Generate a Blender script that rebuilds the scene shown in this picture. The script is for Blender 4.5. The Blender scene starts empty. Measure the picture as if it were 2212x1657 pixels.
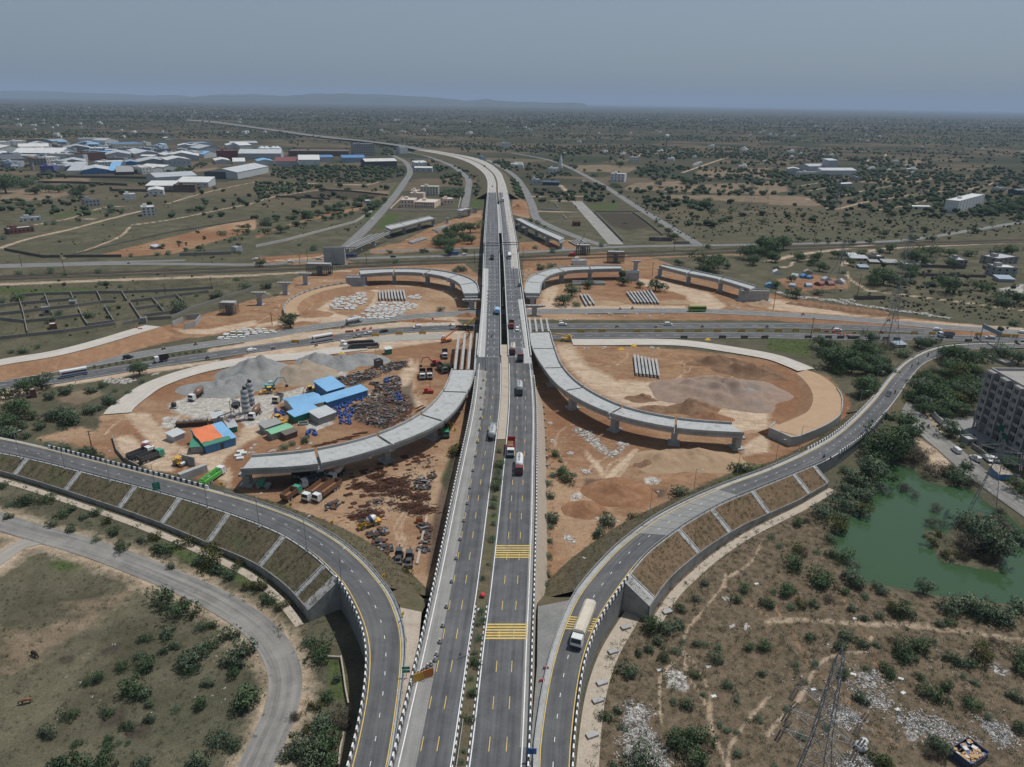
import bpy,bmesh,math,random
import numpy as np
from mathutils import Vector,Matrix,noise
random.seed(7);RNG=np.random.default_rng(7)
C=bpy.context.scene.collection
PI=math.pi
# ---------------------------------------------------------------- camera and survey helpers
W0,H0,FOC,CAMZ=2212.0,1657.0,1534.0,110.0
PITCH=math.atan((H0/2-220)/FOC);ROLL=0.0163
CAMR=Matrix.Rotation(PI/2-PITCH,3,'X')@Matrix.Rotation(ROLL,3,'Z')
CAMP=Vector((0,0,CAMZ))
TL={'Y':(600,1340,.31646),'S':(1180,1180,.28972),'V':(1700,1000,.2354),'I0':(0,480,.28933),'I1':(560,480,.28933),'K':(1400,580,.25351),'R':(3440,1290,.30769),'G':(2880,2400,.28784),'D':(0,0,1.73598)}
for r_,sy_ in(('A',300),('B',900),('C',1500),('E',2157)):
 for c_ in range(4):TL[r_+str(c_)]=(960*c_,sy_,.43458)
def d2(t,x,y):
 a,b,k=TL[t];return(a+x*k)/1.73598,(b+y*k)/1.73598
def ray(px,py):
 return CAMR@Vector(((px-W0/2)/FOC,-(py-H0/2)/FOC,-1))
def P(t,x,y,z=0.0):
 px,py=d2(t,x,y);d=ray(px,py);s=(z-CAMZ)/d.z
 return CAMP+d*s
def PY(px,py,Y):
 d=ray(px,py);return CAMP+d*(Y/d.y)
def PL(t,pts,z=0.0):return[P(t,p[0],p[1],p[2]if len(p)>2 else z)for p in pts]
def pix(v):
 q=CAMR.transposed()@(Vector(v)-CAMP);return W0/2+FOC*q.x/-q.z,H0/2-FOC*q.y/-q.z
sc=bpy.context.scene
cam=bpy.data.cameras.new('camera');co=bpy.data.objects.new('camera',cam);C.objects.link(co)
co.matrix_world=Matrix.Translation(CAMP)@CAMR.to_4x4()
cam.sensor_width=36;cam.lens=36*FOC/W0;cam.clip_start=1;cam.clip_end=120000
sc.camera=co
sc.view_settings.view_transform='Standard';sc.view_settings.look='None';sc.view_settings.gamma=1
sc.view_settings.exposure=-.32
sc.cycles.use_denoising=True
sc.cycles.max_bounces=6;sc.cycles.diffuse_bounces=3;sc.cycles.volume_bounces=1;sc.cycles.transparent_max_bounces=6
# ---------------------------------------------------------------- materials
def nd(nt,t,**kw):
 n=nt.nodes.new(t)
 for k,v in kw.items():
  if hasattr(n,k):setattr(n,k,v)
 return n
def setin(n,**kw):
 for k,v in kw.items():
  n.inputs[k.replace('_',' ')].default_value=v
MATS={}
def M(name,rgb,rough=.85,var=.18,scale=.6,metal=0.0,dirt=None,dscale=.25,damt=.5,obj=False,fine=8.0,ribs=0):
 """plain surface colour broken up by two noises, plus optional dirt of its own colour"""
 if name in MATS:return MATS[name]
 m=bpy.data.materials.new(name);m.use_nodes=True;nt=m.node_tree;L=nt.links.new
 b=nt.nodes['Principled BSDF'];b.inputs['Roughness'].default_value=rough;b.inputs['Metallic'].default_value=metal
 if rough>.8:b.inputs['Specular IOR Level'].default_value=.15
 g=nd(nt,'ShaderNodeTexCoord').outputs['Object']if obj else nd(nt,'ShaderNodeNewGeometry').outputs['Position']
 n1=nd(nt,'ShaderNodeTexNoise');setin(n1,Scale=scale,Detail=6.0,Roughness=.65);L(g,n1.inputs['Vector'])
 n2=nd(nt,'ShaderNodeTexNoise');setin(n2,Scale=scale*fine,Detail=3.0);L(g,n2.inputs['Vector'])
 ad=nd(nt,'ShaderNodeMath',operation='ADD');L(n1.outputs['Fac'],ad.inputs[0]);L(n2.outputs['Fac'],ad.inputs[1])
 mr=nd(nt,'ShaderNodeMapRange');setin(mr,From_Min=.6,From_Max=1.4,To_Min=1-var,To_Max=1+var);L(ad.outputs[0],mr.inputs['Value'])
 mx=nd(nt,'ShaderNodeMix',data_type='RGBA',blend_type='MULTIPLY');mx.inputs['Factor'].default_value=1
 mx.inputs['A'].default_value=(*rgb,1);L(mr.outputs[0],mx.inputs['B']);out=mx.outputs['Result']
 if dirt:
  n3=nd(nt,'ShaderNodeTexNoise');setin(n3,Scale=dscale,Detail=8.0,Roughness=.7);L(g,n3.inputs['Vector'])
  m3=nd(nt,'ShaderNodeMapRange');setin(m3,From_Min=.5,From_Max=.68,To_Min=0.,To_Max=damt);L(n3.outputs['Fac'],m3.inputs['Value'])
  x3=nd(nt,'ShaderNodeMix',data_type='RGBA');L(m3.outputs[0],x3.inputs['Factor']);L(out,x3.inputs['A']);x3.inputs['B'].default_value=(*dirt,1);out=x3.outputs['Result']
 if ribs:
  wv=nd(nt,'ShaderNodeTexWave');setin(wv,Scale=ribs,Distortion=.3);L(nd(nt,'ShaderNodeTexCoord').outputs['Object'],wv.inputs['Vector']);m5=nd(nt,'ShaderNodeMapRange');setin(m5,To_Min=.78,To_Max=1.06);L(wv.outputs['Fac'],m5.inputs['Value'])
  x5=nd(nt,'ShaderNodeMix',data_type='RGBA',blend_type='MULTIPLY');x5.inputs['Factor'].default_value=1;L(out,x5.inputs['A']);L(m5.outputs[0],x5.inputs['B']);out=x5.outputs['Result']
 L(out,b.inputs['Base Color']);MATS[name]=m;return m
def asphalt(name,rgb,worn,joint=0):
 """road surface: worn wheel tracks along the UV length, patches, optional cross joints"""
 m=bpy.data.materials.new(name);m.use_nodes=True;nt=m.node_tree;L=nt.links.new
 b=nt.nodes['Principled BSDF'];b.inputs['Roughness'].default_value=.8;b.inputs['Specular IOR Level'].default_value=.25
 uv=nd(nt,'ShaderNodeUVMap').outputs['UV'];sp=nd(nt,'ShaderNodeSeparateXYZ');L(uv,sp.inputs[0])
 cb=nd(nt,'ShaderNodeCombineXYZ');mu=nd(nt,'ShaderNodeMath',operation='MULTIPLY');mu.inputs[1].default_value=.018
 L(sp.outputs[0],cb.inputs[0]);L(sp.outputs[1],mu.inputs[0]);L(mu.outputs[0],cb.inputs[1])
 n1=nd(nt,'ShaderNodeTexNoise');setin(n1,Scale=.9,Detail=4.0,Roughness=.6);L(cb.outputs[0],n1.inputs['Vector'])
 n2=nd(nt,'ShaderNodeTexNoise');setin(n2,Scale=.12,Detail=8.0,Roughness=.7);L(uv,n2.inputs['Vector'])
 n4=nd(nt,'ShaderNodeTexNoise');setin(n4,Scale=5.,Detail=2.0);L(uv,n4.inputs['Vector'])
 ad=nd(nt,'ShaderNodeMath',operation='ADD');L(n1.outputs['Fac'],ad.inputs[0]);L(n2.outputs['Fac'],ad.inputs[1])
 mr=nd(nt,'ShaderNodeMapRange');setin(mr,From_Min=.84,From_Max=1.18);L(ad.outputs[0],mr.inputs['Value'])
 mx=nd(nt,'ShaderNodeMix',data_type='RGBA');L(mr.outputs[0],mx.inputs['Factor']);mx.inputs['A'].default_value=(*rgb,1);mx.inputs['B'].default_value=(*worn,1)
 m4=nd(nt,'ShaderNodeMapRange');setin(m4,From_Min=.3,From_Max=.7,To_Min=.84,To_Max=1.14);L(n4.outputs['Fac'],m4.inputs['Value'])
 x4=nd(nt,'ShaderNodeMix',data_type='RGBA',blend_type='MULTIPLY');x4.inputs['Factor'].default_value=1;L(mx.outputs['Result'],x4.inputs['A']);L(m4.outputs[0],x4.inputs['B']);out=x4.outputs['Result']
 if joint:
  dv=nd(nt,'ShaderNodeMath',operation='DIVIDE');dv.inputs[1].default_value=joint;L(sp.outputs[1],dv.inputs[0])
  fr=nd(nt,'ShaderNodeMath',operation='FRACT');L(dv.outputs[0],fr.inputs[0])
  lt=nd(nt,'ShaderNodeMath',operation='LESS_THAN');lt.inputs[1].default_value=.35/joint;L(fr.outputs[0],lt.inputs[0])
  x5=nd(nt,'ShaderNodeMix',data_type='RGBA');L(lt.outputs[0],x5.inputs['Factor']);L(out,x5.inputs['A'])
  k=.5 if joint<8 else 2.6
  x5.inputs['B'].default_value=tuple(min(.5,c*k)for c in worn)+(1,);out=x5.outputs['Result']
 L(out,b.inputs['Base Color']);MATS[name]=m;return m
def foliage(name,a,b_,objvar=.35):
 m=bpy.data.materials.new(name);m.use_nodes=True;nt=m.node_tree;L=nt.links.new
 b=nt.nodes['Principled BSDF'];b.inputs['Roughness'].default_value=.75;b.inputs['Specular IOR Level'].default_value=.12
 oi=nd(nt,'ShaderNodeObjectInfo');g=nd(nt,'ShaderNodeNewGeometry')
 n1=nd(nt,'ShaderNodeTexNoise');setin(n1,Scale=.9,Detail=4.0);L(g.outputs['Position'],n1.inputs['Vector'])
 n0=nd(nt,'ShaderNodeTexNoise');setin(n0,Scale=.03,Detail=3.0);L(g.outputs['Position'],n0.inputs['Vector'])
 ma=nd(nt,'ShaderNodeMath',operation='MULTIPLY_ADD');ma.inputs[1].default_value=objvar;L(oi.outputs['Random'],ma.inputs[0]);L(n1.outputs['Fac'],ma.inputs[2])
 mi=nd(nt,'ShaderNodeMath',operation='MULTIPLY_ADD');mi.inputs[1].default_value=.5;L(g.outputs['Random Per Island'],mi.inputs[0]);L(ma.outputs[0],mi.inputs[2]);m2=nd(nt,'ShaderNodeMath',operation='ADD');L(mi.outputs[0],m2.inputs[0]);L(n0.outputs['Fac'],m2.inputs[1])
 mr=nd(nt,'ShaderNodeMapRange');setin(mr,From_Min=.9,From_Max=1.95);L(m2.outputs[0],mr.inputs['Value'])
 mx=nd(nt,'ShaderNodeMix',data_type='RGBA');L(mr.outputs[0],mx.inputs['Factor']);mx.inputs['A'].default_value=(*a,1);mx.inputs['B'].default_value=(*b_,1)
 L(mx.outputs['Result'],b.inputs['Base Color'])
 tr=nd(nt,'ShaderNodeBsdfTranslucent');L(mx.outputs['Result'],tr.inputs['Color'])
 ms=nd(nt,'ShaderNodeMixShader');ms.inputs[0].default_value=.38;L(b.outputs[0],ms.inputs[1]);L(tr.outputs[0],ms.inputs[2])
 L(ms.outputs[0],nt.nodes['Material Output'].inputs['Surface']);MATS[name]=m;return m
# ---------------------------------------------------------------- mesh builder
def scraps(name,cols):
 '''loose pieces, each island its own colour'''
 m=M(name,cols[0],.9,.2,2.);nt=m.node_tree;b=nt.nodes['Principled BSDF'];g=nd(nt,'ShaderNodeNewGeometry');r=nd(nt,'ShaderNodeValToRGB');r.color_ramp.interpolation='CONSTANT'
 for i,c in enumerate(cols):
  e=r.color_ramp.elements[i]if i<2 else r.color_ramp.elements.new(i/len(cols));e.position=i/len(cols);e.color=(*c,1)
 nt.links.new(g.outputs['Random Per Island'],r.inputs[0]);nt.links.new(r.outputs[0],b.inputs['Base Color']);return m
class MB:
 def __init__(s):s.v=[];s.f=[];s.m=[];s.T=Matrix.Identity(4);s.k=0
 def vs(s,pts):
  b=len(s.v);s.v+=[tuple(s.T@Vector(p))for p in pts];return b
 def face(s,idx,k=None):s.f.append(tuple(idx));s.m.append(s.k if k is None else k)
 def quad(s,a,b,c,d,k=None):
  i=s.vs((a,b,c,d));s.face((i,i+1,i+2,i+3),k)
 def box(s,c,d,rz=0,k=None,taper=1.0,tz=None):
  x,y,z=(e/2 for e in d);R=Matrix.Rotation(rz,3,'Z');c=Vector(c);p=[]
  for sz in(-1,1):
   t=taper if sz>0 else 1
   for sx,sy in((-1,-1),(1,-1),(1,1),(-1,1)):p.append(c+R@Vector((sx*x*t,sy*y*t,sz*z)))
  i=s.vs(p)
  for q in((3,2,1,0),(4,5,6,7),(0,1,5,4),(1,2,6,5),(2,3,7,6),(3,0,4,7)):s.face([i+j for j in q],k)
 def prism(s,base,h,k=None,ktop=None,z0=None):
  n=len(base);b=[Vector((p[0],p[1],p[2]if len(p)>2 else 0))for p in base]
  i=s.vs(b);j=s.vs([p+Vector((0,0,h))for p in b])
  s.face(list(range(j,j+n)),k if ktop is None else ktop);s.face(list(range(i+n-1,i-1,-1)),k)
  for a in range(n):c=(a+1)%n;s.face((i+a,i+c,j+c,j+a),k)
 def tube(s,p0,p1,r,r1=None,n=6,k=None,cap=True):
  p0=Vector(p0);p1=Vector(p1);r1=r if r1 is None else r1;d=(p1-p0)
  if d.length<1e-6:return
  d.normalize();u=d.orthogonal().normalized();w=d.cross(u)
  a=[2*PI*i/n for i in range(n)]
  i=s.vs([p0+(u*math.cos(t)+w*math.sin(t))*r for t in a]);j=s.vs([p1+(u*math.cos(t)+w*math.sin(t))*r1 for t in a])
  for q in range(n):c=(q+1)%n;s.face((i+q,i+c,j+c,j+q),k)
  if cap:s.face(list(range(i+n-1,i-1,-1)),k);s.face(list(range(j,j+n)),k)
 def lathe(s,prof,c=(0,0,0),n=12,k=None,ks=None,axis='Z'):
  c=Vector(c);rings=[]
  for(r,z)in prof:
   ps=[]
   for i in range(n):
    t=2*PI*i/n;a,b=r*math.cos(t),r*math.sin(t)
    ps.append(c+(Vector((a,b,z))if axis=='Z' else Vector((z,a,b))if axis=='X' else Vector((b,z,a))))
   rings.append(s.vs(ps))
  for q in range(len(rings)-1):
   for i in range(n):
    j=(i+1)%n;s.face((rings[q]+i,rings[q]+j,rings[q+1]+j,rings[q+1]+i),ks[q]if ks else k)
  s.face(list(range(rings[-1],rings[-1]+n)),ks[-1]if ks else k);s.face(list(range(rings[0]+n-1,rings[0]-1,-1)),ks[0]if ks else k)
 def blob(s,c,r,k=None,jit=.25,sq=(1,1,1)):
  c=Vector(c);t=(1+5**.5)/2
  p=[(-1,t,0),(1,t,0),(-1,-t,0),(1,-t,0),(0,-1,t),(0,1,t),(0,-1,-t),(0,1,-t),(t,0,-1),(t,0,1),(-t,0,-1),(-t,0,1)]
  i=s.vs([c+Vector((a[0]*sq[0],a[1]*sq[1],a[2]*sq[2]))/1.9*r*random.uniform(1-jit,1+jit)for a in p])
  for f in((0,11,5),(0,5,1),(0,1,7),(0,7,10),(0,10,11),(1,5,9),(5,11,4),(11,10,2),(10,7,6),(7,1,8),(3,9,4),(3,4,2),(3,2,6),(3,6,8),(3,8,9),(4,9,5),(2,4,11),(6,2,10),(8,6,7),(9,8,1)):s.face([i+q for q in f],k)
 def mesh(s,name,mats,smooth=False):
  me=bpy.data.meshes.new(name);me.from_pydata(s.v,[],s.f)
  for m in(mats if isinstance(mats,(list,tuple))else[mats]):me.materials.append(m)
  if any(s.m):me.polygons.foreach_set('material_index',s.m)
  if smooth:me.polygons.foreach_set('use_smooth',[True]*len(s.f))
  me.update();return me
 def build(s,name,mats,parent=None,smooth=False):
  o=bpy.data.objects.new(name,s.mesh(name,mats,smooth));C.objects.link(o)
  if parent:o.parent=parent
  return o
def tag(o,label,cat,group=None):
 o['label']=label;o['category']=cat
 if group:o['group']=group
 return o
def thing(name,label,cat,loc=(0,0,0),rz=0.0,group=None):
 o=bpy.data.objects.new(name,None);C.objects.link(o);o.location=loc;o.rotation_euler=(0,0,rz);o.empty_display_size=.2
 return tag(o,label,cat,group)
def struct(o,kind='structure'):
 o['kind']=kind;return o
def clone(root,loc,rz=0.0,label=None,group=None,scale=None):
 def rec(o,par):
  c=o.copy();C.objects.link(c)
  if par:c.parent=par
  for ch in KIDS.get(o.name,()):rec(ch,c)
  return c
 if root.name not in KIDS:
  def reg(o):
   KIDS[o.name]=list(o.children)
   for ch in o.children:reg(ch)
  reg(root)
 r=rec(root,None);r.location=loc;r.rotation_euler=(0,0,rz)
 if scale:r.scale=scale if hasattr(scale,'__len__')else(scale,)*3
 if label:r['label']=label
 if group:r['group']=group
 return r
KIDS={}
USED={}
def place(key,maker,loc,rz,label,cat,group=None):
 """first use builds the thing, later uses copy it with its parts"""
 if key not in USED:
  USED[key]=r=maker();r.location=loc;r.rotation_euler=(0,0,rz);tag(r,label,cat,group);clone_reg(r);return r
 r=clone(USED[key],loc,rz,label)
 tag(r,label,cat)
 if group:r['group']=group
 elif 'group' in r:del r['group']
 return r
def clone_reg(root):
 KIDS[root.name]=list(root.children)
 for ch in root.children:clone_reg(ch)
ORD=['first','second','third','fourth','fifth','sixth','seventh','eighth','ninth','tenth','eleventh','twelfth','thirteenth','fourteenth','fifteenth','sixteenth','seventeenth','eighteenth','nineteenth','twentieth']
def nth(i,n):
 if n==1:return 'only'
 if i==0:return 'leftmost'
 if i==n-1:return 'rightmost'
 return ORD[i]if i<20 else str(i+1)+'th'
# ---------------------------------------------------------------- curves
def crom(pts,n=6):
 out=[];L=len(pts)
 for i in range(L-1):
  a,b,c,d=pts[max(i-1,0)],pts[i],pts[i+1],pts[min(i+2,L-1)]
  for j in range(n):
   t=j/n
   out.append(.5*((2*b)+(c-a)*t+(2*a-5*b+4*c-d)*t*t+(3*b-a-3*c+d)*t**3))
 out.append(pts[-1].copy());return out
def resample(pts,step):
 out=[pts[0].copy()];acc=0.0;nxt=step
 for a,b in zip(pts,pts[1:]):
  l=(b-a).length
  while l>0 and acc+l>=nxt:
   out.append(a.lerp(b,(nxt-acc)/l));nxt+=step
  acc+=l
 return out
def offs(pts,d,dz=0.0):
 """shift a polyline sideways, to the right of travel for d > 0"""
 out=[]
 for i,p in enumerate(pts):
  t=pts[min(i+1,len(pts)-1)]-pts[max(i-1,0)];n=Vector((t.y,-t.x,0)).normalized()
  out.append(p+n*d+Vector((0,0,dz)))
 return out
def strip(name,A,B,mat,dz=0.0,parent=None,uvw=True,cols=1):
 """a sheet between two matched polylines, UV in metres"""
 v=[];f=[];uv=[];s=0.0
 for i,(a,b)in enumerate(zip(A,B)):
  if i:s+=(((A[i]+B[i])-(A[i-1]+B[i-1]))/2).length
  w=(b-a).length
  for c in range(cols+1):
   v.append(a.lerp(b,c/cols)+Vector((0,0,dz)));uv.append((w*c/cols,s))
 k=cols+1
 for i in range(len(A)-1):
  for c in range(cols):f.append((i*k+c,i*k+c+1,(i+1)*k+c+1,(i+1)*k+c))
 me=bpy.data.meshes.new(name);me.from_pydata([tuple(p)for p in v],[],f);me.materials.append(mat)
 l=me.uv_layers.new(name='UVMap');idx=np.zeros(len(me.loops),dtype=np.int32);me.loops.foreach_get('vertex_index',idx)
 l.data.foreach_set('uv',np.array(uv,dtype=np.float32)[idx].ravel())
 me.update();o=bpy.data.objects.new(name,me);C.objects.link(o)
 if me.polygons and me.polygons[0].normal.z<0:me.flip_normals()
 if parent:o.parent=parent
 return o
def lane(A,B,t0,t1):return[a.lerp(b,t0)for a,b in zip(A,B)],[a.lerp(b,t1)for a,b in zip(A,B)]
def line_mb(mb,path,w,dz,on=0.0,off=0.0,k=None):
 """painted line along a path, dashed when off > 0"""
 if off<=0:
  A=offs(path,-w/2,dz);B=offs(path,w/2,dz)
  for i in range(len(path)-1):mb.quad(A[i],B[i],B[i+1],A[i+1],k)
  return
 pts=resample(path,1.0);per=on+off;i=0
 while i+on<len(pts):
  seg=pts[int(i):int(i+on)+1];A=offs(seg,-w/2,dz);B=offs(seg,w/2,dz)
  for j in range(len(seg)-1):mb.quad(A[j],B[j],B[j+1],A[j+1],k)
  i+=per
def sweep(mb,path,prof,ks=None,k=None,cap=True):
 """sweep a closed (side, up) profile along a path; ks gives a material index per segment"""
 n=len(prof);prev=None
 for i,p in enumerate(path):
  t=path[min(i+1,len(path)-1)]-path[max(i-1,0)];s=Vector((t.y,-t.x,0)).normalized()
  r=mb.vs([p+s*a+Vector((0,0,b))for a,b in prof])
  if prev is not None:
   kk=ks[i-1]if ks else k
   for q in range(n):c=(q+1)%n;mb.face((prev+q,prev+c,r+c,r+q),kk)
  elif cap:mb.face([r+q for q in range(n-1,-1,-1)],ks[0]if ks else k)
  prev=r
 if cap:mb.face([prev+q for q in range(n)],ks[-1]if ks else k)
# ---------------------------------------------------------------- light, sky
SUNV=Vector((3.4,2.0,9.0)).normalized()
SEL=math.asin(SUNV.z);SAZ=math.atan2(SUNV.x,SUNV.y)
sl=bpy.data.lights.new('sun','SUN');sl.energy=4.1;sl.angle=math.radians(.6);sl.color=(1.0,.968,.92)
so=bpy.data.objects.new('sun',sl);C.objects.link(so);so.rotation_euler=SUNV.to_track_quat('Z','Y').to_euler();so.location=(60,40,400)
w=bpy.data.worlds.new('World');sc.world=w;w.use_nodes=True;nt=w.node_tree
sky=nd(nt,'ShaderNodeTexSky');sky.sky_type='NISHITA';sky.sun_disc=False;sky.sun_elevation=SEL;sky.sun_rotation=SAZ
sky.air_density=1.0;sky.dust_density=2.2;sky.ozone_density=1.0;sky.altitude=200
hs=nd(nt,'ShaderNodeHueSaturation');hs.inputs['Saturation'].default_value=.55;hs.inputs['Value'].default_value=1
tn=nd(nt,'ShaderNodeMix',data_type='RGBA',blend_type='MULTIPLY');tn.inputs['Factor'].default_value=1;tn.inputs['B'].default_value=(.84,.95,1.1,1)
nt.links.new(sky.outputs[0],hs.inputs['Color']);nt.links.new(hs.outputs[0],tn.inputs['A']);vl=nd(nt,'ShaderNodeMix',data_type='RGBA');vl.inputs['Factor'].default_value=.6;vl.inputs['B'].default_value=(2.3,2.85,3.35,1);nt.links.new(tn.outputs['Result'],vl.inputs['A']);nt.links.new(vl.outputs['Result'],nt.nodes['Background'].inputs['Color'])
nt.nodes['Background'].inputs['Strength'].default_value=.115
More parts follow.
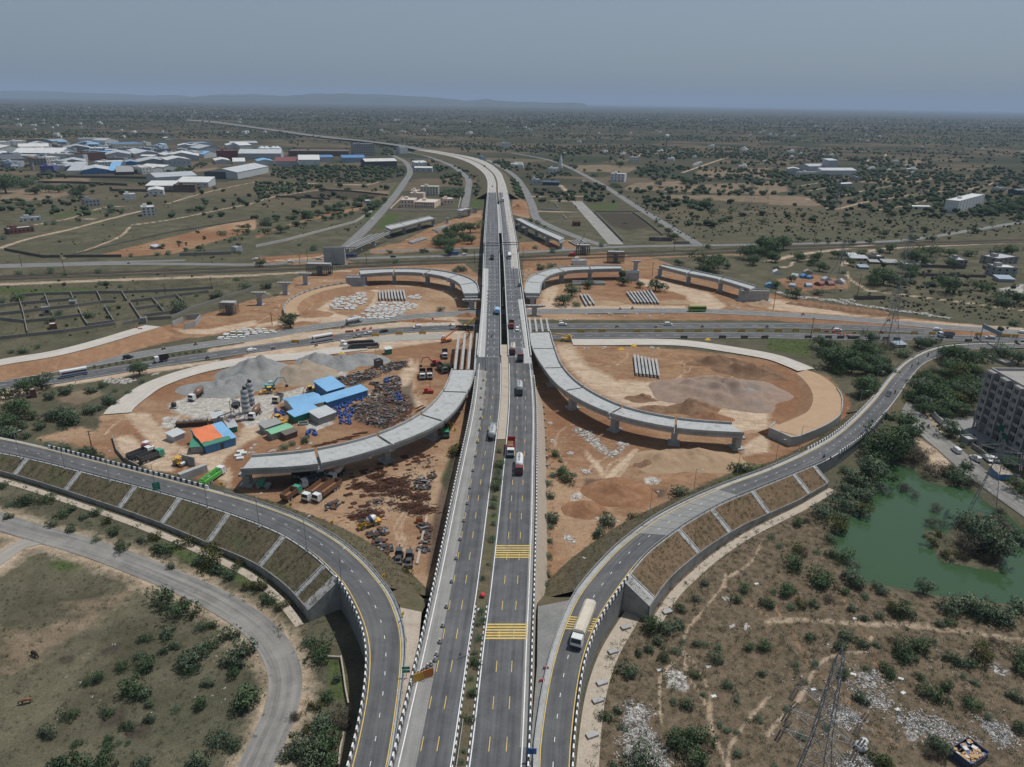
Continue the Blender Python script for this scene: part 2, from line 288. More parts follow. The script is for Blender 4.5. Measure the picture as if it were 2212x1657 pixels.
# ---------------------------------------------------------------- ground sheet with surveyed soil zones
POND=PL('C3',[(950,470),(1080,560),(1260,590),(1330,690),(1500,740),(1740,760),(1900,900),(2080,1000),(2209,1130)],-.4)+PL('D',[(2300,1200),(2300,1290)],-.4)+PL('E3',[(2100,260),(1900,230),(1500,190),(1270,140),(1000,90),(820,60)],-.4)+PL('C3',[(700,1480),(560,1250),(545,1160),(640,1060),(760,960),(900,800),(940,640)],-.4)
ISLE=PL('C3',[(1350,1110),(1550,1150),(1700,1000),(1850,960),(1950,1150),(2040,1290),(1990,1470),(1800,1440),(1500,1380),(1430,1270)],0)
VIL=PL('R',[(690,330),(800,340),(880,390),(860,470),(760,460),(690,420)],0)
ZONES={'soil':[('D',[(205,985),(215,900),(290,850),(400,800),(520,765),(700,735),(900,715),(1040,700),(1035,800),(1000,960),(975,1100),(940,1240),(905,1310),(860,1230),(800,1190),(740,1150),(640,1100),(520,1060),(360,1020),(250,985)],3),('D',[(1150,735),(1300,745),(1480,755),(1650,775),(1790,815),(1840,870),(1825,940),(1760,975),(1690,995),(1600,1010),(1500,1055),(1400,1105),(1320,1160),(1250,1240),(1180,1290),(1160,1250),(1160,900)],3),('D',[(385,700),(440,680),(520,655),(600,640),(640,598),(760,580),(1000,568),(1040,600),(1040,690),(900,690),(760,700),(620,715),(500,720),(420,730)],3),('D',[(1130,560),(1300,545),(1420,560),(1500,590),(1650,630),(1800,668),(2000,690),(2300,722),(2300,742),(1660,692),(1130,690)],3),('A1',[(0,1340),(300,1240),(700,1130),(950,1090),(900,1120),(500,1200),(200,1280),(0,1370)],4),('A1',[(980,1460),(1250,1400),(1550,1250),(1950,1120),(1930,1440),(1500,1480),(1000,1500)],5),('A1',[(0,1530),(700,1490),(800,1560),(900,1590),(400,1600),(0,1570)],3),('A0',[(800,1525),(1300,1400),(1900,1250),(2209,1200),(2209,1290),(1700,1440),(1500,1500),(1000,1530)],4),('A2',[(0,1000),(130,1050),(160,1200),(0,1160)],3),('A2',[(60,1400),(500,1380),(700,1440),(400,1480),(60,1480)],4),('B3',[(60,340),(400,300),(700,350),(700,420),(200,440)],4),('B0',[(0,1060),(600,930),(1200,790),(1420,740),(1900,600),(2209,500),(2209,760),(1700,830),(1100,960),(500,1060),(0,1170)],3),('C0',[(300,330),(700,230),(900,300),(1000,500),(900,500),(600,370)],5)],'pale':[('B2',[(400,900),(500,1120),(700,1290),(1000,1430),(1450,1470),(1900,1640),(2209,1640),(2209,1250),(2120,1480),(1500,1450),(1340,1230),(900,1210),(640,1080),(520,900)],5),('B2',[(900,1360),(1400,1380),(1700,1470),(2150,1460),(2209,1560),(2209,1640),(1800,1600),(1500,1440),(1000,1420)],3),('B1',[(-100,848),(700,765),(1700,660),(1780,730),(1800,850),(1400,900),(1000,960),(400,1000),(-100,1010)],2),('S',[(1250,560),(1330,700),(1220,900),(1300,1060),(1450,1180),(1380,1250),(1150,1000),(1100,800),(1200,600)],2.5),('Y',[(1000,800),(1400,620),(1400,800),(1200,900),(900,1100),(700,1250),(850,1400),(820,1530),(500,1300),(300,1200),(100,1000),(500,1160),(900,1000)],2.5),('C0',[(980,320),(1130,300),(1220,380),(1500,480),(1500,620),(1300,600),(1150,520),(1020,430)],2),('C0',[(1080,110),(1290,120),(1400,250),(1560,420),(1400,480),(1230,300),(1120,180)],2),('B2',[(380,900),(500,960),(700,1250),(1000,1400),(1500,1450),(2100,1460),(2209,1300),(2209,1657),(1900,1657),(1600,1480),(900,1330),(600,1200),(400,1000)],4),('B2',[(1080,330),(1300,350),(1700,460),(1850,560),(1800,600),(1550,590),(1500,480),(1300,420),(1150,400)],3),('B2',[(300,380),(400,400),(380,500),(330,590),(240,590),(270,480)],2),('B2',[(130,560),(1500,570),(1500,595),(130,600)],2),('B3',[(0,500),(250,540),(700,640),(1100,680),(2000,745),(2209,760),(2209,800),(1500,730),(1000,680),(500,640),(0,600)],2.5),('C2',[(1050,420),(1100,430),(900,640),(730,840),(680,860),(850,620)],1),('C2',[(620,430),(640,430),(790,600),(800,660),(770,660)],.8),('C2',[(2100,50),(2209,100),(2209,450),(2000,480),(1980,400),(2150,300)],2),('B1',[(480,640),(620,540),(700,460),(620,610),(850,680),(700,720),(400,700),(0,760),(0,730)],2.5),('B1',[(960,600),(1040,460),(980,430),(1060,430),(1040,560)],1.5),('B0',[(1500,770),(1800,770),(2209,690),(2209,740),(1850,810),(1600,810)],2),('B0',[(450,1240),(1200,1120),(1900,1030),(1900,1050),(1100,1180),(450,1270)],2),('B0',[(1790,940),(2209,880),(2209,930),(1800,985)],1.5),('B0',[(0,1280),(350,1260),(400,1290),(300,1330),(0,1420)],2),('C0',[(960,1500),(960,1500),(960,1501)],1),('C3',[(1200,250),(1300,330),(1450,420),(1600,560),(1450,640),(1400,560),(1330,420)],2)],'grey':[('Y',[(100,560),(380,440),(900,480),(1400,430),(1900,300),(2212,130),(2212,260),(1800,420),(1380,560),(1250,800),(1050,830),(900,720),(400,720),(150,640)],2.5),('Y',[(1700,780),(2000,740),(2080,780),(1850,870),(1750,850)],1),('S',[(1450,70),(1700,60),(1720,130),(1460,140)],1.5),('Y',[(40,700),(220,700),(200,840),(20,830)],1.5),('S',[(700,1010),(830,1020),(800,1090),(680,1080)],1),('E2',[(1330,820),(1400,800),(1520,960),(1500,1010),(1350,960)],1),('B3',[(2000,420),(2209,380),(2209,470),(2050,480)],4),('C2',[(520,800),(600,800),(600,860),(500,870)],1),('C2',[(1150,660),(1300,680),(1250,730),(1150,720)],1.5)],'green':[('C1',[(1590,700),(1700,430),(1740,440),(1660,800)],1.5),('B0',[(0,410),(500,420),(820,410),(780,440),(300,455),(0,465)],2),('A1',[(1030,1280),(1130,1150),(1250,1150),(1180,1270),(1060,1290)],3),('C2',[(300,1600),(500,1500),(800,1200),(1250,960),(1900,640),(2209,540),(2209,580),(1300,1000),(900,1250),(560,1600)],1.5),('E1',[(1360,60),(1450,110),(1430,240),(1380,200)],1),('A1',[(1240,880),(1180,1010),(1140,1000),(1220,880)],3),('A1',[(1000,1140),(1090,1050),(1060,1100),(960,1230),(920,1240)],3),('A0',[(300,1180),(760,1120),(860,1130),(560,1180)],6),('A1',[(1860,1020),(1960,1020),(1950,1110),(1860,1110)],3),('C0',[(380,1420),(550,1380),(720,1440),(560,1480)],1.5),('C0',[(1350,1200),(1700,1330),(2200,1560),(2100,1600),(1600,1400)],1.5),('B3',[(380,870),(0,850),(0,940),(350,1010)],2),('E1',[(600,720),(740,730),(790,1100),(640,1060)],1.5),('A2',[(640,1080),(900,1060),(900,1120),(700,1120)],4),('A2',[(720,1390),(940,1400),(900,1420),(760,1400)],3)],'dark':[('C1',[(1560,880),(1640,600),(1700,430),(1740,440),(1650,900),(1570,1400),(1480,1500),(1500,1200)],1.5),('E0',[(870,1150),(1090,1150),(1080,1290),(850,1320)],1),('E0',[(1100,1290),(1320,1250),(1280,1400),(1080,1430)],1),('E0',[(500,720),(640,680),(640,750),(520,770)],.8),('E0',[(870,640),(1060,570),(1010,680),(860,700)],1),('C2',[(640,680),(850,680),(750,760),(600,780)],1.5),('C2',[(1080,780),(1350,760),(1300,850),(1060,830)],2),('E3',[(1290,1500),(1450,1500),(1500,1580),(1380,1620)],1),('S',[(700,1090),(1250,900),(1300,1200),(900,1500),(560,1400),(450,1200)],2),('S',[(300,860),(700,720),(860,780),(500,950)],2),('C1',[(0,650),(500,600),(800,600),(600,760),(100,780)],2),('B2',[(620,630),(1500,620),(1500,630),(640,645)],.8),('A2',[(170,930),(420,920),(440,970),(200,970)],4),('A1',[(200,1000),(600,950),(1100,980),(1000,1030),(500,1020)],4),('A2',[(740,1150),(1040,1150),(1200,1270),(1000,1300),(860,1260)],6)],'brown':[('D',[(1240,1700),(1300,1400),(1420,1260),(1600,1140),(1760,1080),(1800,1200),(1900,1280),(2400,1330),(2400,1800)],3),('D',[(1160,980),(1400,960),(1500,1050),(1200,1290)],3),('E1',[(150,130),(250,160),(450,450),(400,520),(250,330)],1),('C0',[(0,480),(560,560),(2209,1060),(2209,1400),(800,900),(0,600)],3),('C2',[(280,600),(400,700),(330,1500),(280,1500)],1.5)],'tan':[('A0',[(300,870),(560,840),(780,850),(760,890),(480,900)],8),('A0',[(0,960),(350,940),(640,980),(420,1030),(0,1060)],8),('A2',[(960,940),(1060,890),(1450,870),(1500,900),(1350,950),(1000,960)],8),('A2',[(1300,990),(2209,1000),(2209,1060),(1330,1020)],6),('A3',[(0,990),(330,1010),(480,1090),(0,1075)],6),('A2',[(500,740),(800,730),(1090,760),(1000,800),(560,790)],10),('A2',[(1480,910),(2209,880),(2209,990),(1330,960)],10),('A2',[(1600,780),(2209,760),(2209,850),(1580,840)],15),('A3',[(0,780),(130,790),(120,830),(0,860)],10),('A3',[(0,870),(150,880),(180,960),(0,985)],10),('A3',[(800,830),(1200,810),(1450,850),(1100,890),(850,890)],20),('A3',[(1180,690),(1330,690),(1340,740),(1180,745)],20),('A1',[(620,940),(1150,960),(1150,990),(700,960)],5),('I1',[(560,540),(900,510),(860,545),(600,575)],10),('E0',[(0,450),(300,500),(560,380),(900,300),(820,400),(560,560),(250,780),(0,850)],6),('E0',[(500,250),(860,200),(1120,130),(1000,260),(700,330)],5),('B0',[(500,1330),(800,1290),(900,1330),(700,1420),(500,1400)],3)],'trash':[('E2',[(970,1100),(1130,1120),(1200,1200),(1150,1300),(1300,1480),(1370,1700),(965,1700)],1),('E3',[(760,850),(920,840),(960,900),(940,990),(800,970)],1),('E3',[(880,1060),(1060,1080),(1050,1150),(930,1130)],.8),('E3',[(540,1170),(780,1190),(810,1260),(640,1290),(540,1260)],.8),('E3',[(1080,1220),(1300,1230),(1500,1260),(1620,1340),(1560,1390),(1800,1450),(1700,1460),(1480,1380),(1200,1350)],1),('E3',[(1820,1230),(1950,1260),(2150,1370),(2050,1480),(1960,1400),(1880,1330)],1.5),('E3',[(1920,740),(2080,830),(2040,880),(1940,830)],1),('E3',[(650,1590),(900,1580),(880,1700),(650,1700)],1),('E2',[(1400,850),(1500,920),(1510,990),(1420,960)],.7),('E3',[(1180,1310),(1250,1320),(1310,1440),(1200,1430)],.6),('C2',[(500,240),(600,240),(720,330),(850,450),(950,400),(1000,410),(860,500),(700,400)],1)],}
TRAILS=[('D','pale',5.0,[(-120,1086),(0,1129),(90,1156),(200,1188),(330,1238),(460,1296),(548,1350),(597,1402),(621,1460),(612,1530),(588,1590),(557,1657),(527,1740)]),('D','pale',4.5,[(-60,1256),(0,1212),(40,1180),(110,1168)]),('E3','soil',.5,[(530,0),(640,200),(760,400),(870,600),(980,900),(1000,1000)]),('E3','soil',.55,[(20,180),(130,400),(240,550),(330,740),(420,830),(600,1000),(760,1150),(900,1280),(1100,1470)]),('E3','pale',.45,[(0,1380),(60,1290),(260,1080),(420,790),(590,690),(780,670),(860,590),(900,530)]),('E3','pale',.95,[(0,400),(400,390),(800,420),(1200,430),(1700,490),(2209,570)]),('E2','pale',.4,[(1840,0),(1830,80),(1650,300),(1500,500),(1490,680),(1520,860),(1680,1130),(1730,1350),(1860,1657)]),('E2','pale',.4,[(1480,680),(1300,850),(1270,1000),(1290,1280)]),('E2','pale',.4,[(1480,660),(1600,800),(1700,1000),(1720,1200)]),('E2','pale',.4,[(2209,1050),(2000,1300),(1880,1480),(1870,1657)]),('C2','pale',.45,[(2170,1190),(2060,1400),(1830,1560),(1900,1657)]),('E2','soil',.5,[(1840,90),(2000,220),(2209,360)]),('B3','pale',1.6,[(640,430),(900,440),(1300,490),(1700,540),(2209,610)]),('B3','pale',1.2,[(680,270),(700,330),(860,430),(960,450)]),('B3','pale',1.2,[(0,240),(180,230),(220,190),(360,170)]),('B3','soil',1.2,[(300,440),(420,500),(400,420)]),('A0','pale',2.5,[(0,1450),(250,1370),(600,1290),(900,1210),(1220,1130)]),('A0','pale',1.8,[(300,1250),(620,1190),(900,1100),(1240,1090)]),('A0','pale',1.5,[(600,1190),(860,1205)]),('A0','pale',1.8,[(1440,1070),(1700,990),(2000,920),(2209,880)]),('A0','pale',1.3,[(540,1540),(1000,1370),(1120,1270)]),('A0','pale',2,[(1150,1250),(1500,1200),(1950,1110),(2209,1060)]),('A1','pale',2.2,[(60,885),(400,890),(900,905),(1060,880)]),('A1','pale',2,[(0,1050),(200,1000),(540,950)]),('B0','pale',3.2,[(0,385),(1000,345),(2209,305)]),('B1','pale',2.5,[(0,300),(400,280),(800,265)]),('B1','pale',2,[(640,118),(500,150),(0,190)]),('A3','pale',2,[(330,1030),(900,940),(1440,850)]),('A3','pale',1.8,[(430,1050),(930,930)]),('A3','pale',2,[(490,1090),(580,1115),(860,1050),(1250,990)]),('A3','pale',1.6,[(900,1130),(1200,1080),(1430,1020)]),('A3','pale',2.2,[(800,880),(1000,850),(1110,820)]),('A3','pale',2.2,[(860,690),(860,750)]),('A3','pale',2.2,[(1015,630),(1015,690)]),('A3','pale',2,[(1730,830),(1930,890),(1600,960),(1350,950)]),('A3','pale',1.6,[(250,920),(420,890),(720,850)]),('A3','pale',1.6,[(330,960),(620,910)]),('A3','pale',1.6,[(1050,890),(1320,860)]),('A2','pale',3.5,[(410,905),(460,950),(510,1000)]),('A2','pale',3,[(1470,800),(1700,720),(1850,670)]),('A2','pale',2.2,[(1090,660),(1180,630),(1850,670)]),('A2','pale',2.5,[(160,1005),(500,1003),(950,1005)]),('A2','pale',2,[(180,1045),(540,1045),(960,1050)]),('A2','pale',2,[(200,1135),(700,1138),(1100,1140)]),('B2','soil',3,[(60,180),(600,165),(1200,150),(2000,125)]),('A3','pale',3,[(650,1600),(900,1470),(1500,1430),(2209,1400)]),('A3','pale',3,[(0,1570),(250,1510),(560,1470),(900,1420)]),('E1','pale',.5,[(0,620),(200,330)]),('R','pale',1.5,[(0,760),(150,850),(280,1090)])]
for t_,L_ in{'C2':[[(1080,440),(930,650),(740,850)],[(620,440),(650,500),(780,600),(850,640)],[(960,500),(860,540),(810,620),(830,680)],[(560,200),(420,260),(380,400),(480,560)],[(1000,380),(860,470),(700,560),(640,650)]],'B2':[[(400,900),(480,1000),(560,1150),(640,1240),(760,1300)],[(430,900),(520,1010),(600,1150),(700,1240),(900,1330)],[(600,1180),(800,1220),(1000,1260),(1400,1200),(1500,1100),(1400,1000),(1250,930)],[(640,1200),(900,1260),(1300,1240),(1500,1160),(1560,1060)],[(1400,1450),(1800,1470),(2100,1430),(2190,1330),(2100,1230),(1900,1180)],[(1380,1460),(1800,1490),(2130,1440),(2209,1330)],[(700,1100),(900,1080),(1000,1000),(960,960)]],'S':[[(1280,560),(1300,800),(1290,1000),(1400,1150)],[(1320,560),(1340,800),(1330,980),(1450,1130)],[(1130,770),(950,870),(700,960),(520,960)]],'Y':[[(870,1030),(700,1180),(560,1260),(300,1220),(100,1080),(0,960)],[(900,1050),(740,1220),(560,1300),(280,1250),(60,1110)],[(820,1300),(840,1420),(800,1540)]],'B1':[[(500,420),(330,520),(260,600),(330,690)],[(100,460),(200,560),(100,660),(0,720)],[(680,450),(520,540),(420,640)],[(900,420),(1300,400),(1650,450),(1700,560)],[(0,600),(150,520),(330,400),(600,350)]],'C1':[[(1280,960),(1200,1100),(1250,1250),(1350,1400)],[(1330,960),(1250,1100),(1300,1250)]],'C0':[[(1160,150),(1330,300),(1500,440),(1600,560),(1560,640)],[(1200,140),(1370,290),(1540,430),(1640,560)],[(900,300),(1000,200),(1100,150)]]}.items():
 for q_ in L_:TRAILS.append((t_,'pale',.45,q_))
def inpoly(x,y,pts):
 ins=np.zeros(x.shape,bool);d=np.full(x.shape,1e9);n=len(pts)
 for i in range(n):
  ax,ay=pts[i].x,pts[i].y;bx,by=pts[(i+1)%n].x,pts[(i+1)%n].y
  c=((ay>y)!=(by>y))&(x<(bx-ax)*(y-ay)/((by-ay)if by!=ay else 1e-9)+ax);ins^=c
  ex,ey=bx-ax,by-ay;l2=ex*ex+ey*ey+1e-9;t=np.clip(((x-ax)*ex+(y-ay)*ey)/l2,0,1)
  d=np.minimum(d,np.hypot(x-ax-t*ex,y-ay-t*ey))
 return np.where(ins,d,-d)
def pathdist(x,y,pts):
 d=np.full(x.shape,1e9)
 for a,b in zip(pts,pts[1:]):
  ex,ey=b.x-a.x,b.y-a.y;l2=ex*ex+ey*ey+1e-9;t=np.clip(((x-a.x)*ex+(y-a.y)*ey)/l2,0,1)
  d=np.minimum(d,np.hypot(x-a.x-t*ex,y-a.y-t*ey))
 return d
def near_idx(x,y,pts,pad):
 xs=[p.x for p in pts];ys=[p.y for p in pts]
 return np.where((x>min(xs)-pad)&(x<max(xs)+pad)&(y>min(ys)-pad)&(y<max(ys)+pad))[0]
def make_ground():
 nr,ncol=820,680
 q=np.linspace(0,1,nr);Y=40*np.exp(q**1.12*math.log(60000/40))
 u=np.linspace(-1,1,ncol)
 X=u[None,:]*(Y[:,None]*1.02+90);YY=np.repeat(Y[:,None],ncol,1)
 x=X.ravel();y=YY.ravel();z=np.zeros(x.size)
 ch={k:np.zeros(x.size,np.float32)for k in list(ZONES)}
 for k,L in ZONES.items():
  for t,pts,f in L:
   wp=PL(t,pts);i=near_idx(x,y,wp,f*2)
   if len(i)==0:continue
   s=inpoly(x[i],y[i],wp);v=np.clip(s/(2*f)+.5,0,1);v=v*v*(3-2*v);ch[k][i]=np.maximum(ch[k][i],v)
 for t,k,hw,pts in TRAILS:
  wp=crom(PL(t,pts),5);i=near_idx(x,y,wp,hw*3);
  if len(i)==0:continue
  d=pathdist(x[i],y[i],wp);v=np.clip(1.3-d/(hw*1.3),0,1)*(.62 if hw<1.0 else .8);ch[k][i]=np.maximum(ch[k][i],v)
 for pl,dep in((POND,1.8),(VIL,1.2)):
  i=near_idx(x,y,pl,8);s=inpoly(x[i],y[i],pl)
  v=np.clip(s/5+.2,0,1)
  if pl is POND:
   s2=inpoly(x[i],y[i],ISLE);v=np.minimum(v,np.clip(.1-s2/2.5,0,1))
  z[i]-=dep*v
 near=y<900
 z[near]+=np.array([noise.noise((a*.06,b*.06,3))*.10 for a,b in zip(x[near],y[near])])
 f=np.arange((nr-1)*(ncol-1));r=f//(ncol-1);c=f%(ncol-1);a=r*ncol+c
 faces=np.stack([a,a+1,a+1+ncol,a+ncol],1).astype(np.int32)
 me=bpy.data.meshes.new('ground');me.vertices.add(x.size);me.vertices.foreach_set('co',np.stack([x,y,z],1).astype(np.float32).ravel())
 me.loops.add(faces.size);me.loops.foreach_set('vertex_index',faces.ravel());me.polygons.add(len(faces))
 me.polygons.foreach_set('loop_start',np.arange(0,faces.size,4,dtype=np.int32));me.update(calc_edges=True);me.validate()
 me.polygons.foreach_set('use_smooth',np.ones(len(faces),bool))
 names=('soil','pale','grey'),('green','dark','brown'),('tan','trash','trash')
 for j,tr in enumerate(names):
  at=me.attributes.new('zone%d'%j,'FLOAT_COLOR','POINT')
  at.data.foreach_set('color',np.stack([ch[tr[0]],ch[tr[1]],ch[tr[2]],np.ones(x.size)],1).astype(np.float32).ravel())
 o=bpy.data.objects.new('ground',me);C.objects.link(o);struct(o)
 m=bpy.data.materials.new('ground');m.use_nodes=True;nt=m.node_tree;L=nt.links.new;b=nt.nodes['Principled BSDF']
 b.inputs['Roughness'].default_value=.95;b.inputs['Specular IOR Level'].default_value=.05
 g=nd(nt,'ShaderNodeNewGeometry').outputs['Position']
 def nz(scale,det=5.0,rough=.6,vec=g):
  n=nd(nt,'ShaderNodeTexNoise');setin(n,Scale=scale,Detail=det,Roughness=rough);L(vec,n.inputs['Vector']);return n.outputs['Fac']
 def mth(op,a,b_=None,c_=None):
  n=nd(nt,'ShaderNodeMath',operation=op)
  for i,v in enumerate((a,b_,c_)):
   if v is None:continue
   if isinstance(v,(int,float)):n.inputs[i].default_value=v
   else:L(v,n.inputs[i])
  return n.outputs[0]
 def rng(v,a,b_,lo=0.,hi=1.):
  n=nd(nt,'ShaderNodeMapRange');setin(n,From_Min=a,From_Max=b_,To_Min=lo,To_Max=hi);L(v,n.inputs['Value']);return n.outputs[0]
 def mix(fac,A,B,bt='MIX'):
  n=nd(nt,'ShaderNodeMix',data_type='RGBA',blend_type=bt)
  for v,s in((fac,'Factor'),(A,'A'),(B,'B')):
   if isinstance(v,tuple):n.inputs[s].default_value=(*v,1)
   elif isinstance(v,(int,float)):n.inputs[s].default_value=v
   else:L(v,n.inputs[s])
  return n.outputs['Result']
 big,mid,fine,tiny=nz(.012,6),nz(.07,6,.65),nz(.5,5,.7),nz(3.2,4,.7)
 col=mix(rng(mid,.38,.62),(.076,.07,.046),(.138,.124,.083))
 col=mix(rng(big,.42,.6,0,.75),col,(.088,.086,.056))
 sx=nd(nt,'ShaderNodeSeparateXYZ');L(g,sx.inputs[0])
 mp=nd(nt,'ShaderNodeMapping');mp.inputs['Rotation'].default_value=(0,0,.35);mp.inputs['Scale'].default_value=(.007,.0105,.01);L(g,mp.inputs[0])
 vo=nd(nt,'ShaderNodeTexVoronoi');vo.distance='CHEBYCHEV';setin(vo,Scale=1.0,Randomness=.75);L(mp.outputs[0],vo.inputs['Vector'])
 vc=nd(nt,'ShaderNodeSeparateXYZ');L(vo.outputs['Color'],vc.inputs[0])
 fld=mix(rng(vc.outputs[0],.2,.5),(.036,.046,.029),(.072,.064,.043));fld=mix(rng(vc.outputs[1],.58,.72,0,.85),fld,(.16,.118,.08))
 far=rng(sx.outputs[1],650,1100);col=mix(mth('MULTIPLY',far,.8),col,fld)
 veg=nz(.02,9,.75);col=mix(mth('MULTIPLY',rng(veg,.44,.54),rng(sx.outputs[1],900,3500,.1,.92)),col,(.032,.042,.027))
 at=[]
 for j in range(3):
  a_=nd(nt,'ShaderNodeAttribute');a_.attribute_name='zone%d'%j;s=nd(nt,'ShaderNodeSeparateXYZ');L(a_.outputs['Color'],s.inputs[0]);at+=list(s.outputs)
 brk=mth('ADD',mth('MULTIPLY',mid,.5),mth('MULTIPLY',fine,.5))
 def edge(mask,soft=.16,lo=0.,hi=1.):
  return rng(mth('ADD',mask,mth('MULTIPLY',mth('SUBTRACT',brk,.5),1.5)),.5-soft,.5+soft,lo,hi)
 sepl=nd(nt,'ShaderNodeMapping');sepl.inputs['Scale'].default_value=(.09,.2,1);sepl.inputs['Rotation'].default_value=(0,0,.9);L(g,sepl.inputs[0]);streak=nz(1.0,5,.6,sepl.outputs[0])
 brown=mix(rng(fine,.35,.65),(.105,.078,.052),(.182,.136,.095));col=mix(edge(at[5],.4,0,.8),col,brown)
 tan=mix(rng(mid,.35,.65),(.165,.125,.085),(.27,.2,.14));col=mix(edge(at[6],.2,0,.8),col,tan)
 soil=mix(rng(streak,.36,.64),(.2,.11,.063),(.315,.19,.112));st2=nz(3.5,4,.7,sepl.outputs[0]);soil=mix(1.0,soil,rng(st2,.3,.7,.78,1.24),'MULTIPLY');soil=mix(rng(mid,.42,.66,0,.7),soil,(.3,.195,.12));soil=mix(rng(nz(.035,7,.7,sepl.outputs[0]),.53,.62,0,.7),soil,(.42,.3,.2));soil=mix(rng(big,.47,.6,0,.7),soil,(.205,.1,.055));soil=mix(rng(nz(.16,7,.75),.56,.66,0,.6),soil,(.19,.115,.07));col=mix(edge(at[0]),col,soil)
 pale=mix(rng(streak,.35,.65),(.4,.295,.205),(.53,.42,.315));pale=mix(rng(fine,.5,.75,0,.5),pale,(.33,.23,.15));pale=mix(1.0,pale,rng(st2,.3,.7,.8,1.2),'MULTIPLY');col=mix(edge(at[1],.3,0,.92),col,pale)
 gry=mix(rng(fine,.35,.65),(.3,.28,.25),(.5,.47,.43));col=mix(edge(at[2],.25,0,.95),col,gry)
 grn=mix(rng(fine,.35,.65),(.05,.075,.026),(.085,.11,.04));col=mix(edge(at[3],.3,0,.85),col,grn)
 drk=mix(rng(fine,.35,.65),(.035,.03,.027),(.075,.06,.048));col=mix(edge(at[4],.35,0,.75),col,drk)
 vt=nd(nt,'ShaderNodeTexVoronoi');setin(vt,Scale=1.6);L(g,vt.inputs['Vector']);tc=nd(nt,'ShaderNodeSeparateXYZ');L(vt.outputs['Color'],tc.inputs[0])
 tr=mix(rng(tc.outputs[0],.3,.9),(.12,.1,.085),(.52,.5,.48));col=mix(edge(at[7],.3,0,.9),col,tr)
 col=mix(rng(nz(.9,6,.75),.55,.63,0,.55),col,mix(1.0,col,(.55,.6,.5),'MULTIPLY'));col=mix(1.0,col,rng(tiny,.3,.7,.58,1.4),'MULTIPLY');col=mix(1.0,col,rng(fine,.3,.7,.85,1.14),'MULTIPLY')
 L(col,b.inputs['Base Color'])
 bp=nd(nt,'ShaderNodeBump');setin(bp,Strength=.55,Distance=.35);L(fine,bp.inputs['Height']);L(bp.outputs[0],b.inputs['Normal'])
 me.materials.append(m)
make_ground()
def water(name,pts,z,col):
 mb=MB();cx=sum(p.x for p in pts)/len(pts);cy=sum(p.y for p in pts)/len(pts)
 pp=[(cx+(p.x-cx)*1.06,cy+(p.y-cy)*1.06,z)for p in pts];i=mb.vs(pp);mb.face(range(i,i+len(pp)))
 m=bpy.data.materials.new(name);m.use_nodes=True;nt=m.node_tree;b=nt.nodes['Principled BSDF']
 n=nd(nt,'ShaderNodeTexNoise');setin(n,Scale=.05,Detail=4.0);g=nd(nt,'ShaderNodeNewGeometry');nt.links.new(g.outputs['Position'],n.inputs['Vector'])
 x=nd(nt,'ShaderNodeMix',data_type='RGBA');nt.links.new(n.outputs['Fac'],x.inputs['Factor']);x.inputs['A'].default_value=(*col,1);x.inputs['B'].default_value=(col[0]*1.25,col[1]*1.2,col[2]*1.2,1)
 nt.links.new(x.outputs['Result'],b.inputs['Base Color']);b.inputs['Roughness'].default_value=.06;b.inputs['IOR'].default_value=1.5
 n2=nd(nt,'ShaderNodeTexNoise');setin(n2,Scale=.8,Detail=3.0);nt.links.new(g.outputs['Position'],n2.inputs['Vector'])
 bp=nd(nt,'ShaderNodeBump');setin(bp,Strength=.06,Distance=.1);nt.links.new(n2.outputs['Fac'],bp.inputs['Height']);nt.links.new(bp.outputs[0],b.inputs['Normal'])
 o=mb.build(name,m);
 if o.data.polygons[0].normal.z<0:o.data.flip_normals()
 struct(o);return o
water('pond_water',POND,-.4,(.034,.07,.03))
water('pool_water',VIL,-.4,(.045,.055,.045))
# ---------------------------------------------------------------- hills on the horizon
def hills(name,prof,Y,depth,colr):
 pts=[PY(x,y+(222+(x-1106)*.0163-y)*.2 if y<222 else y,Y)for x,y in prof];ax=np.array([p.x for p in pts]);az=np.array([p.z for p in pts])
 n=160;nrow=14;xs=np.linspace(ax[0],ax[-1],n);zs=np.interp(xs,ax,az);v=[];f=[]
 for r in range(nrow):
  t=r/(nrow-1);s=math.sin(PI*min(t*1.0,1))**.6
  for i in range(n):
   rg=noise.fractal((xs[i]*.0012,r*.35,5),1,2,5)*.16
   v.append((xs[i],Y-depth*.5+depth*t,max(-5,max(0,zs[i])*s*(1+rg*(1 if r!=nrow//2 else .25))-2)))
 for r in range(nrow-1):
  for i in range(n-1):a=r*n+i;f.append((a,a+1,a+1+n,a+n))
 me=bpy.data.meshes.new(name);me.from_pydata(v,[],f);me.materials.append(M(name,colr,.95,.3,.002));me.polygons.foreach_set('use_smooth',[True]*len(f));me.update()
 o=bpy.data.objects.new(name,me);C.objects.link(o);struct(o)
hills('hills',[(395,222),(430,211),(480,203),(560,202),(610,206),(640,205),(670,200),(720,199),(800,200),(850,202),(900,205),(940,209),(975,212),(1010,217),(1040,213),(1055,212),(1080,217),(1110,219),(1200,222),(1225,220),(1240,220.5),(1255,223)],20000,5000,(.075,.08,.06))
hills('distant_hills',[(-400,206),(-250,200),(-100,203),(40,193),(120,196),(190,200),(260,202),(330,206),(365,203),(400,207),(440,212),(500,214)],24000,4000,(.075,.08,.06))
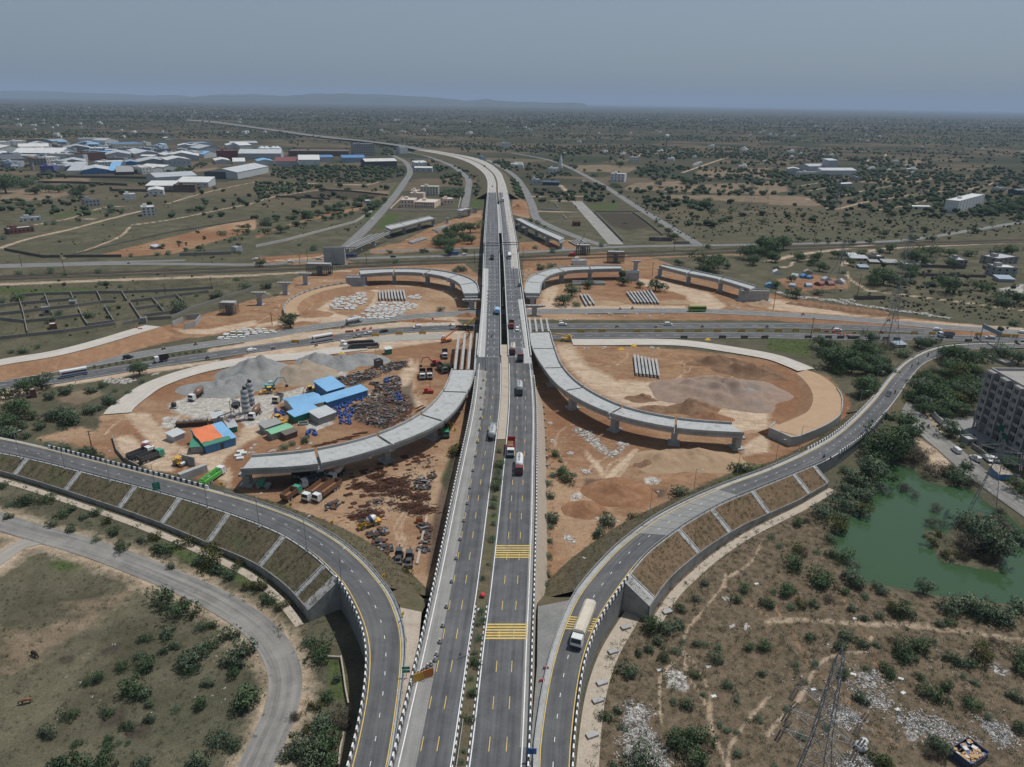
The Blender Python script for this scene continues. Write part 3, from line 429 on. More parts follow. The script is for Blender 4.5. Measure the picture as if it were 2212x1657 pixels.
# ---------------------------------------------------------------- haze: one closed box of even air round the whole scene
hz=MB();hz.box((0,30000-2000,248),(170000,68000,504));ho=hz.build('haze',M('_tmp',(1,1,1)))
hm=bpy.data.materials.new('haze_air');hm.use_nodes=True;nt=hm.node_tree;nt.nodes.remove(nt.nodes['Principled BSDF'])
pv=nd(nt,'ShaderNodeVolumePrincipled');pv.inputs['Color'].default_value=(.5,.64,.86,1);pv.inputs['Density'].default_value=5.4e-5;pv.inputs['Anisotropy'].default_value=0.0
nt.links.new(pv.outputs[0],nt.nodes['Material Output'].inputs['Volume']);ho.data.materials.clear();ho.data.materials.append(hm);struct(ho,'stuff')
# ---------------------------------------------------------------- roads
ASPH=asphalt('asphalt_highway',(.07,.072,.076),(.135,.136,.138))
ASPV=asphalt('asphalt_viaduct',(.08,.083,.09),(.135,.138,.145),joint=13.)
ASPR=asphalt('asphalt_ramp',(.074,.076,.08),(.132,.132,.132))
ASPG=asphalt('asphalt_grey',(.15,.15,.148),(.21,.205,.195))
CONR=asphalt('concrete_road',(.33,.31,.285),(.44,.42,.39),joint=4.5)
CONP=asphalt('concrete_ramp_patch',(.2,.198,.19),(.27,.265,.255),joint=4.5)
SHOU=asphalt('worn_shoulder',(.2,.195,.185),(.29,.28,.265))
PALE=asphalt('pale_new_paving',(.42,.385,.335),(.52,.48,.43))
DUST=asphalt('dusty_lane',(.3,.25,.2),(.38,.32,.26))
LANE=asphalt('old_lane',(.15,.146,.138),(.27,.255,.232))
WHITE=M('white_paint',(.72,.72,.7),.6,.12,.5,dirt=(.25,.24,.22),dscale=.8,damt=.5)
YELLOW=M('yellow_paint',(.62,.43,.1),.6,.15,.5,dirt=(.2,.18,.14),dscale=.6,damt=.5)
BLACK=M('black_paint',(.03,.03,.032),.6,.2)
CONC=M('concrete',(.36,.36,.35),.9,.2,.25,dirt=(.16,.155,.145),dscale=.18,damt=.45)
CONCL=M('new_concrete_deck',(.405,.41,.405),.9,.14,.3,dirt=(.2,.2,.195),dscale=.5,damt=.7)
CONCD=M('weathered_concrete',(.24,.235,.22),.95,.28,.3,dirt=(.08,.078,.07),dscale=.22,damt=.65)
CONCS=M('sandy_concrete',(.42,.36,.29),.95,.25,.3,dirt=(.2,.16,.12),dscale=.3,damt=.6)
STEEL=M('galvanised_steel',(.35,.36,.37),.5,.15,.8,metal=.6)
RUST=M('rusty_steel',(.13,.068,.042),.85,.35,.6)
DARK=M('dark_steel',(.04,.04,.042),.6,.3,.5)
VERGE=M('verge_grass',(.115,.095,.06),.95,.45,.35,dirt=(.075,.095,.04),dscale=.12,damt=.8)
VERGER=M('red_verge',(.16,.11,.068),.95,.45,.35,dirt=(.085,.085,.045),dscale=.15,damt=.8)
EARTH=M('earth_bank',(.27,.155,.09),.95,.25,.3,dirt=(.34,.22,.135),dscale=.15,damt=.8)
Z8=8.0
HW=[(1850,795,943,974,1126),(1657,844.7,977,1008,1141),(1500,882,1000.5,1028,1147),(1385,909.5,1016.5,1041.5,1150),(1242.5,941.8,1037,1060,1155),(1050,982,1060.5,1081,1159),(864,1020.6,1082,1098,1158),(745,1032.5,1082.6,1096.5,1145),(657,1040.2,1081.5,1092.3,1133.5),(580,1043,1080,1088.5,1123),(519.6,1045,1078,1084.7,1116.5),(460,1049,1075.5,1080.5,1105),(416,1052.5,1072,1076.2,1097),(388,1051.8,1069.3,1073.5,1088.5)]
HE=[[P('D',r[1+j],r[0],Z8)for r in HW]for j in range(4)]
far=[(370,1040,1058,1062,1079,8),(352,1014,1032,1036.5,1055,7.5),(340,981,998,1003,1022,7),(332,945,960,963.5,980,6.5),(324,900,913,916,930,5.5)]
HF=[[P('D',r[1+j],r[0],r[5])for r in far]for j in range(4)]
HALL=[crom(HE[j]+HF[j],8)for j in range(4)]
nb=13*8+1
i_br0=7*8-2;i_br1=12*8
def seg(j,a,b):return HALL[j][a:b]
hwy=struct(strip('highway',seg(0,0,i_br0+1),seg(1,0,i_br0+1),ASPH));hwy.name='highway_left'
hR=struct(strip('highway_right',seg(2,0,i_br0+1),seg(3,0,i_br0+1),ASPH))
def via(name,label,j):
 A,B=seg(j,i_br0,i_br1+1),seg(j+1,i_br0,i_br1+1)
 root=thing(name,label,'viaduct',A[0].lerp(B[0],.5)-Vector((0,0,Z8)))
 def bl(o):o.parent=root;o.matrix_parent_inverse=Matrix.Translation(-Vector(root.location));return o
 bl(strip('deck',A,B,ASPV))
 mb=MB()
 for i in range(len(A)-1):
  a,b,c,d=A[i],B[i],B[i+1],A[i+1];dz=Vector((0,0,-1.9));s=Vector((0,0,-.03))
  mb.quad(a+dz,d+dz,c+dz,b+dz);mb.quad(a+s,a+dz,d+dz,d+s);mb.quad(b+s,c+s,c+dz,b+dz)
 bl(mb.build('girder',CONC))
 L=[a.lerp(b,.5)for a,b in zip(A,B)];D=resample(L,27)
 for q,p in enumerate(D[1:-1]):
  k=min(range(len(L)),key=lambda i:(L[i]-p).length);t=(B[k]-A[k]);wd=t.length;an=math.atan2(t.y,t.x)
  mb=MB();mb.box((p.x,p.y,5.4),(wd-2,2.2,1.3),an)
  for o_ in(-.27,.27):mb.box((p.x+t.x*o_,p.y+t.y*o_,2.3),(1.9,1.9,5.0),an)
  bl(mb.build('pier',CONC))
 for side,E in((-1,A),(1,B)):
  mb=MB();w0,w1=(0,.45)if side<0 else(-.45,0);sweep(mb,E,[(w0,-.35),(w1,-.35),(w1,.95),(w0,.95)]);bl(mb.build('parapet',M('parapet_concrete',(.42,.42,.41),.9,.2,.3)))
 return root
via('viaduct','left carriageway viaduct on concrete piers, with a bare concrete left shoulder',0)
via('viaduct','right carriageway viaduct on concrete piers, with cones along its right side',2)
cr=struct(strip('highway_concrete_left',seg(0,i_br1,len(HALL[0])),seg(1,i_br1,len(HALL[0])),CONR))
cr=struct(strip('highway_concrete_right',seg(2,i_br1,len(HALL[0])),seg(3,i_br1,len(HALL[0])),CONR))
ff=[PL('D',[(900,324,5.5),(853,314.5,4.5),(778,305,3.5),(678,295,2.5),(553,277.5,2),(463,265.5,1.5),(400,260,1.5)]),PL('D',[(930,324,5.5),(880,314.5,4.5),(805,305,3.5),(690,292.5,2.5),(560,275,2),(463,262,1.5),(405,258,1.5)])]
struct(strip('highway_far',crom(ff[0]),crom(ff[1]),asphalt('far_road',(.15,.145,.135),(.2,.195,.185)),-.01))
struct(strip('median',seg(1,0,45),seg(2,0,45),VERGE,-.06));struct(strip('median_slab',seg(1,44,i_br0+3),seg(2,44,i_br0+3),CONCS,.12))
struct(strip('median_far',seg(1,i_br1-4,len(HALL[0])),seg(2,i_br1-4,len(HALL[0])),VERGE,.05));struct(strip('median_bridge',seg(1,i_br1-14,i_br1-4),seg(2,i_br1-14,i_br1-4),CONC,.15))
for j,(a,b,c0,c1,t0,t1)in enumerate(((0,1,0,i_br0-1,.045,.40),(0,1,i_br0,i_br0+19,.03,.33),(2,3,i_br0-1,i_br0+12,.66,.97),(2,3,i_br1-24,i_br1+1,.45,.97),(2,3,10,i_br0-1,.84,.985))):
 X,Y_=lane(seg(a,c0,c1),seg(b,c0,c1),t0,t1);struct(strip('shoulder_slab',X,Y_,SHOU if j in(0,4)else CONR if j in(3,)else M('bare_slab_strip',(.4,.4,.39),.9,.2,.4,dirt=(.22,.22,.21),dscale=.5,damt=.6),.012))
mb=MB()
for E,o_ in((seg(0,0,i_br0+1),.5),(seg(3,0,i_br0+1),-.5)):
 for i in range(len(E)-1):
  a,b=E[i],E[i+1];mb.quad(a+Vector((0,0,.02)),b+Vector((0,0,.02)),Vector((b.x,b.y,-.3)),Vector((a.x,a.y,-.3)))
mb.quad(HALL[0][i_br0],HALL[3][i_br0],Vector((HALL[3][i_br0].x,HALL[3][i_br0].y,-.3)),Vector((HALL[0][i_br0].x,HALL[0][i_br0].y,-.3)))
tag(mb.build('retaining_wall',CONCD),'weathered concrete retaining walls carrying the main highway near the camera','wall')
R3=seg(3,14,i_br0-3);o3=offs(R3,.15,-.4);o4=offs(R3,3.2);
for i,p in enumerate(o4):p.z=.15
tag(strip('concrete_apron',o3,o4,CONCS),'sloping sandy concrete apron along the right side of the main highway','apron')
for side,E in((-1,seg(0,i_br1,len(HALL[0]))),(1,seg(3,i_br1,len(HALL[0])))):
 T=offs(E,side*1.8*Z8)
 for p in T:p.z=-.1
 struct(strip('embankment_slope',E,T,VERGE,-.02,cols=3))
def lerpE(a,b,t):return[p.lerp(q,t)for p,q in zip(a,b)]
mk=MB()
n0,n1=0,nb
for(a,b,lst)in((0,1,((.115,.2,0,0,0),(.97,.2,0,0,0),(.43,.14,3,6,1),(.70,.14,3,6,1))),(2,3,((.045,.2,0,0,0),(.885,.2,0,0,0),(.33,.14,3,6,1),(.62,.14,3,6,1)))):
 for t,wd,on,off,yl in lst:
  E=lerpE(seg(a,0,i_br0),seg(b,0,i_br0),t);line_mb(mk,E,wd,.03,on,off,yl)
  E=lerpE(seg(a,i_br0,len(HALL[0])),seg(b,i_br0,len(HALL[0])),t if yl==0 else t);line_mb(mk,E,wd,.03,on,off,0)
def rumble(A,B,ys,x0,x1,z):
 for y in ys:
  a,b=P('D',x0(y),y,z),P('D',x1(y),y,z);h=Vector((0,.22,0));o_=Vector((0,0,.034));mk.quad(a-h+o_,b-h+o_,b+h+o_,a+h+o_,1)
lin=lambda xa,ya,xb,yb:(lambda y:xa+(xb-xa)*(y-ya)/(yb-ya))
rumble(0,0,[1179,1184,1189,1194,1199,1204],lin(1072,1179,1069,1204),lin(1146.5,1179,1146,1204),Z8)
rumble(0,0,[1349,1355,1361,1367,1373,1379],lin(1052,1349,1048,1379),lin(1139.5,1349,1138,1379),Z8)
mk.build('lane_markings',[WHITE,YELLOW]);struct(bpy.data.objects['lane_markings'])
# ---------------------------------------------------------------- slip ramps
LR=[((800,1850),(690,1850),8),((845,1657),(752,1657),8),((866,1518),(783,1518),8),((875,1432),(791,1432),8),((876,1382),(787,1382),8),((868,1337),(775,1340),8),((848,1287),(757,1300),8),((821,1249),(738,1266),7.9),((783,1207),(712,1236),7.6),((728,1163),(668,1196),7.2),((648,1119),(600,1153),6.8),((553,1084),(518,1120),6.3),((468,1060),(440,1094),5.9),((350,1029),(330,1062),5.4),((230,999),(213,1031),5),((105,967),(92,1000),4.6),((0,944),(-12,978),4.3),((-150,918),(-165,951),4)]
RR=[((1150,1850),(1228,1850),8),((1152,1657),(1237,1657),8),((1156,1593),(1241,1593),8),((1171,1493),(1252,1493),8),((1188,1417),(1267,1417),8),((1213,1342),(1294,1345),8),((1246,1275),(1331,1285),8),((1306,1204),(1390,1207),7.8),((1356,1159),(1440,1164),7.5),((1419,1114),(1495,1126),7),((1491,1077),(1560,1090),6.5),((1569,1044),(1625,1062),6),((1659,1011),(1715,1025),5.4),((1744,972),(1800,987),4.6),((1814,929),(1874,934),3.6),((1880,866),(1930,870),2.4),((1922,814),(1963,822),1.6),((1959,779),(1994,787),1.1),((2009,754),(2034,769),.8),((2060,744),(2085,756),.7),((2130,741),(2140,752.5),.6),((2212,740),(2212,751),.5),((2400,736),(2400,747),.5)]
def ramp(tab):return[crom([P('D',*r[k],r[2])for r in tab],6)for k in(0,1)]
Li,Lo=ramp(LR);Ri,Ro=ramp(RR)
struct(strip('ramp_left',Li,Lo,ASPR,-.004));struct(strip('ramp_right',Ri,Ro,ASPR,-.004))
X,Y_=Ri[8*6+1:11*6-1],Ro[8*6+1:11*6-1];struct(strip('ramp_concrete_patch',*lane(X,Y_,.06,.95),CONP,.01))
for a,b,c,d,t0,t1 in((Li,Lo,0,len(Li),.0,.1),(Li,Lo,40,len(Li),.93,1),(Ri,Ro,0,len(Ri),0,.14),(Ri,Ro,36,len(Ri),.95,1)):
 struct(strip('ramp_shoulder',*lane(a[c:d],b[c:d],t0,t1),CONC,.006))
mk=MB()
for A,B,ti,to in((Li,Lo,.125,.9),(Ri,Ro,.165,.91)):
 line_mb(mk,lerpE(A,B,ti),.18,.026,k=1);line_mb(mk,lerpE(A,B,to)[:60],.18,.026,k=1);line_mb(mk,lerpE(A,B,.5),.12,.026,1.6,3.4,0)
for i in range(6):
 y0=1332+i*5;a=P('D',1230-i*2.2+1,y0,8.03);b=P('D',1293-i*3.2,y0+6,8.03);h=Vector((0,.16,0));mk.quad(a-h,b-h,b+h,a+h,1)
struct(mk.build('ramp_markings',[WHITE,YELLOW]))
def toe(E,k,side,run,zt=0.0):
 T=offs(E,side*run)
 for p,e in zip(T,E):p.z=zt
 return T
def sloped(name,E,side,ratio,mat,zt0,cols=4,md=99):
 T=[]
 for i,e in enumerate(E):
  t=E[min(i+1,len(E)-1)]-E[max(i-1,0)];zt=max(zt0,e.z-md);n=Vector((t.y,-t.x,0)).normalized();q=e+n*side*ratio*(e.z-zt);q.z=zt;T.append(q)
 o=struct(strip(name,E,T,mat,-.03,cols=cols));return T
iw=7*6+2
LT=sloped('ramp_slope',Lo[iw:],-1 if(Lo[iw]-Li[iw]).cross(Lo[iw+1]-Lo[iw]).z<0 else 1,1.75,VERGE,1.6)
sgn=(Lo[60]-Li[60]).dot(offs(Lo,1)[60]-Lo[60]);sL=1 if sgn>0 else -1
bpy.data.objects.remove(bpy.data.objects['ramp_slope']);LT=sloped('ramp_slope',Lo[iw:],sL,1.6,VERGE,1.6,md=4.6)
sR=1 if(Ro[60]-Ri[60]).dot(offs(Ro,1)[60]-Ro[60])>0 else -1
RT=sloped('ramp_slope',Ro[6*6+2:13*6-2],sR,1.55,VERGER,1.6,md=4.0)
RI2=sloped('ramp_verge',Ri[6*6:20*6],-sR,1.5,VERGE,-.05);LI2=sloped('ramp_verge',Li[6*6+3:12*6],-sL,1.5,VERGE,-.05)
sloped('ramp_verge',Ri[14*6+4:20*6],-sR,2.0,VERGE,-.05);sloped('ramp_verge',Ro[15*6-2:20*6],sR,1.6,VERGE,-.05)
def toewall(T,label,top=0.0):
 mb=MB();sweep(mb,T,[(-.2,-4.6),(.2,-4.6),(.2,top),(-.2,top)]);return tag(mb.build('toe_wall',CONCD),label,'wall')
toewall(LT,'dark weathered concrete wall at the foot of the left ramp slope');toewall(RT,'grey concrete wall at the foot of the right ramp slope, above the stony drain')
def vwall(E,label,z=-.4):
 mb=MB()
 for a,b in zip(E,E[1:]):mb.quad(a+Vector((0,0,.02)),b+Vector((0,0,.02)),Vector((b.x,b.y,z)),Vector((a.x,a.y,z)))
 return tag(mb.build('retaining_wall',M('panel_wall',(.2,.2,.195),.9,.25,.4,dirt=(.1,.1,.095),dscale=.3,damt=.6)),label,'wall')
vwall(Lo[:iw+1],'dark panelled retaining wall under the left ramp beside the culvert pit');vwall(Ro[:6*6+3],'grey panelled retaining wall under the right ramp above the concrete drain');vwall(Ro[13*6-3:15*6],'low concrete wall under the right ramp bend beside the pond trees');vwall(Li[12*6:],'low concrete wall along the yard side of the left ramp');vwall(Li[6*6-8:6*6+4],'short wall under the inner edge of the left ramp')
def wing(label,top,foot0,run,back):
 mb=MB();a=top;b=foot0;v=back
 i=mb.vs([a,b,Vector((b.x,b.y,-.4)),Vector((a.x,a.y,-.4)),a+v,b+v,Vector((b.x,b.y,-.4))+v,Vector((a.x,a.y,-.4))+v])
 for q in((0,1,2,3),(7,6,5,4),(0,4,5,1),(1,5,6,2),(0,3,7,4)):mb.face([i+j for j in q])
 return tag(mb.build('wing_wall',M('wing_concrete',(.33,.32,.3),.95,.25,.4,dirt=(.15,.15,.14),dscale=.35,damt=.6)),label,'wall')
tl=(Lo[iw+3]-Lo[iw]).normalized();wing('pale concrete wing slab closing the end of the left ramp slope above the culvert pit',Lo[iw]+Vector((0,0,.06)),LT[0]+Vector((0,0,.1)),0,tl*2.8)
tr_=(Ro[6*6+5]-Ro[6*6+2]).normalized();wing('grey panelled concrete wing wall closing the end of the right ramp slope',Ro[6*6+2]+Vector((0,0,.06)),RT[0]+Vector((0,0,.1)),0,tr_*2.6)
def gore(name,pts,mat,z):
 mb=MB();i=mb.vs(PL('D',pts,z));mb.face(range(i,i+len(pts)));o=mb.build(name,mat);
 if o.data.polygons[0].normal.z<0:o.data.flip_normals()
 return struct(o)
gore('gore_slab',[(864,1312),(911,1322),(903,1400),(880,1490),(860,1590),(845,1657),(842,1657),(862,1540),(873,1460),(878,1382)],CONCS,7.9)
gore('gore_slab',[(1162,1310),(1232,1296),(1209,1345),(1186,1412),(1169,1488),(1154,1590),(1150,1657),(1143,1657),(1150,1560),(1160,1440)],M('gore_grey',(.2,.2,.19),.95,.25,.3,dirt=(.33,.28,.22),dscale=.2,damt=.6),7.9)
def flatpatch(name,t,pts,z,mat):
 mb=MB();i=mb.vs(PL(t,pts,z));mb.face(range(i,i+len(pts)));o=mb.build(name,mat)
 if o.data.polygons[0].normal.z<0:o.data.flip_normals()
 return struct(o)
mbv=MB();q=PL('D',[(848,1287),(866,1312)],7.8)+PL('D',[(911,1322),(925,1262)],7.0)+PL('D',[(922,1240),(886,1262),(850,1262)],3.0)
i=mbv.vs([q[0],q[1],q[2],q[3]]);
flatpatch('apron_slab','E1',[(1000,-60),(1190,-40),(1260,60),(1330,100),(1110,110)],.3,CONC)
flatpatch('verge_patch','E1',[(1130,90),(1340,90),(1440,200),(1440,320),(1250,280)],6.2,VERGE)
for A_,B_,dx,m_ in(((864,1312),(911,1322),-3,VERGE),((1162,1310),(1232,1296),4,VERGE)):
 a,b=P('D',*A_,7.88),P('D',*B_,7.88);mb=MB();c_,e_=b+Vector((dx if dx>0 else 0,15,-8)),a+Vector((dx if dx<0 else 0,15,-8));mb.quad(a,b,c_,e_);mb.quad(a-Vector((0,0,.01)),e_,Vector((e_.x,e_.y,-1)),Vector((a.x,a.y,-1)));struct(mb.build('gore_bank',m_))
def chute(a,b,label,w=1.0):
 mb=MB();d=(b-a);s=Vector((d.y,-d.x,0)).normalized();up=Vector((0,0,1))
 for o_,ww,h in((-w*.75,.28,.16),(0,.9,.05),(w*.75,.28,.16)):
  p=[a+s*(o_-ww/2),a+s*(o_+ww/2),b+s*(o_+ww/2),b+s*(o_-ww/2)];i=mb.vs([x-up*.25 for x in p]+[x+up*(h+.03)for x in p])
  for f in((4,5,6,7),(0,1,5,4),(1,2,6,5),(2,3,7,6),(3,0,4,7)):mb.face([i+j for j in f])
 tag(mb.build('drain_chute',CONC),label,'drain','drain chutes down the ramp slopes')
for n_,(x,y)in enumerate(((60,995),(178,1022),(292,1052),(388,1078),(492,1108),(611,1158),(700,1226))):
 k=min(range(iw,len(Lo)),key=lambda i:(pix(Lo[i])[0]-x)**2+(pix(Lo[i])[1]-y)**2)
 chute(Lo[k],LT[k-iw],'concrete drain chute on the left ramp slope, %s of seven'%nth(n_,7))
for n_,(x,y)in enumerate(((1360,1235),(1462,1145),(1540,1100),(1625,1062),(1712,1025),(1775,1000))):
 k=min(range(38,76),key=lambda i:(pix(Ro[i])[0]-x)**2+(pix(Ro[i])[1]-y)**2)
 chute(Ro[k],RT[min(k-38,len(RT)-1)],'concrete drain chute on the right ramp slope, %s of six'%nth(n_,6))
T=offs(LT,sL*1.4);T2=offs(LT,sL*3.4)
struct(strip('lined_drain',[Vector((p.x,p.y,.12))for p in T],[Vector((p.x,p.y,.12))for p in T2],CONCS))
T=[Vector((p.x,p.y,.15))for p in offs(Ro[6:6*6+8],sR*.6)];T2=[Vector((p.x,p.y,.1))for p in offs(Ro[6:6*6+8],sR*4.6)];struct(strip('lined_drain',T,T2,CONCS,cols=2))
T=[Vector((p.x,p.y,.12))for p in offs(RT,sR*.8)];T2=[Vector((p.x,p.y,.1))for p in offs(RT,sR*3.2)];struct(strip('lined_drain',T,T2,CONCS,cols=2))
def barrier(path,label,stepm=.9,w=.45,h=.95,mats=None,chev=True,group='striped crash barriers'):
 mb=MB();pts=resample(path,stepm);ks=[i%2 for i in range(len(pts)-1)]
 sweep(mb,pts,[(-w/2,-.1),(w/2,-.1),(w/2*.55,h),(-w/2*.55,h)],ks=ks)
 return tag(mb.build('crash_barrier',mats or[WHITE,BLACK]),label,'barrier',group)
iE=i_br0-2
barrier(seg(0,0,iE),'black and white striped crash barrier along the left edge of the main highway');barrier(seg(3,0,iE),'black and white striped crash barrier along the right edge of the main highway')
barrier(Lo[:iw+3],'striped crash barrier on the outer edge of the left ramp above the pit');barrier(Ro[:6*6+4],'striped crash barrier on the outer edge of the right ramp above its wall')
barrier(Li[12*6+1:15*6+1],'black and white chevron barrier along the yard side of the left ramp',1.1);barrier(Ri[13*6:15*6+2],'chevron barrier on the inner side of the right ramp by the filled loop',1.0)
barrier(Ro[13*6+1:15*6-1],'striped barrier on the right ramp bend beside the pond trees',.9)
K1=[MB(),MB()]
for E,lab in((seg(1,0,30),'left'),(seg(2,0,30),'right')):
 barrier(E,'low black and white kerb on the %s side of the planted median'%lab,.8,.3,.22,group='median kerbs')
def guard(path,label):
 mb=MB();sweep(mb,resample(path,3),[(-.06,.42),(.06,.42),(.06,.78),(-.06,.78)])
 for p in resample(path,3.0):mb.box((p.x,p.y,p.z+.35),(.16,.16,.8))
 return tag(mb.build('guard_rail',STEEL),label,'guard rail','steel guard rails along the ramps')
guard(offs(Lo[iw+2:],-.3*sL),'steel guard rail along the slope side of the left ramp');guard(Li[3:12*6],'steel guard rail along the inner side of the left ramp');guard(Ri[3:13*6],'steel guard rail along the inner side of the right ramp');guard(offs(Ro[6*6+4:13*6],-.3*sR),'steel guard rail along the slope side of the right ramp');guard(Ri[15*6+2:21*6],'steel guard rail on the outside of the far right ramp bend');guard(offs(lerpE(seg(1,0,14),seg(2,0,14),.3),0),'steel guard rail inside the planted median near the camera')
# ---------------------------------------------------------------- lower highway, back roads, railway, lanes
def road(name,spec,width,mat,dz,z=0.0,marks=None,n=6):
 pts=crom([P(*s[:3],s[3]if len(s)>3 else z)for s in spec],n);A=offs(pts,-width/2,dz);B=offs(pts,width/2,dz)
 o=struct(strip(name,A,B,mat));
 return pts
def D_(*p):return[('D',)+q for q in p]
mk=MB()
r1=road('lower_highway',D_((-250,858),(0,817),(175,789),(350,759),(553,729),(703,703.7),(803,693),(928,681),(1016,676),(1131,673.5),(1281,672),(1481,671.5),(1659,678.6),(1784,686),(1909,695),(2034,706),(2212,719),(2450,739)),9.6,ASPG,.12)
r2=road('lower_highway',D_((-250,868),(0,833),(113,822),(325,788),(553,754),(678,737),(803,719),(903,711.5),(1004,708.6),(1169,706),(1356,705),(1659,704),(1784,706),(1884,709),(2034,718)),10.5,ASPR,.14)
r3=road('lower_highway',D_((1190,726),(1330,725),(1481,724.6),(1659,725),(1834,729),(1984,729.5),(2100,731),(2212,734),(2450,745)),9.6,ASPR,.16)
road('service_strip',D_((800,735),(870,730),(960,727)),9,asphalt('dusty_asphalt',(.3,.28,.25),(.36,.34,.3)),.1)
for r_ in(r1,r2,r3):
 line_mb(mk,r_,.16,.19,3,6,0)
 for s_ in(-1,1):line_mb(mk,offs(r_,s_*4.2),.16,.19,k=0)
struct(mk.build('lower_highway_markings',[WHITE,YELLOW]))
struct(strip('highway_median',offs(r1[12:30],5.2,.05),offs(r2[12:30],-5.6,.05),DUST))if False else None
road('back_road',D_((-200,580),(0,577),(275,570),(553,572),(640,565),(753,559),(900,555),(1028,551),(1206,541),(1356,533),(1606,529),(1709,527),(1884,523),(1984,515.7),(2110,495.7),(2212,479.5),(2400,452)),8,ASPG,.1)
road('back_lane',D_((-200,575),(0,572.5),(250,566),(400,562.5)),6,ASPG,.08);road('back_lane',D_((806,543),(920,539),(1037,535.6)),6,ASPG,.09)
road('service_road',D_((733,548),(803,480.7),(853,423),(874,393),(886,370.6),(876,350.5),(853,338),(828,329)),9.5,ASPG,.1)
road('service_road',D_((1004,448),(1012.5,392.5),(1000.7,376.4),(974.4,357.5),(938,343),(908.6,334),(860,325)),9,ASPG,.1)
road('service_road',D_((1054,345.6),(1106,375.6),(1131,405.6),(1148.6,440.6),(1158.6,470.6),(1193.6,490.7),(1256,515.7),(1306,530.8)),9,ASPG,.1)
road('plot_road',D_((1246,435.6),(1289,482),(1331,528)),13,M('plot_road_pale',(.26,.25,.235),.9,.2,.1,dirt=(.36,.34,.31),dscale=.1,damt=.6),.08)
road('plot_road',D_((1507,528),(1436,484),(1369,443),(1281,388),(1193.6,348),(1106,330.5)),9,ASPG,.08)
road('dirt_causeway',D_((1870,855),(1946,873),(1975,900),(2010,938),(2055,976),(2100,1015),(2160,1060),(2260,1130)),8.5,LANE,.2)
lp=road('gravel_lane',D_((-120,1084),(0,1127),(90,1154),(200,1186),(330,1235),(460,1293),(545,1346),(593,1399),(616,1460),(608,1530),(583,1590),(553,1657),(520,1740)),6.6,LANE,.1)
road('gravel_lane',D_((-60,1250),(0,1207),(45,1178),(100,1163)),5,asphalt('fork_dust',(.27,.245,.215),(.34,.31,.27)),.07)
rt=road('railway',D_((-200,612),(0,603.5),(275,594),(553,584.5),(800,575),(1030,566.5),(1121,563),(1400,553),(1659,541),(1900,533),(2212,523.5),(2400,518)),4.2,M('ballast',(.13,.12,.11),.95,.3,.6),.35)
rt2=road('railway',D_((-200,606),(0,598),(1028,560),(1121,555.5),(1400,546),(1659,535),(1900,527.5),(2212,518.5)),3.6,MATS['ballast'],.3)
mb=MB()
for r_ in(rt,rt2):
 for s_ in(-.8,.8):sweep(mb,offs(r_,s_,.36),[(-.06,0),(.06,0),(.06,.18),(-.06,.18)])
struct(mb.build('rails',RUST))
e1=crom(PL('D',[(-150,818,4),(0,783,4),(110,765,4),(200,743,4),(290,716,4),(330,704,3.4)]),6);A=offs(e1,-4.5);B=offs(e1,4.5)
struct(strip('new_approach',A,B,PALE,.03));s1=1 if(B[3]-A[3]).y<0 else -1
sloped('approach_bank',offs(e1,5.0*s1),s1,2.2,EARTH,0);sloped('approach_bank',offs(e1,-5.0*s1),-s1,1.3,EARTH,0)
lo1=PL('D',[(252,893),(262,880),(290,858),(330,832),(400,806),(480,787),(560,775),(650,768),(720,757),(790,748)],.3);lo1=crom(lo1,6)
struct(strip('loop_paving',offs(lo1,-4.6),offs(lo1,5.0),PALE,.02))
lo2=crom(PL('B2',[(520,880,.3),(800,880,.3),(1200,878,.3),(1500,890,.3),(1800,930,.3),(2209,1000,.4)])+PL('B3',[(200,1065,.5),(330,1120,.6)]),6)
struct(strip('loop_paving',offs(lo2,-4.8),offs(lo2,4.8),PALE,.02))
OI=[((330,1120),(240,1150),.8),((450,1165),(300,1200),1.5),((560,1245),(350,1260),2.3),((630,1340),(385,1330),2.9),((640,1430),(385,1400),3.2),((620,1510),(350,1470),3.3),((545,1575),(290,1510),3.3),((430,1635),(200,1550),3.3),((280,1695),(15,1625),3.3)]
oo,ii=crom([P('B3',*a,z)for a,b,z in OI],5),crom([P('B3',*b,z)for a,b,z in OI],5)
struct(strip('loop_earth_fill',oo,ii,M('sand_fill',(.4,.275,.175),.95,.14,.3,dirt=(.34,.23,.14),dscale=.12,damt=.6),.02,cols=4));sloped('loop_bank',ii,1 if(ii[20]-oo[20]).dot(offs(ii,1)[20]-ii[20])>0 else -1,1.4,EARTH,0);TB=bpy.data.objects['loop_bank'];TB=[Vector(v.co)for v in TB.data.vertices][-1];(mb:=MB()).quad(ii[-1],TB,TB-Vector((0,0,.5)),Vector((ii[-1].x,ii[-1].y,-.3)));struct(mb.build('loop_bank',EARTH))
mb=MB();sweep(mb,oo[12:],[(-.25,-3.6),(.25,-3.6),(.25,.5),(-.25,.5)]);tag(mb.build('curved_wall',M('wall_panels',(.3,.3,.29),.9,.25,.5,dirt=(.42,.38,.33),dscale=.4,damt=.7)),'curved wall of grey concrete panels holding the sandy loop fill','wall')
mb=MB();e_=[oo[-1],P('B3',205,1708,3.3),ii[-1],P('B3',60,1575,3.3)];sweep(mb,e_,[(-.3,-3.6),(.3,-3.6),(.3,.4),(-.3,.4)]);tag(mb.build('end_wall',CONC),'grey angular end wall of the sandy loop fill','wall')
i=(mb:=MB()).vs([p-Vector((0,0,.1))for p in e_]);mb.face(range(i,i+4));o=mb.build('loop_earth_fill',MATS['sand_fill']);struct(o)
lo4=PL('B1',[(800,385,4.6),(600,420,4.2),(450,468,3.6),(345,525,2.8),(300,590,2),(320,650,1)]);lo4=crom(lo4,6);o4=offs(lo4,4.6)
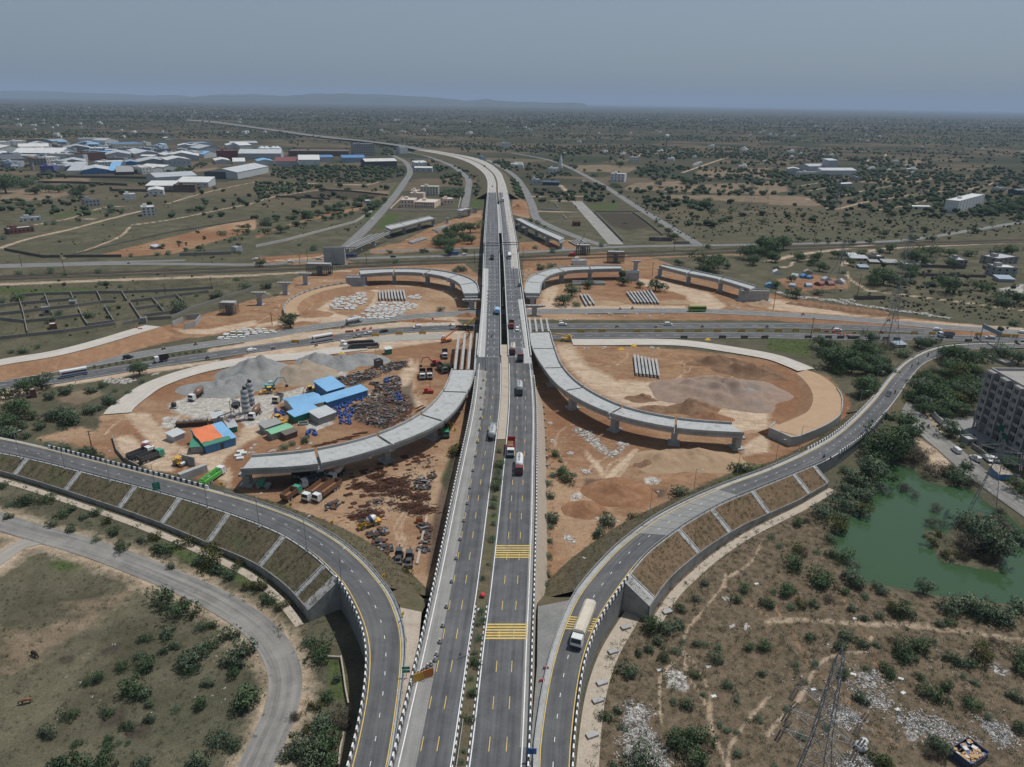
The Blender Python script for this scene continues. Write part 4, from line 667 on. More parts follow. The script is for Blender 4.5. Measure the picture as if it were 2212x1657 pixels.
struct(strip('loop_earth_fill',offs(lo4,-3.4),offs(lo4,3.4),MATS['sand_fill'],.02));q4=1 if offs(lo4,1)[12].y>lo4[12].y else -1;sloped('loop_bank',offs(lo4,-3.4*q4),-q4,1.7,EARTH,0);sloped('loop_bank',offs(lo4,3.4*q4),q4,1.0,EARTH,0)
mb=MB();pts=resample(offs(lo4,3.6*q4),2.2);sweep(mb,pts,[(-.3,-.6),(.3,-.6),(.3,.9),(-.3,.9)],ks=[i%2 for i in range(len(pts)-1)]);tag(mb.build('panel_wall',[CONCL,CONCD]),'row of grey panels edging the curved earth ramp in the left rear loop','wall')
SLOPES=[(Lo[iw:],LT),(Ro[6*6+2:13*6-2],RT),(Ri[6*6:20*6],RI2),(Li[6*6+3:12*6],LI2)]
# ---------------------------------------------------------------- unfinished loop ramps: spans, piers, girders
def at0(o,root):
 o.parent=root;o.matrix_parent_inverse=Matrix.Translation(-Vector(root.location));return o
def spans(where,st,depth=1.7,gap=.9,para=(1,1),pier=True,trim=None,labels=None):
 Ls=crom([s[0]for s in st],8);Rs=crom([s[1]for s in st],8);n=len(st)-1
 for k in range(n):
  A=Ls[k*8:k*8+9];B=Rs[k*8:k*8+9]
  ln=(A[-1]-A[0]).length;g=gap/ln/2
  A=[A[0].lerp(A[1],min(1,g*8))]+A[1:-1]+[A[-1].lerp(A[-2],min(1,g*8))];B=[B[0].lerp(B[1],min(1,g*8))]+B[1:-1]+[B[-1].lerp(B[-2],min(1,g*8))]
  c=A[4].lerp(B[4],.5);r=thing('bridge_span','pale concrete span of the %s, %s'%(where,('nearest the viaduct' if k==0 else 'at the open end' if k==n-1 else ORD[k]+' from the viaduct')if not labels else labels[k]),'bridge span',(c.x,c.y,c.z-depth),0,'spans of the unfinished ramps')
  at0(strip('deck',A,B,CONCL,0),r)
  mb=MB();C0,C1=lane(A,B,.07,.93)
  for i in range(len(A)-1):
   e=Vector((0,0,-.3));f=Vector((0,0,-depth));s_=Vector((0,0,-.02))
   mb.quad(A[i]+s_,A[i]+e,A[i+1]+e,A[i+1]+s_);mb.quad(B[i]+s_,B[i+1]+s_,B[i+1]+e,B[i]+e)
   mb.quad(A[i]+e,C0[i]+e,C0[i+1]+e,A[i+1]+e);mb.quad(B[i]+e,B[i+1]+e,C1[i+1]+e,C1[i]+e)
   mb.quad(C0[i]+e,C0[i]+f,C0[i+1]+f,C0[i+1]+e);mb.quad(C1[i]+e,C1[i+1]+e,C1[i+1]+f,C1[i]+f);mb.quad(C0[i]+f,C1[i]+f,C1[i+1]+f,C0[i+1]+f)
  for i in(0,-1):
   a,b=C0[i],C1[i];mb.quad(a-Vector((0,0,.02)),b-Vector((0,0,.02)),b-Vector((0,0,depth)),a-Vector((0,0,depth)))
  at0(mb.build('girder_box',CONC),r)
  for s_,E,F_ in((0,A,B),(1,B,A)):
   if not para[s_]:continue
   t=(F_[0]-E[0]);sd=1 if t.dot(offs(E,1)[0]-E[0])>0 else -1
   mb=MB();a,b=sorted((0,.38*sd));sweep(mb,E,[(a,-.25),(b,-.25),(b,.85),(a,.85)]);at0(mb.build('parapet',CONC),r)
 if pier:
  for k in range(len(st)):
   if trim and k in trim:continue
   a,b=st[k][0],st[k][1];c=a.lerp(b,.5);pierat(c,(b-a),(b-a).length*.78,c.z-depth-.05,'concrete pier under the %s, %s'%(where,'nearest the viaduct' if k==0 else 'at the open end' if k==n else ORD[k]+' from the viaduct'))
def pierat(c,t,capw,top,label,shaft=2.3,capd=2.2):
 an=math.atan2(t.y,t.x);r=thing('bridge_pier',label,'pier',(c.x,c.y,0),an,'bare piers of the unfinished ramps')
 mb=MB();mb.box((0,0,(top-1.3)/2-.2),(shaft*1.15,shaft*.9,top-1.3+.4));mb.box((0,0,.15),(shaft*2,shaft*1.8,.5));mb.build('shaft',CONC,r)
 mb=MB();i=mb.vs([(-shaft*.6,-capd/2,top-1.4),(shaft*.6,-capd/2,top-1.4),(capw/2,-capd/2,top-.7),(capw/2,-capd/2,top),(-capw/2,-capd/2,top),(-capw/2,-capd/2,top-.7)]);j=mb.vs([(-shaft*.6,capd/2,top-1.4),(shaft*.6,capd/2,top-1.4),(capw/2,capd/2,top-.7),(capw/2,capd/2,top),(-capw/2,capd/2,top),(-capw/2,capd/2,top-.7)])
 mb.face(range(i,i+6));mb.face(range(j+5,j-1,-1))
 for q in range(6):c_=(q+1)%6;mb.face((i+q,j+q,j+c_,i+c_))
 for q in(-.35,-.12,.12,.35):mb.box((q*capw,0,top+.12),(.7,.9,.24))
 mb.build('cap',CONC,r);return r
def ST(t,rows):return[(P(t,a[0],a[1],z),P(t,b[0],b[1],z))for a,b,z in rows]
spans('left front loop',ST('D',[((976,799),(1028,799),7.9),((956.5,845.5),(1012,847.5),7.8),((908,895),(961,911.2),7.6),((814,940),(850,963),7.3),((682,973),(692,1006),7),((542.5,987),(517,1018),6.8)]))
spans('right front loop',ST('D',[((1143.5,718.7),(1189,717.4),8),((1149,753),(1199,752.8),8),((1171.7,795),(1216.5,793.8),7.9),((1216,844.5),(1261,837),7.8),((1315.5,895),(1345,879),7.6),((1459,928),(1460,905),7.3),((1609,939),(1582,916),7)]))
spans('left rear loop',ST('B1',[((1785,462),(1930,460),8),((1752,388),(1893,366),7.9),((1645,333),(1745,300),7.8),((1442,295),(1515,260),7.6),((1185,287),(1195,251),7.3),((905,305),(885,263),7)]))
spans('right rear loop',ST('B2',[((250,460),(105,458),8),((263,372),(127,360),7.9),((327,315),(207,296),7.8),((467,277),(392,243),7.6),((687,261),(662,228),7.3),((945,255),(945,227),7)]))
spans('straight right rear ramp',ST('B2',[((1265,230),(1300,214),7.5),((1505,292),(1555,266),7.5),((1785,350),(1830,326),7.5),((2050,432),(2110,405),7.5)]),labels=['at its far left end','in its middle','at its right end beside the abutment'],trim=(3,))
spans('far left ramp',ST('A1',[((1556,1196),(1500,1178),7.5),((1425,1226),(1388,1203),7.5),((1304,1260),(1245,1236),7.5),((1172,1293),(1110,1266),7.5)]),labels=['at its right end','in its middle','beside the bare girders'])
spans('far left ramp stub',ST('K',[((1460,800),(1375,786),7.5),((1322,832),(1225,820),7.5)]),labels=['beside the service road end'])
spans('far right ramp',ST('A2',[((20,1200),(75,1192),7.5),((185,1287),(245,1272),7.5),((402,1386),(457,1362),7.5)]),labels=['touching the viaduct','at its open right end'])
for x,y,t,lab in((65,1300,8,'nearest the viaduct'),(120,1332,8,'second from the viaduct'),(305,1420,8,'fourth from the viaduct')):
 c=P('A2',x,y);pierat(c,Vector((1,.2,0)),6,5.9,'grey pier under the far right ramp, '+lab)
for t,x,y,cw,top,lab in(('B1',430,385,8,7.5,'lone hammerhead pier beside the scaffolded cap, left of the rear loop'),('B1',255,470,8,7.5,'lone hammerhead pier in the row left of the rear loop, middle one'),('B1',35,560,8,7.5,'lone hammerhead pier in the row left of the rear loop, nearest the camera'),('B2',1065,262,6.5,7,'slender hammerhead pier standing alone behind the right rear loop'),('B2',192,652,12,6.0,'wide hammerhead pier beside the viaduct on the right, waiting for girders'),('B1',1865,600,11,6.0,'wide hammerhead pier under the near end of the left rear loop'),('A1',1650,1236,3,5,'short square pier standing alone between the far left ramp pieces'),('A1',895,1470,7,5.8,'pier under the bare girders of the far left ramp, right one'),('A1',788,1512,8,6.2,'pier under the bare girders of the far left ramp, left one'),('A1',1010,1428,7,5.8,'pier between girders and deck of the far left ramp')):
 pierat(P(t,x,y),Vector((1,.05,0)),cw,top,lab)
for t,x,y,w_,d_,h,lab in(('B1',680,212,15,3,12,'tall pale concrete abutment block beside the parked blue truck'),('B1',860,398,12,7,5.6,'grey concrete abutment box at the left end of the rear loop'),('B2',2090,530,17,5,6.5,'grey concrete abutment at the right end of the straight rear ramp'),('B2',1035,352,9,3,5.8,'grey concrete end wall of the right rear loop beside the trees'),('A1',1890,1150,4,3,5,'small grey abutment at the end of the far service road')):
 c=P(t,x,y);mb=MB();mb.box((0,d_/2,h/2-.1),(w_,d_,h+.2));mb.box((0,d_/2-.6,h+.35),(w_*1.03,.5,.8));mb.box((0,d_/2,.12),(w_*1.2,d_*1.4,.45));o=mb.build('abutment',CONC);o.location=c;tag(o,lab,'abutment')
def scaffold(t,x,y,w_,h,lab):
 c=P(t,x,y);r=thing('scaffolded_pier',lab,'pier',c);mb=MB()
 mb.box((0,2,h-1.0),(w_,4.4,1.6));mb.box((0,2,(h-1.8)/2),(3,2.4,h-1.8));mb.build('cap',CONC,r)
 mb=MB();n=int(w_/1.3)
 for i in range(n+1):
  for yy in(-1.2,.6,3.4,5.2):mb.tube((-w_/2+i*w_/n,yy,0),(-w_/2+i*w_/n,yy,h-.2),.13,n=4)
 for z in np.arange(1.2,h-.5,1.3):
  for yy in(-1.2,5.2):mb.tube((-w_/2,yy,z),(w_/2,yy,z),.11,n=4)
 mb.build('scaffolding',DARK,r)
scaffold('B1',545,305,16,8,'white pier cap on dense dark scaffolding behind the lone piers');scaffold('B2',612,130,10,8,'pier cap in dark scaffolding beside the red lattice crane');scaffold('B2',895,198,12,8.5,'pale pier cap on dark scaffolding between rear loop and railway');scaffold('B0',1972,645,8,7,'pier cap on open scaffold legs on the orange soil near the plot walls')
def girder_mesh(L):
 mb=MB();pr=[(-.45,0),(.45,0),(.45,.25),(.13,.5),(.13,1.25),(.5,1.45),(.5,1.65),(-.5,1.65),(-.5,1.45),(-.13,1.25),(-.13,.5),(-.45,.25)]
 sweep(mb,[Vector((-L/2,0,0)),Vector((-L/4,0,0)),Vector((L/4,0,0)),Vector((L/2,0,0))],pr);return mb.mesh('girder',CONC)
GCACHE={}
def girders(t,a0,b0,a1,b1,n,z,where,half=False):
 """n girders between the first one (a0-b0) and the last one (a1-b1)"""
 p0,q0,p1,q1=P(t,*a0,z),P(t,*b0,z),P(t,*a1,z),P(t,*b1,z)
 for i in range(n):
  k=i/max(1,n-1);p=p0.lerp(p1,k);q=q0.lerp(q1,k);d=q-p;L=round(d.length)
  if L not in GCACHE:GCACHE[L]=girder_mesh(L)
  o=bpy.data.objects.new('precast_girder',GCACHE[L]);C.objects.link(o);c=p.lerp(q,.5);o.location=(c.x,c.y,z+(.1 if z==0 else -1.65));o.rotation_euler=(0,0,math.atan2(d.y,d.x))
  if z==0:o.scale=(1,1,.8)
  tag(o,'precast concrete girder %s, %s of %s'%(where,nth(i,n),['one','two','three','four','five','six','seven','eight','nine','ten'][n-1]),'girder','precast girders '+where)
girders('S',(1815,705),(1868,240),(2075,705),(2105,240),4,7.6,'bridging left of the viaduct');girders('V',(1235,1040),(1210,815),(1520,1025),(1480,815),4,7.6,'bridging right of the viaduct')
girders('A1',(775,1440),(1000,1330),(850,1440),(1150,1310),4,7.4,'on the far left ramp piers')
girders('B1',(1070,525),(1065,450),(1290,528),(1270,445),9,0,'stacked beside the slab yard');girders('B2',(1060,555),(990,462),(1265,558),(1195,452),8,0,'stacked on the right rear loop');girders('B2',(640,575),(590,482),(710,570),(650,482),3,0,'by the thorn tree on the right rear loop')
girders('B2',(1075,1175),(1055,1010),(1265,1195),(1240,1050),7,0,'stacked in the right front loop');girders('A1',(1520,1300),(1630,1265),(1560,1315),(1665,1270),4,0,'stacked below the far left ramp, upper group');girders('A1',(1315,1410),(1440,1370),(1350,1418),(1475,1378),4,0,'stacked below the far left ramp, lower group')
girders('A2',(490,1400),(555,1435),(580,1385),(640,1420),5,0,'laid out by the red lattice crane');girders('B2',(520,370),(790,372),(520,392),(810,388),3,0,'lying below the right rear loop')
slab=MB();slab.box((0,0,.3),(2.7,1.7,.6),taper=.94);SLAB=slab.mesh('slab',M('white_slab',(.55,.55,.53),.9,.2,.4,dirt=(.3,.3,.28),dscale=.3,damt=.6))
def slabfield(t,poly,n,lab,grp):
 wp=PL(t,poly);xs=[p.x for p in wp];ys=[p.y for p in wp];k=0;an=random.uniform(-.15,.25);pts=[]
 yy=min(ys)
 while yy<max(ys):
  xx=min(xs)+random.uniform(0,2)
  while xx<max(xs):
   pts.append((xx,yy));xx+=3.35
  yy+=2.75
 X=np.array([p[0]for p in pts]);Y=np.array([p[1]for p in pts]);s=inpoly(X,Y,wp)
 for(x,y),d in zip(pts,s):
  if d<0 or random.random()<.13 or k>=n:continue
  o=bpy.data.objects.new('precast_slab',SLAB);C.objects.link(o);o.location=(x+random.uniform(-.35,.35),y+random.uniform(-.3,.3),0);o.rotation_euler=(0,0,an+random.uniform(-.12,.12));o.scale=(random.uniform(.85,1.05),random.uniform(.85,1.1),random.uniform(.7,1.1));tag(o,lab,'slab',grp);k+=1
slabfield('B1',[(640,600),(660,490),(760,455),(960,460),(950,530),(860,605),(700,610)],120,'white precast slab in the rounded block left of the girder stack','slabs in the rounded block')
slabfield('B1',[(840,670),(1060,540),(1330,540),(1410,570),(1280,640),(1150,690),(900,690)],130,'white precast slab in the long block below the girder stack','slabs in the long block')
slabfield('B0',[(1860,870),(2050,755),(2209,760),(2330,780),(2400,800),(2209,830)],45,'white precast slab in the group beside the lower highway verge','slabs beside the highway')
slabfield('B1',[(1320,480),(1420,480),(1420,520),(1320,520)],10,'white precast slab in the small group right of the girder stack','slabs right of the girders')
for n_,(x,y)in enumerate(((955,1130),(990,1150),(925,1180),(950,1212))):
 o=bpy.data.objects.new('precast_slab',SLAB);C.objects.link(o);o.location=P('Y',x,y);o.rotation_euler=(0,0,.25);o.scale=(.85,.9,1.3);tag(o,'white concrete block on the yard track near the loop end, %s of four'%nth([2,3,0,1][n_],4),'block','white blocks by the loop end')
for t,a,b,h,d_,lab in(('Y',(235,1470),(555,1350),2.6,1.6,'long pale concrete wall block beside the green pump truck'),('Y',(272,1255),(420,1290),3.2,.35,'thin upright concrete panel beside the roller')):
 p,q=P(t,*a),P(t,*b);c=p.lerp(q,.5);mb=MB();mb.box((0,0,h/2),((q-p).length,d_,h));o=mb.build('wall_block',CONC);o.location=c;o.rotation_euler=(0,0,math.atan2(q.y-p.y,q.x-p.x));tag(o,lab,'wall block')
# ---------------------------------------------------------------- mounds of soil, sand and gravel
def mound(t,x,y,rx,ry,h,mat,lab,rz=0,seed=0,rough_=.22,cat='mound'):
 c=P(t,x,y);n,m=56,24;v=[(0,0,h*(1+.1*noise.noise((seed,0,0))))];f=[]
 for j in range(1,m+1):
  for i in range(n):
   a=2*PI*i/n;k=j/m;wob=1+rough_*noise.noise((math.cos(a)*1.4+seed*7,math.sin(a)*1.4,seed*3))
   X,Y_=rx*k*wob*math.cos(a),ry*k*wob*math.sin(a)
   z=h*(1-k)**1.05*(1+rough_*2.2*noise.noise((X*.2+seed*5,Y_*.2,seed)))+(1-k*.8)*.5*noise.noise((X*.45,Y_*.45,seed))+(1-k*.9)*.3*noise.noise((X*1.3,Y_*1.3,seed))
   v.append((X,Y_,max(z,0)if j<m else -.1))
 for i in range(n):f.append((0,1+i,1+(i+1)%n))
 for j in range(m-1):
  for i in range(n):a,b=1+j*n+i,1+j*n+(i+1)%n;f.append((a,a+n,b+n,b))
 me=bpy.data.meshes.new('mound');me.from_pydata(v,[],f);me.materials.append(mat);me.polygons.foreach_set('use_smooth',[True]*len(f));me.update()
 o=bpy.data.objects.new({'gravel pile':'gravel_pile','sand pile':'sand_pile'}.get(cat,'soil_mound'),me);C.objects.link(o);o.location=c;o.rotation_euler=(0,0,rz);tag(o,lab,cat)
GRAV=M('gravel',(.235,.235,.23),.95,.3,.35,dirt=(.33,.31,.28),dscale=.12,damt=.5);SAND=M('sand',(.31,.25,.19),.95,.2,.35,dirt=(.3,.24,.18),dscale=.2,damt=.5)
RED=M('red_soil',(.24,.125,.068),.95,.25,.4,dirt=(.33,.2,.12),dscale=.2,damt=.6);BRN=M('brown_soil',(.19,.115,.07),.95,.3,.4,dirt=(.29,.19,.12),dscale=.2,damt=.6);PINK=M('crushed_stone',(.27,.195,.15),.95,.3,.35,dirt=(.2,.18,.165),dscale=.08,damt=.7);DUN=M('dun_soil',(.36,.25,.16),.95,.22,.3,dirt=(.24,.16,.1),dscale=.15,damt=.6)
mound('Y',1170,200,17,15,8,GRAV,'tallest grey gravel pile behind the silos',seed=1,cat='gravel pile');mound('Y',950,320,13,11,4.6,GRAV,'grey gravel pile joined to the left of the tallest one',seed=2,cat='gravel pile');mound('Y',680,380,16,9,3.6,GRAV,'low grey gravel pile above the mixer truck',seed=3,cat='gravel pile')
mound('Y',1720,210,15,12,6.4,SAND,'brown sand pile right of the tallest gravel pile',seed=4,cat='sand pile');mound('Y',1860,60,11,9,5,GRAV,'grey gravel pile behind the brown sand',seed=8,cat='gravel pile');mound('S',350,640,10,9,4.6,GRAV,'pointed grey gravel pile right of the sand',seed=5,cat='gravel pile');mound('S',620,590,13,8,3.2,GRAV,'low flat grey gravel pile behind the yard track',seed=6,cat='gravel pile')
mound('B2',1800,1310,26,20,5.5,PINK,'wide pinkish crushed stone heap in the right loop',seed=11,rough_=.4);mound('B2',2030,1350,9,7,3.5,GRAV,'grey stone patch on the right flank of the pinkish heap',seed=12,cat='gravel pile');mound('B2',1570,1460,9,7,4,BRN,'dark brown soil mound below the pinkish heap',seed=13,rough_=.4);mound('B2',1730,1550,8,5,3,RED,'small orange soil mound beside the deck end',seed=14)
mound('B2',1770,1060,13,7,4,BRN,'dark brown excavated bank above the crushed stone',seed=15,rough_=.5);mound('B2',2080,1150,18,7,4.5,BRN,'long brown soil bank inside the right loop curve',seed=16,rough_=.5,rz=-.3);mound('B2',1110,1370,7,4,1.8,BRN,'low brown rubble heap left of the pinkish heap',seed=17,rough_=.5);mound('B2',1250,1470,9,4,1.8,BRN,'low brown heap beside the curved deck',seed=27,rough_=.5)
mound('C2',1300,540,12,8,3.2,DUN,'sandy mound below the right deck, left half',seed=18);mound('C2',1600,520,17,9,4.2,DUN,'sandy mound below the right deck, larger right half',seed=19);mound('C2',1170,560,5,4,1.8,BRN,'small brown heap beside the tyre tracks',seed=20);mound('C2',930,800,11,9,3.2,RED,'smooth orange soil mound beside the crossing tyre tracks',seed=21);mound('C2',620,950,7,5,2.6,RED,'dark orange soil heap at the end of the tyre tracks',seed=22)
mound('B1',480,640,12,7,2.5,EARTH,'orange soil heap inside the left rear loop',seed=23);mound('B2',780,545,13,5,1.8,DUN,'low earth hump between the girder stacks',seed=24);mound('B2',1420,540,11,5,1.8,DUN,'low earth hump right of the girder stack',seed=25);mound('B1',1450,700,16,3,1.2,RED,'long low soil ridge between the lower carriageways',seed=26);mound('B1',1820,655,7,3,2,RED,'red soil heap beside the viaduct pier',seed=28);mound('B2',2150,560,9,5,3,DUN,'soil heap in front of the right abutment',seed=29);mound('A2',60,1110,12,9,5,RED,'red soil bank right of the far viaduct end',seed=30)
for i in range(26):
 row=i%2;k=(i//2)/12;x,y=(210+k*760,552+k*100)if row else(290+k*700,535+k*95)
 mound('B3',x,y,4.2,2.4,1.3+.4*random.random(),BRN if row else EARTH,'low soil heap in the %s line beside the rubble fence, %s from the left'%('near' if row else 'far','first' if i<2 else nth(i//2,40)),seed=40+i)
# ---------------------------------------------------------------- buildings
def mpp(p):return(CAMR.transposed()@(Vector(p)-CAMP)).z*-1/FOC
def tpx(t):return TL[t][2]/1.73598
COL={'white':(.62,.62,.6),'lgrey':(.42,.44,.46),'grey':(.3,.3,.295),'dgrey':(.1,.105,.115),'blue':(.09,.22,.42),'skyblue':(.2,.42,.66),'cream':(.6,.56,.47),'tan':(.36,.3,.23),'brick':(.16,.085,.065),'red':(.2,.055,.055),'purple':(.15,.15,.33),'pink':(.74,.57,.48),'concrete':(.28,.27,.25),'brown':(.15,.115,.095),'navy':(.05,.08,.13),'green':(.05,.24,.15),'lgreen':(.2,.46,.28),'orange':(.72,.2,.08),'bluegrey':(.26,.33,.4),'silver':(.48,.5,.51)}
def cm(c,roof=False):
 k=c+('_roof' if roof else '_wall');d=tuple(x*.55+.02 for x in COL[c])
 return M(k,COL[c],.6 if roof else .85,.1,.15,dirt=d,dscale=.12 if roof else .2,damt=.45,ribs=.5 if roof else 0)
GLASS=M('dark_glass',(.03,.035,.04),.25,.2,.3)
def bld(label,cat,t,a,b,h,depth,roof='flat',wall='white',rcol=None,win=None,side=True,group=None,name=None,hm=None,over=.4,base=0,z=0.0):
 """building from the two front base corners seen in the photo; h in tile pixels unless hm gives metres"""
 A,B=P(t,*a,z),P(t,*b,z);d=B-A;w=d.length;an=math.atan2(d.y,d.x)
 H=hm or h*tpx(t)*mpp(A)*1.04;rc=rcol or wall
 r=thing(name or cat.replace(' ','_'),label,cat,A,an,group);wm=cm(wall)
 mb=MB();mb.prism([(0,0),(w,0),(w,depth),(0,depth)],H,0)
 rr=MB();o=over
 if roof=='flat':
  rr.box((w/2,depth/2,H+.05),(w-.5,depth-.5,.1))
  for c,s in(((w/2,.15,H+.3),(w,.3,.8)),((w/2,depth-.15,H+.3),(w,.3,.8)),((.15,depth/2,H+.3),(.3,depth-.62,.8)),((w-.15,depth/2,H+.3),(.3,depth-.62,.8))):mb.box(c,s)
  if w>8:mb.box((w*.3,depth*.6,H+1.3),(min(4,w*.3),min(4,depth*.4),2.4))
 elif roof=='mono':
  s=.14*depth;rr.quad((-o,-o,H+.02),(w+o,-o,H+.02),(w+o,depth+o,H+s),(-o,depth+o,H+s));rr.quad((-o,-o,H-.12),(-o,depth+o,H+s-.14),(w+o,depth+o,H+s-.14),(w+o,-o,H-.12))
  rr.quad((-o,-o,H-.12),(w+o,-o,H-.12),(w+o,-o,H+.02),(-o,-o,H+.02))
  i=mb.vs([(0,0,H),(w,0,H),(w,depth,H),(0,depth,H),(w,depth,H+s-.16),(0,depth,H+s-.16)]);mb.face((i+1,i+2,i+4));mb.face((i,i+5,i+3));mb.face((i+2,i+3,i+5,i+4))
 else:
  al=(w>=depth)if roof=='gable' else(roof=='gablex');rise=.16*(depth if al else w)/2*1.3
  if al:
   p=[(-o,-o,H),(w+o,-o,H),(w+o,depth/2,H+rise),(-o,depth/2,H+rise),(w+o,depth+o,H),(-o,depth+o,H)]
   i=mb.vs([(0,0,H),(0,depth,H),(0,depth/2,H+rise*.98),(w,0,H),(w,depth,H),(w,depth/2,H+rise*.98)]);mb.face((i,i+2,i+1));mb.face((i+3,i+4,i+5))
  else:
   p=[(-o,depth+o,H),(-o,-o,H),(w/2,-o,H+rise),(w/2,depth+o,H+rise),(w+o,-o,H),(w+o,depth+o,H)]
   i=mb.vs([(0,0,H),(w,0,H),(w/2,0,H+rise*.98),(0,depth,H),(w,depth,H),(w/2,depth,H+rise*.98)]);mb.face((i,i+1,i+2));mb.face((i+4,i+3,i+5))
  u=[(x,y,zz+.06)for x,y,zz in p];i=rr.vs(u)
  if al:rr.face((i,i+1,i+2,i+3));rr.face((i+3,i+2,i+4,i+5))
  else:rr.face((i,i+1,i+2,i+3));rr.face((i+3,i+2,i+4,i+5))
  j=rr.vs([(x,y,zz-.06)for x,y,zz in p]);rr.face((j+3,j+2,j+1,j));rr.face((j+5,j+4,j+2,j+3))
 mb.build('wall',wm,r);rr.build('roof',cm(rc,True),r)
 if win:
  n,m=win;fh=H/m
  for q in range(m):
   for k in range(n):
    wb=MB();ww=min(1.5,w/n*.5);wh=min(1.5,fh*.5);x=w*(k+.5)/n;zc=fh*(q+.55);wb.box((x,0,zc),(ww,.16,wh));o_=wb.build('window',GLASS,r)
   if side and depth>8 and m<5:
    for k in range(2):
     wb=MB();y=depth*(k+.5)/2;xs=-.0 if A.x>0 else w;wb.box((xs,y,fh*(q+.55)),(.16,1.4,min(1.4,fh*.5)));wb.build('window',GLASS,r)
 return r
def bchild(r,name,c,s,mat):
 mb=MB();mb.box(c,s);return mb.build(name,mat,r)
# --- construction yard
r=bld('blue metal shed half covered by an orange tarpaulin','shed','Y',(552,1146),(905,1040),0,11.5,'mono','blue','skyblue',hm=3.0);W_=11
mb=MB();q=[(-.6,1.7,3.42),(6.6,1.7,3.42),(6.8,11.3,4.78),(-.3,11.6,4.85)]
n=10;
for i in range(n):
 for j in range(n):
  def pt(u,v):return Vector(q[0]).lerp(Vector(q[1]),u).lerp(Vector(q[3]).lerp(Vector(q[2]),u),v)+Vector((.12*math.sin(v*9),.1*math.sin(u*8),.07*math.sin(u*11+v*7)+.1))
  mb.quad(pt(i/n,j/n),pt((i+1)/n,j/n),pt((i+1)/n,(j+1)/n),pt(i/n,(j+1)/n))
mb.build('orange_tarpaulin',cm('orange',True),r);mb=MB();mb.quad((-.5,-.5,3.12),(8.5,-.5,3.12),(8.6,1.7,3.46),(-.5,1.7,3.46));mb.build('green_netting',cm('green',True),r);bchild(r,'door',(5.4,-.04,1.05),(1.0,.14,2.1),DARK)
bld('lean-to with a green sheet roof at the left end of the orange covered shed','shed','Y',(372,1142),(520,1130),0,6,'mono','grey','green',hm=2.5)
bld('long low shed with a ribbed sky blue roof and green trim, pale walls','shed','Y',(1597,696),(1950,612),0,11,'gable','cream','skyblue',hm=3.0)
bld('square open shed with a bright blue flat roof at the back of the yard','shed','Y',(1990,500),(2195,440),0,10,'mono','blue','skyblue',hm=3.6)
bld('long narrow shed with a bright blue roof beside the drum stacks','shed','S',(168,1225),(690,1062),0,5,'mono','blue','skyblue',hm=3.0)
bld('small lean-to with a blue roof and green netting walls','shed','Y',(1605,785),(1885,690),0,4.5,'mono','green','skyblue',hm=2.8);bld('plain grey block store with a pale patched sheet roof','shed','Y',(1892,803),(2085,732),0,6,'mono','grey','silver',hm=2.9)
bld('low hut with a bright green sheet roof by the excavated trench','hut','Y',(1335,985),(1572,905),0,4,'gable','concrete','lgreen',hm=2.5);bld('low hut with a dark grey roof behind the green roofed hut','hut','Y',(1255,915),(1445,850),0,4,'mono','grey','grey',hm=2.6);bld('tiny brown hut with open doors right of the green roofed hut','hut','Y',(1500,985),(1632,935),0,3,'mono','brown','brown',hm=2.2)
bld('grey sheet metal cabin left of the orange covered shed','hut','Y',(170,1010),(300,955),0,4,'mono','silver','silver',hm=2.2);bld('pale cabin with a flat sheet roof between the orange shed and the silos','hut','Y',(640,800),(755,780),0,4,'mono','lgrey','silver',hm=2.6);bld('low open shelter with green netting right of the blue roof','hut','Y',(830,900),(920,880),0,5,'mono','green','lgrey',hm=2.2)
bld('small green site cabin with a white roof on the verge of the lower highway','cabin','S',(925,518),(1002,508),0,2.6,'mono','green','white',hm=2.6);bld('small brown site cabin with a blue roof beside the scrap yard','cabin','S',(808,690),(890,672),0,3,'flat','brown','blue',hm=2.6);bld('low white site cabin under the straight end of the right rear loop','cabin','B2',(530,218),(645,215),0,5,'flat','white','white',hm=2.8)
SG,SW=M('silo_grey',(.2,.21,.22),.6,.12,.4),M('silo_white',(.6,.61,.62),.6,.12,.4)
for x,y,lab in((1040,735,'near grey and white banded cement silo'),(1097,645,'far grey and white banded cement silo behind the near one')):
 c=P('Y',x,y);r=thing('cement_silo',lab,'silo',c,0,'cement silos');prof=[(.35,2.2),(1.3,3.6)];ks=[0]
 for k in range(8):prof.append((1.3,3.6+(k+1)*.95));ks.append(1 if k%2==0 else 0)
 prof+=[(.9,11.7),(.3,11.9)];ks+=[0,0]
 mb=MB();mb.lathe(prof,n=20,ks=ks);mb.build('barrel',[SG,SW],r,True)
 mb=MB();mb.lathe([(.5,11.9),(.5,13.0),(.2,13.2)],n=10);mb.box((.5,.2,12.3),(.7,.5,.8));mb.build('filter',DARK,r)
 for i in range(4):
  a=PI/4+i*PI/2;mb=MB();mb.tube((1.15*math.cos(a),1.15*math.sin(a),0),(1.15*math.cos(a),1.15*math.sin(a),3.8),.11);mb.build('leg',STEEL,r)
p,q=P('Y',600,740,.8),P('Y',862,640,6.5);r=thing('conveyor','inclined grey belt conveyor rising to the mixing tower beside the silos','conveyor',(p.x,p.y,0));mb=MB();d=q-p
for s in(-.4,.4):mb.tube(Vector((0,s,p.z)),d+Vector((0,s,p.z)),.12,n=4)
for k in range(14):mb.tube(d*(k/13)+Vector((0,-.4,p.z)),d*(k/13)+Vector((0,.4,p.z)),.07,n=4)
mb.build('frame',STEEL,r);mb=MB();mb.quad(Vector((0,-.35,p.z+.15)),Vector((0,.35,p.z+.15)),d+Vector((0,.35,p.z+.15)),d+Vector((0,-.35,p.z+.15)));mb.build('belt',DARK,r)
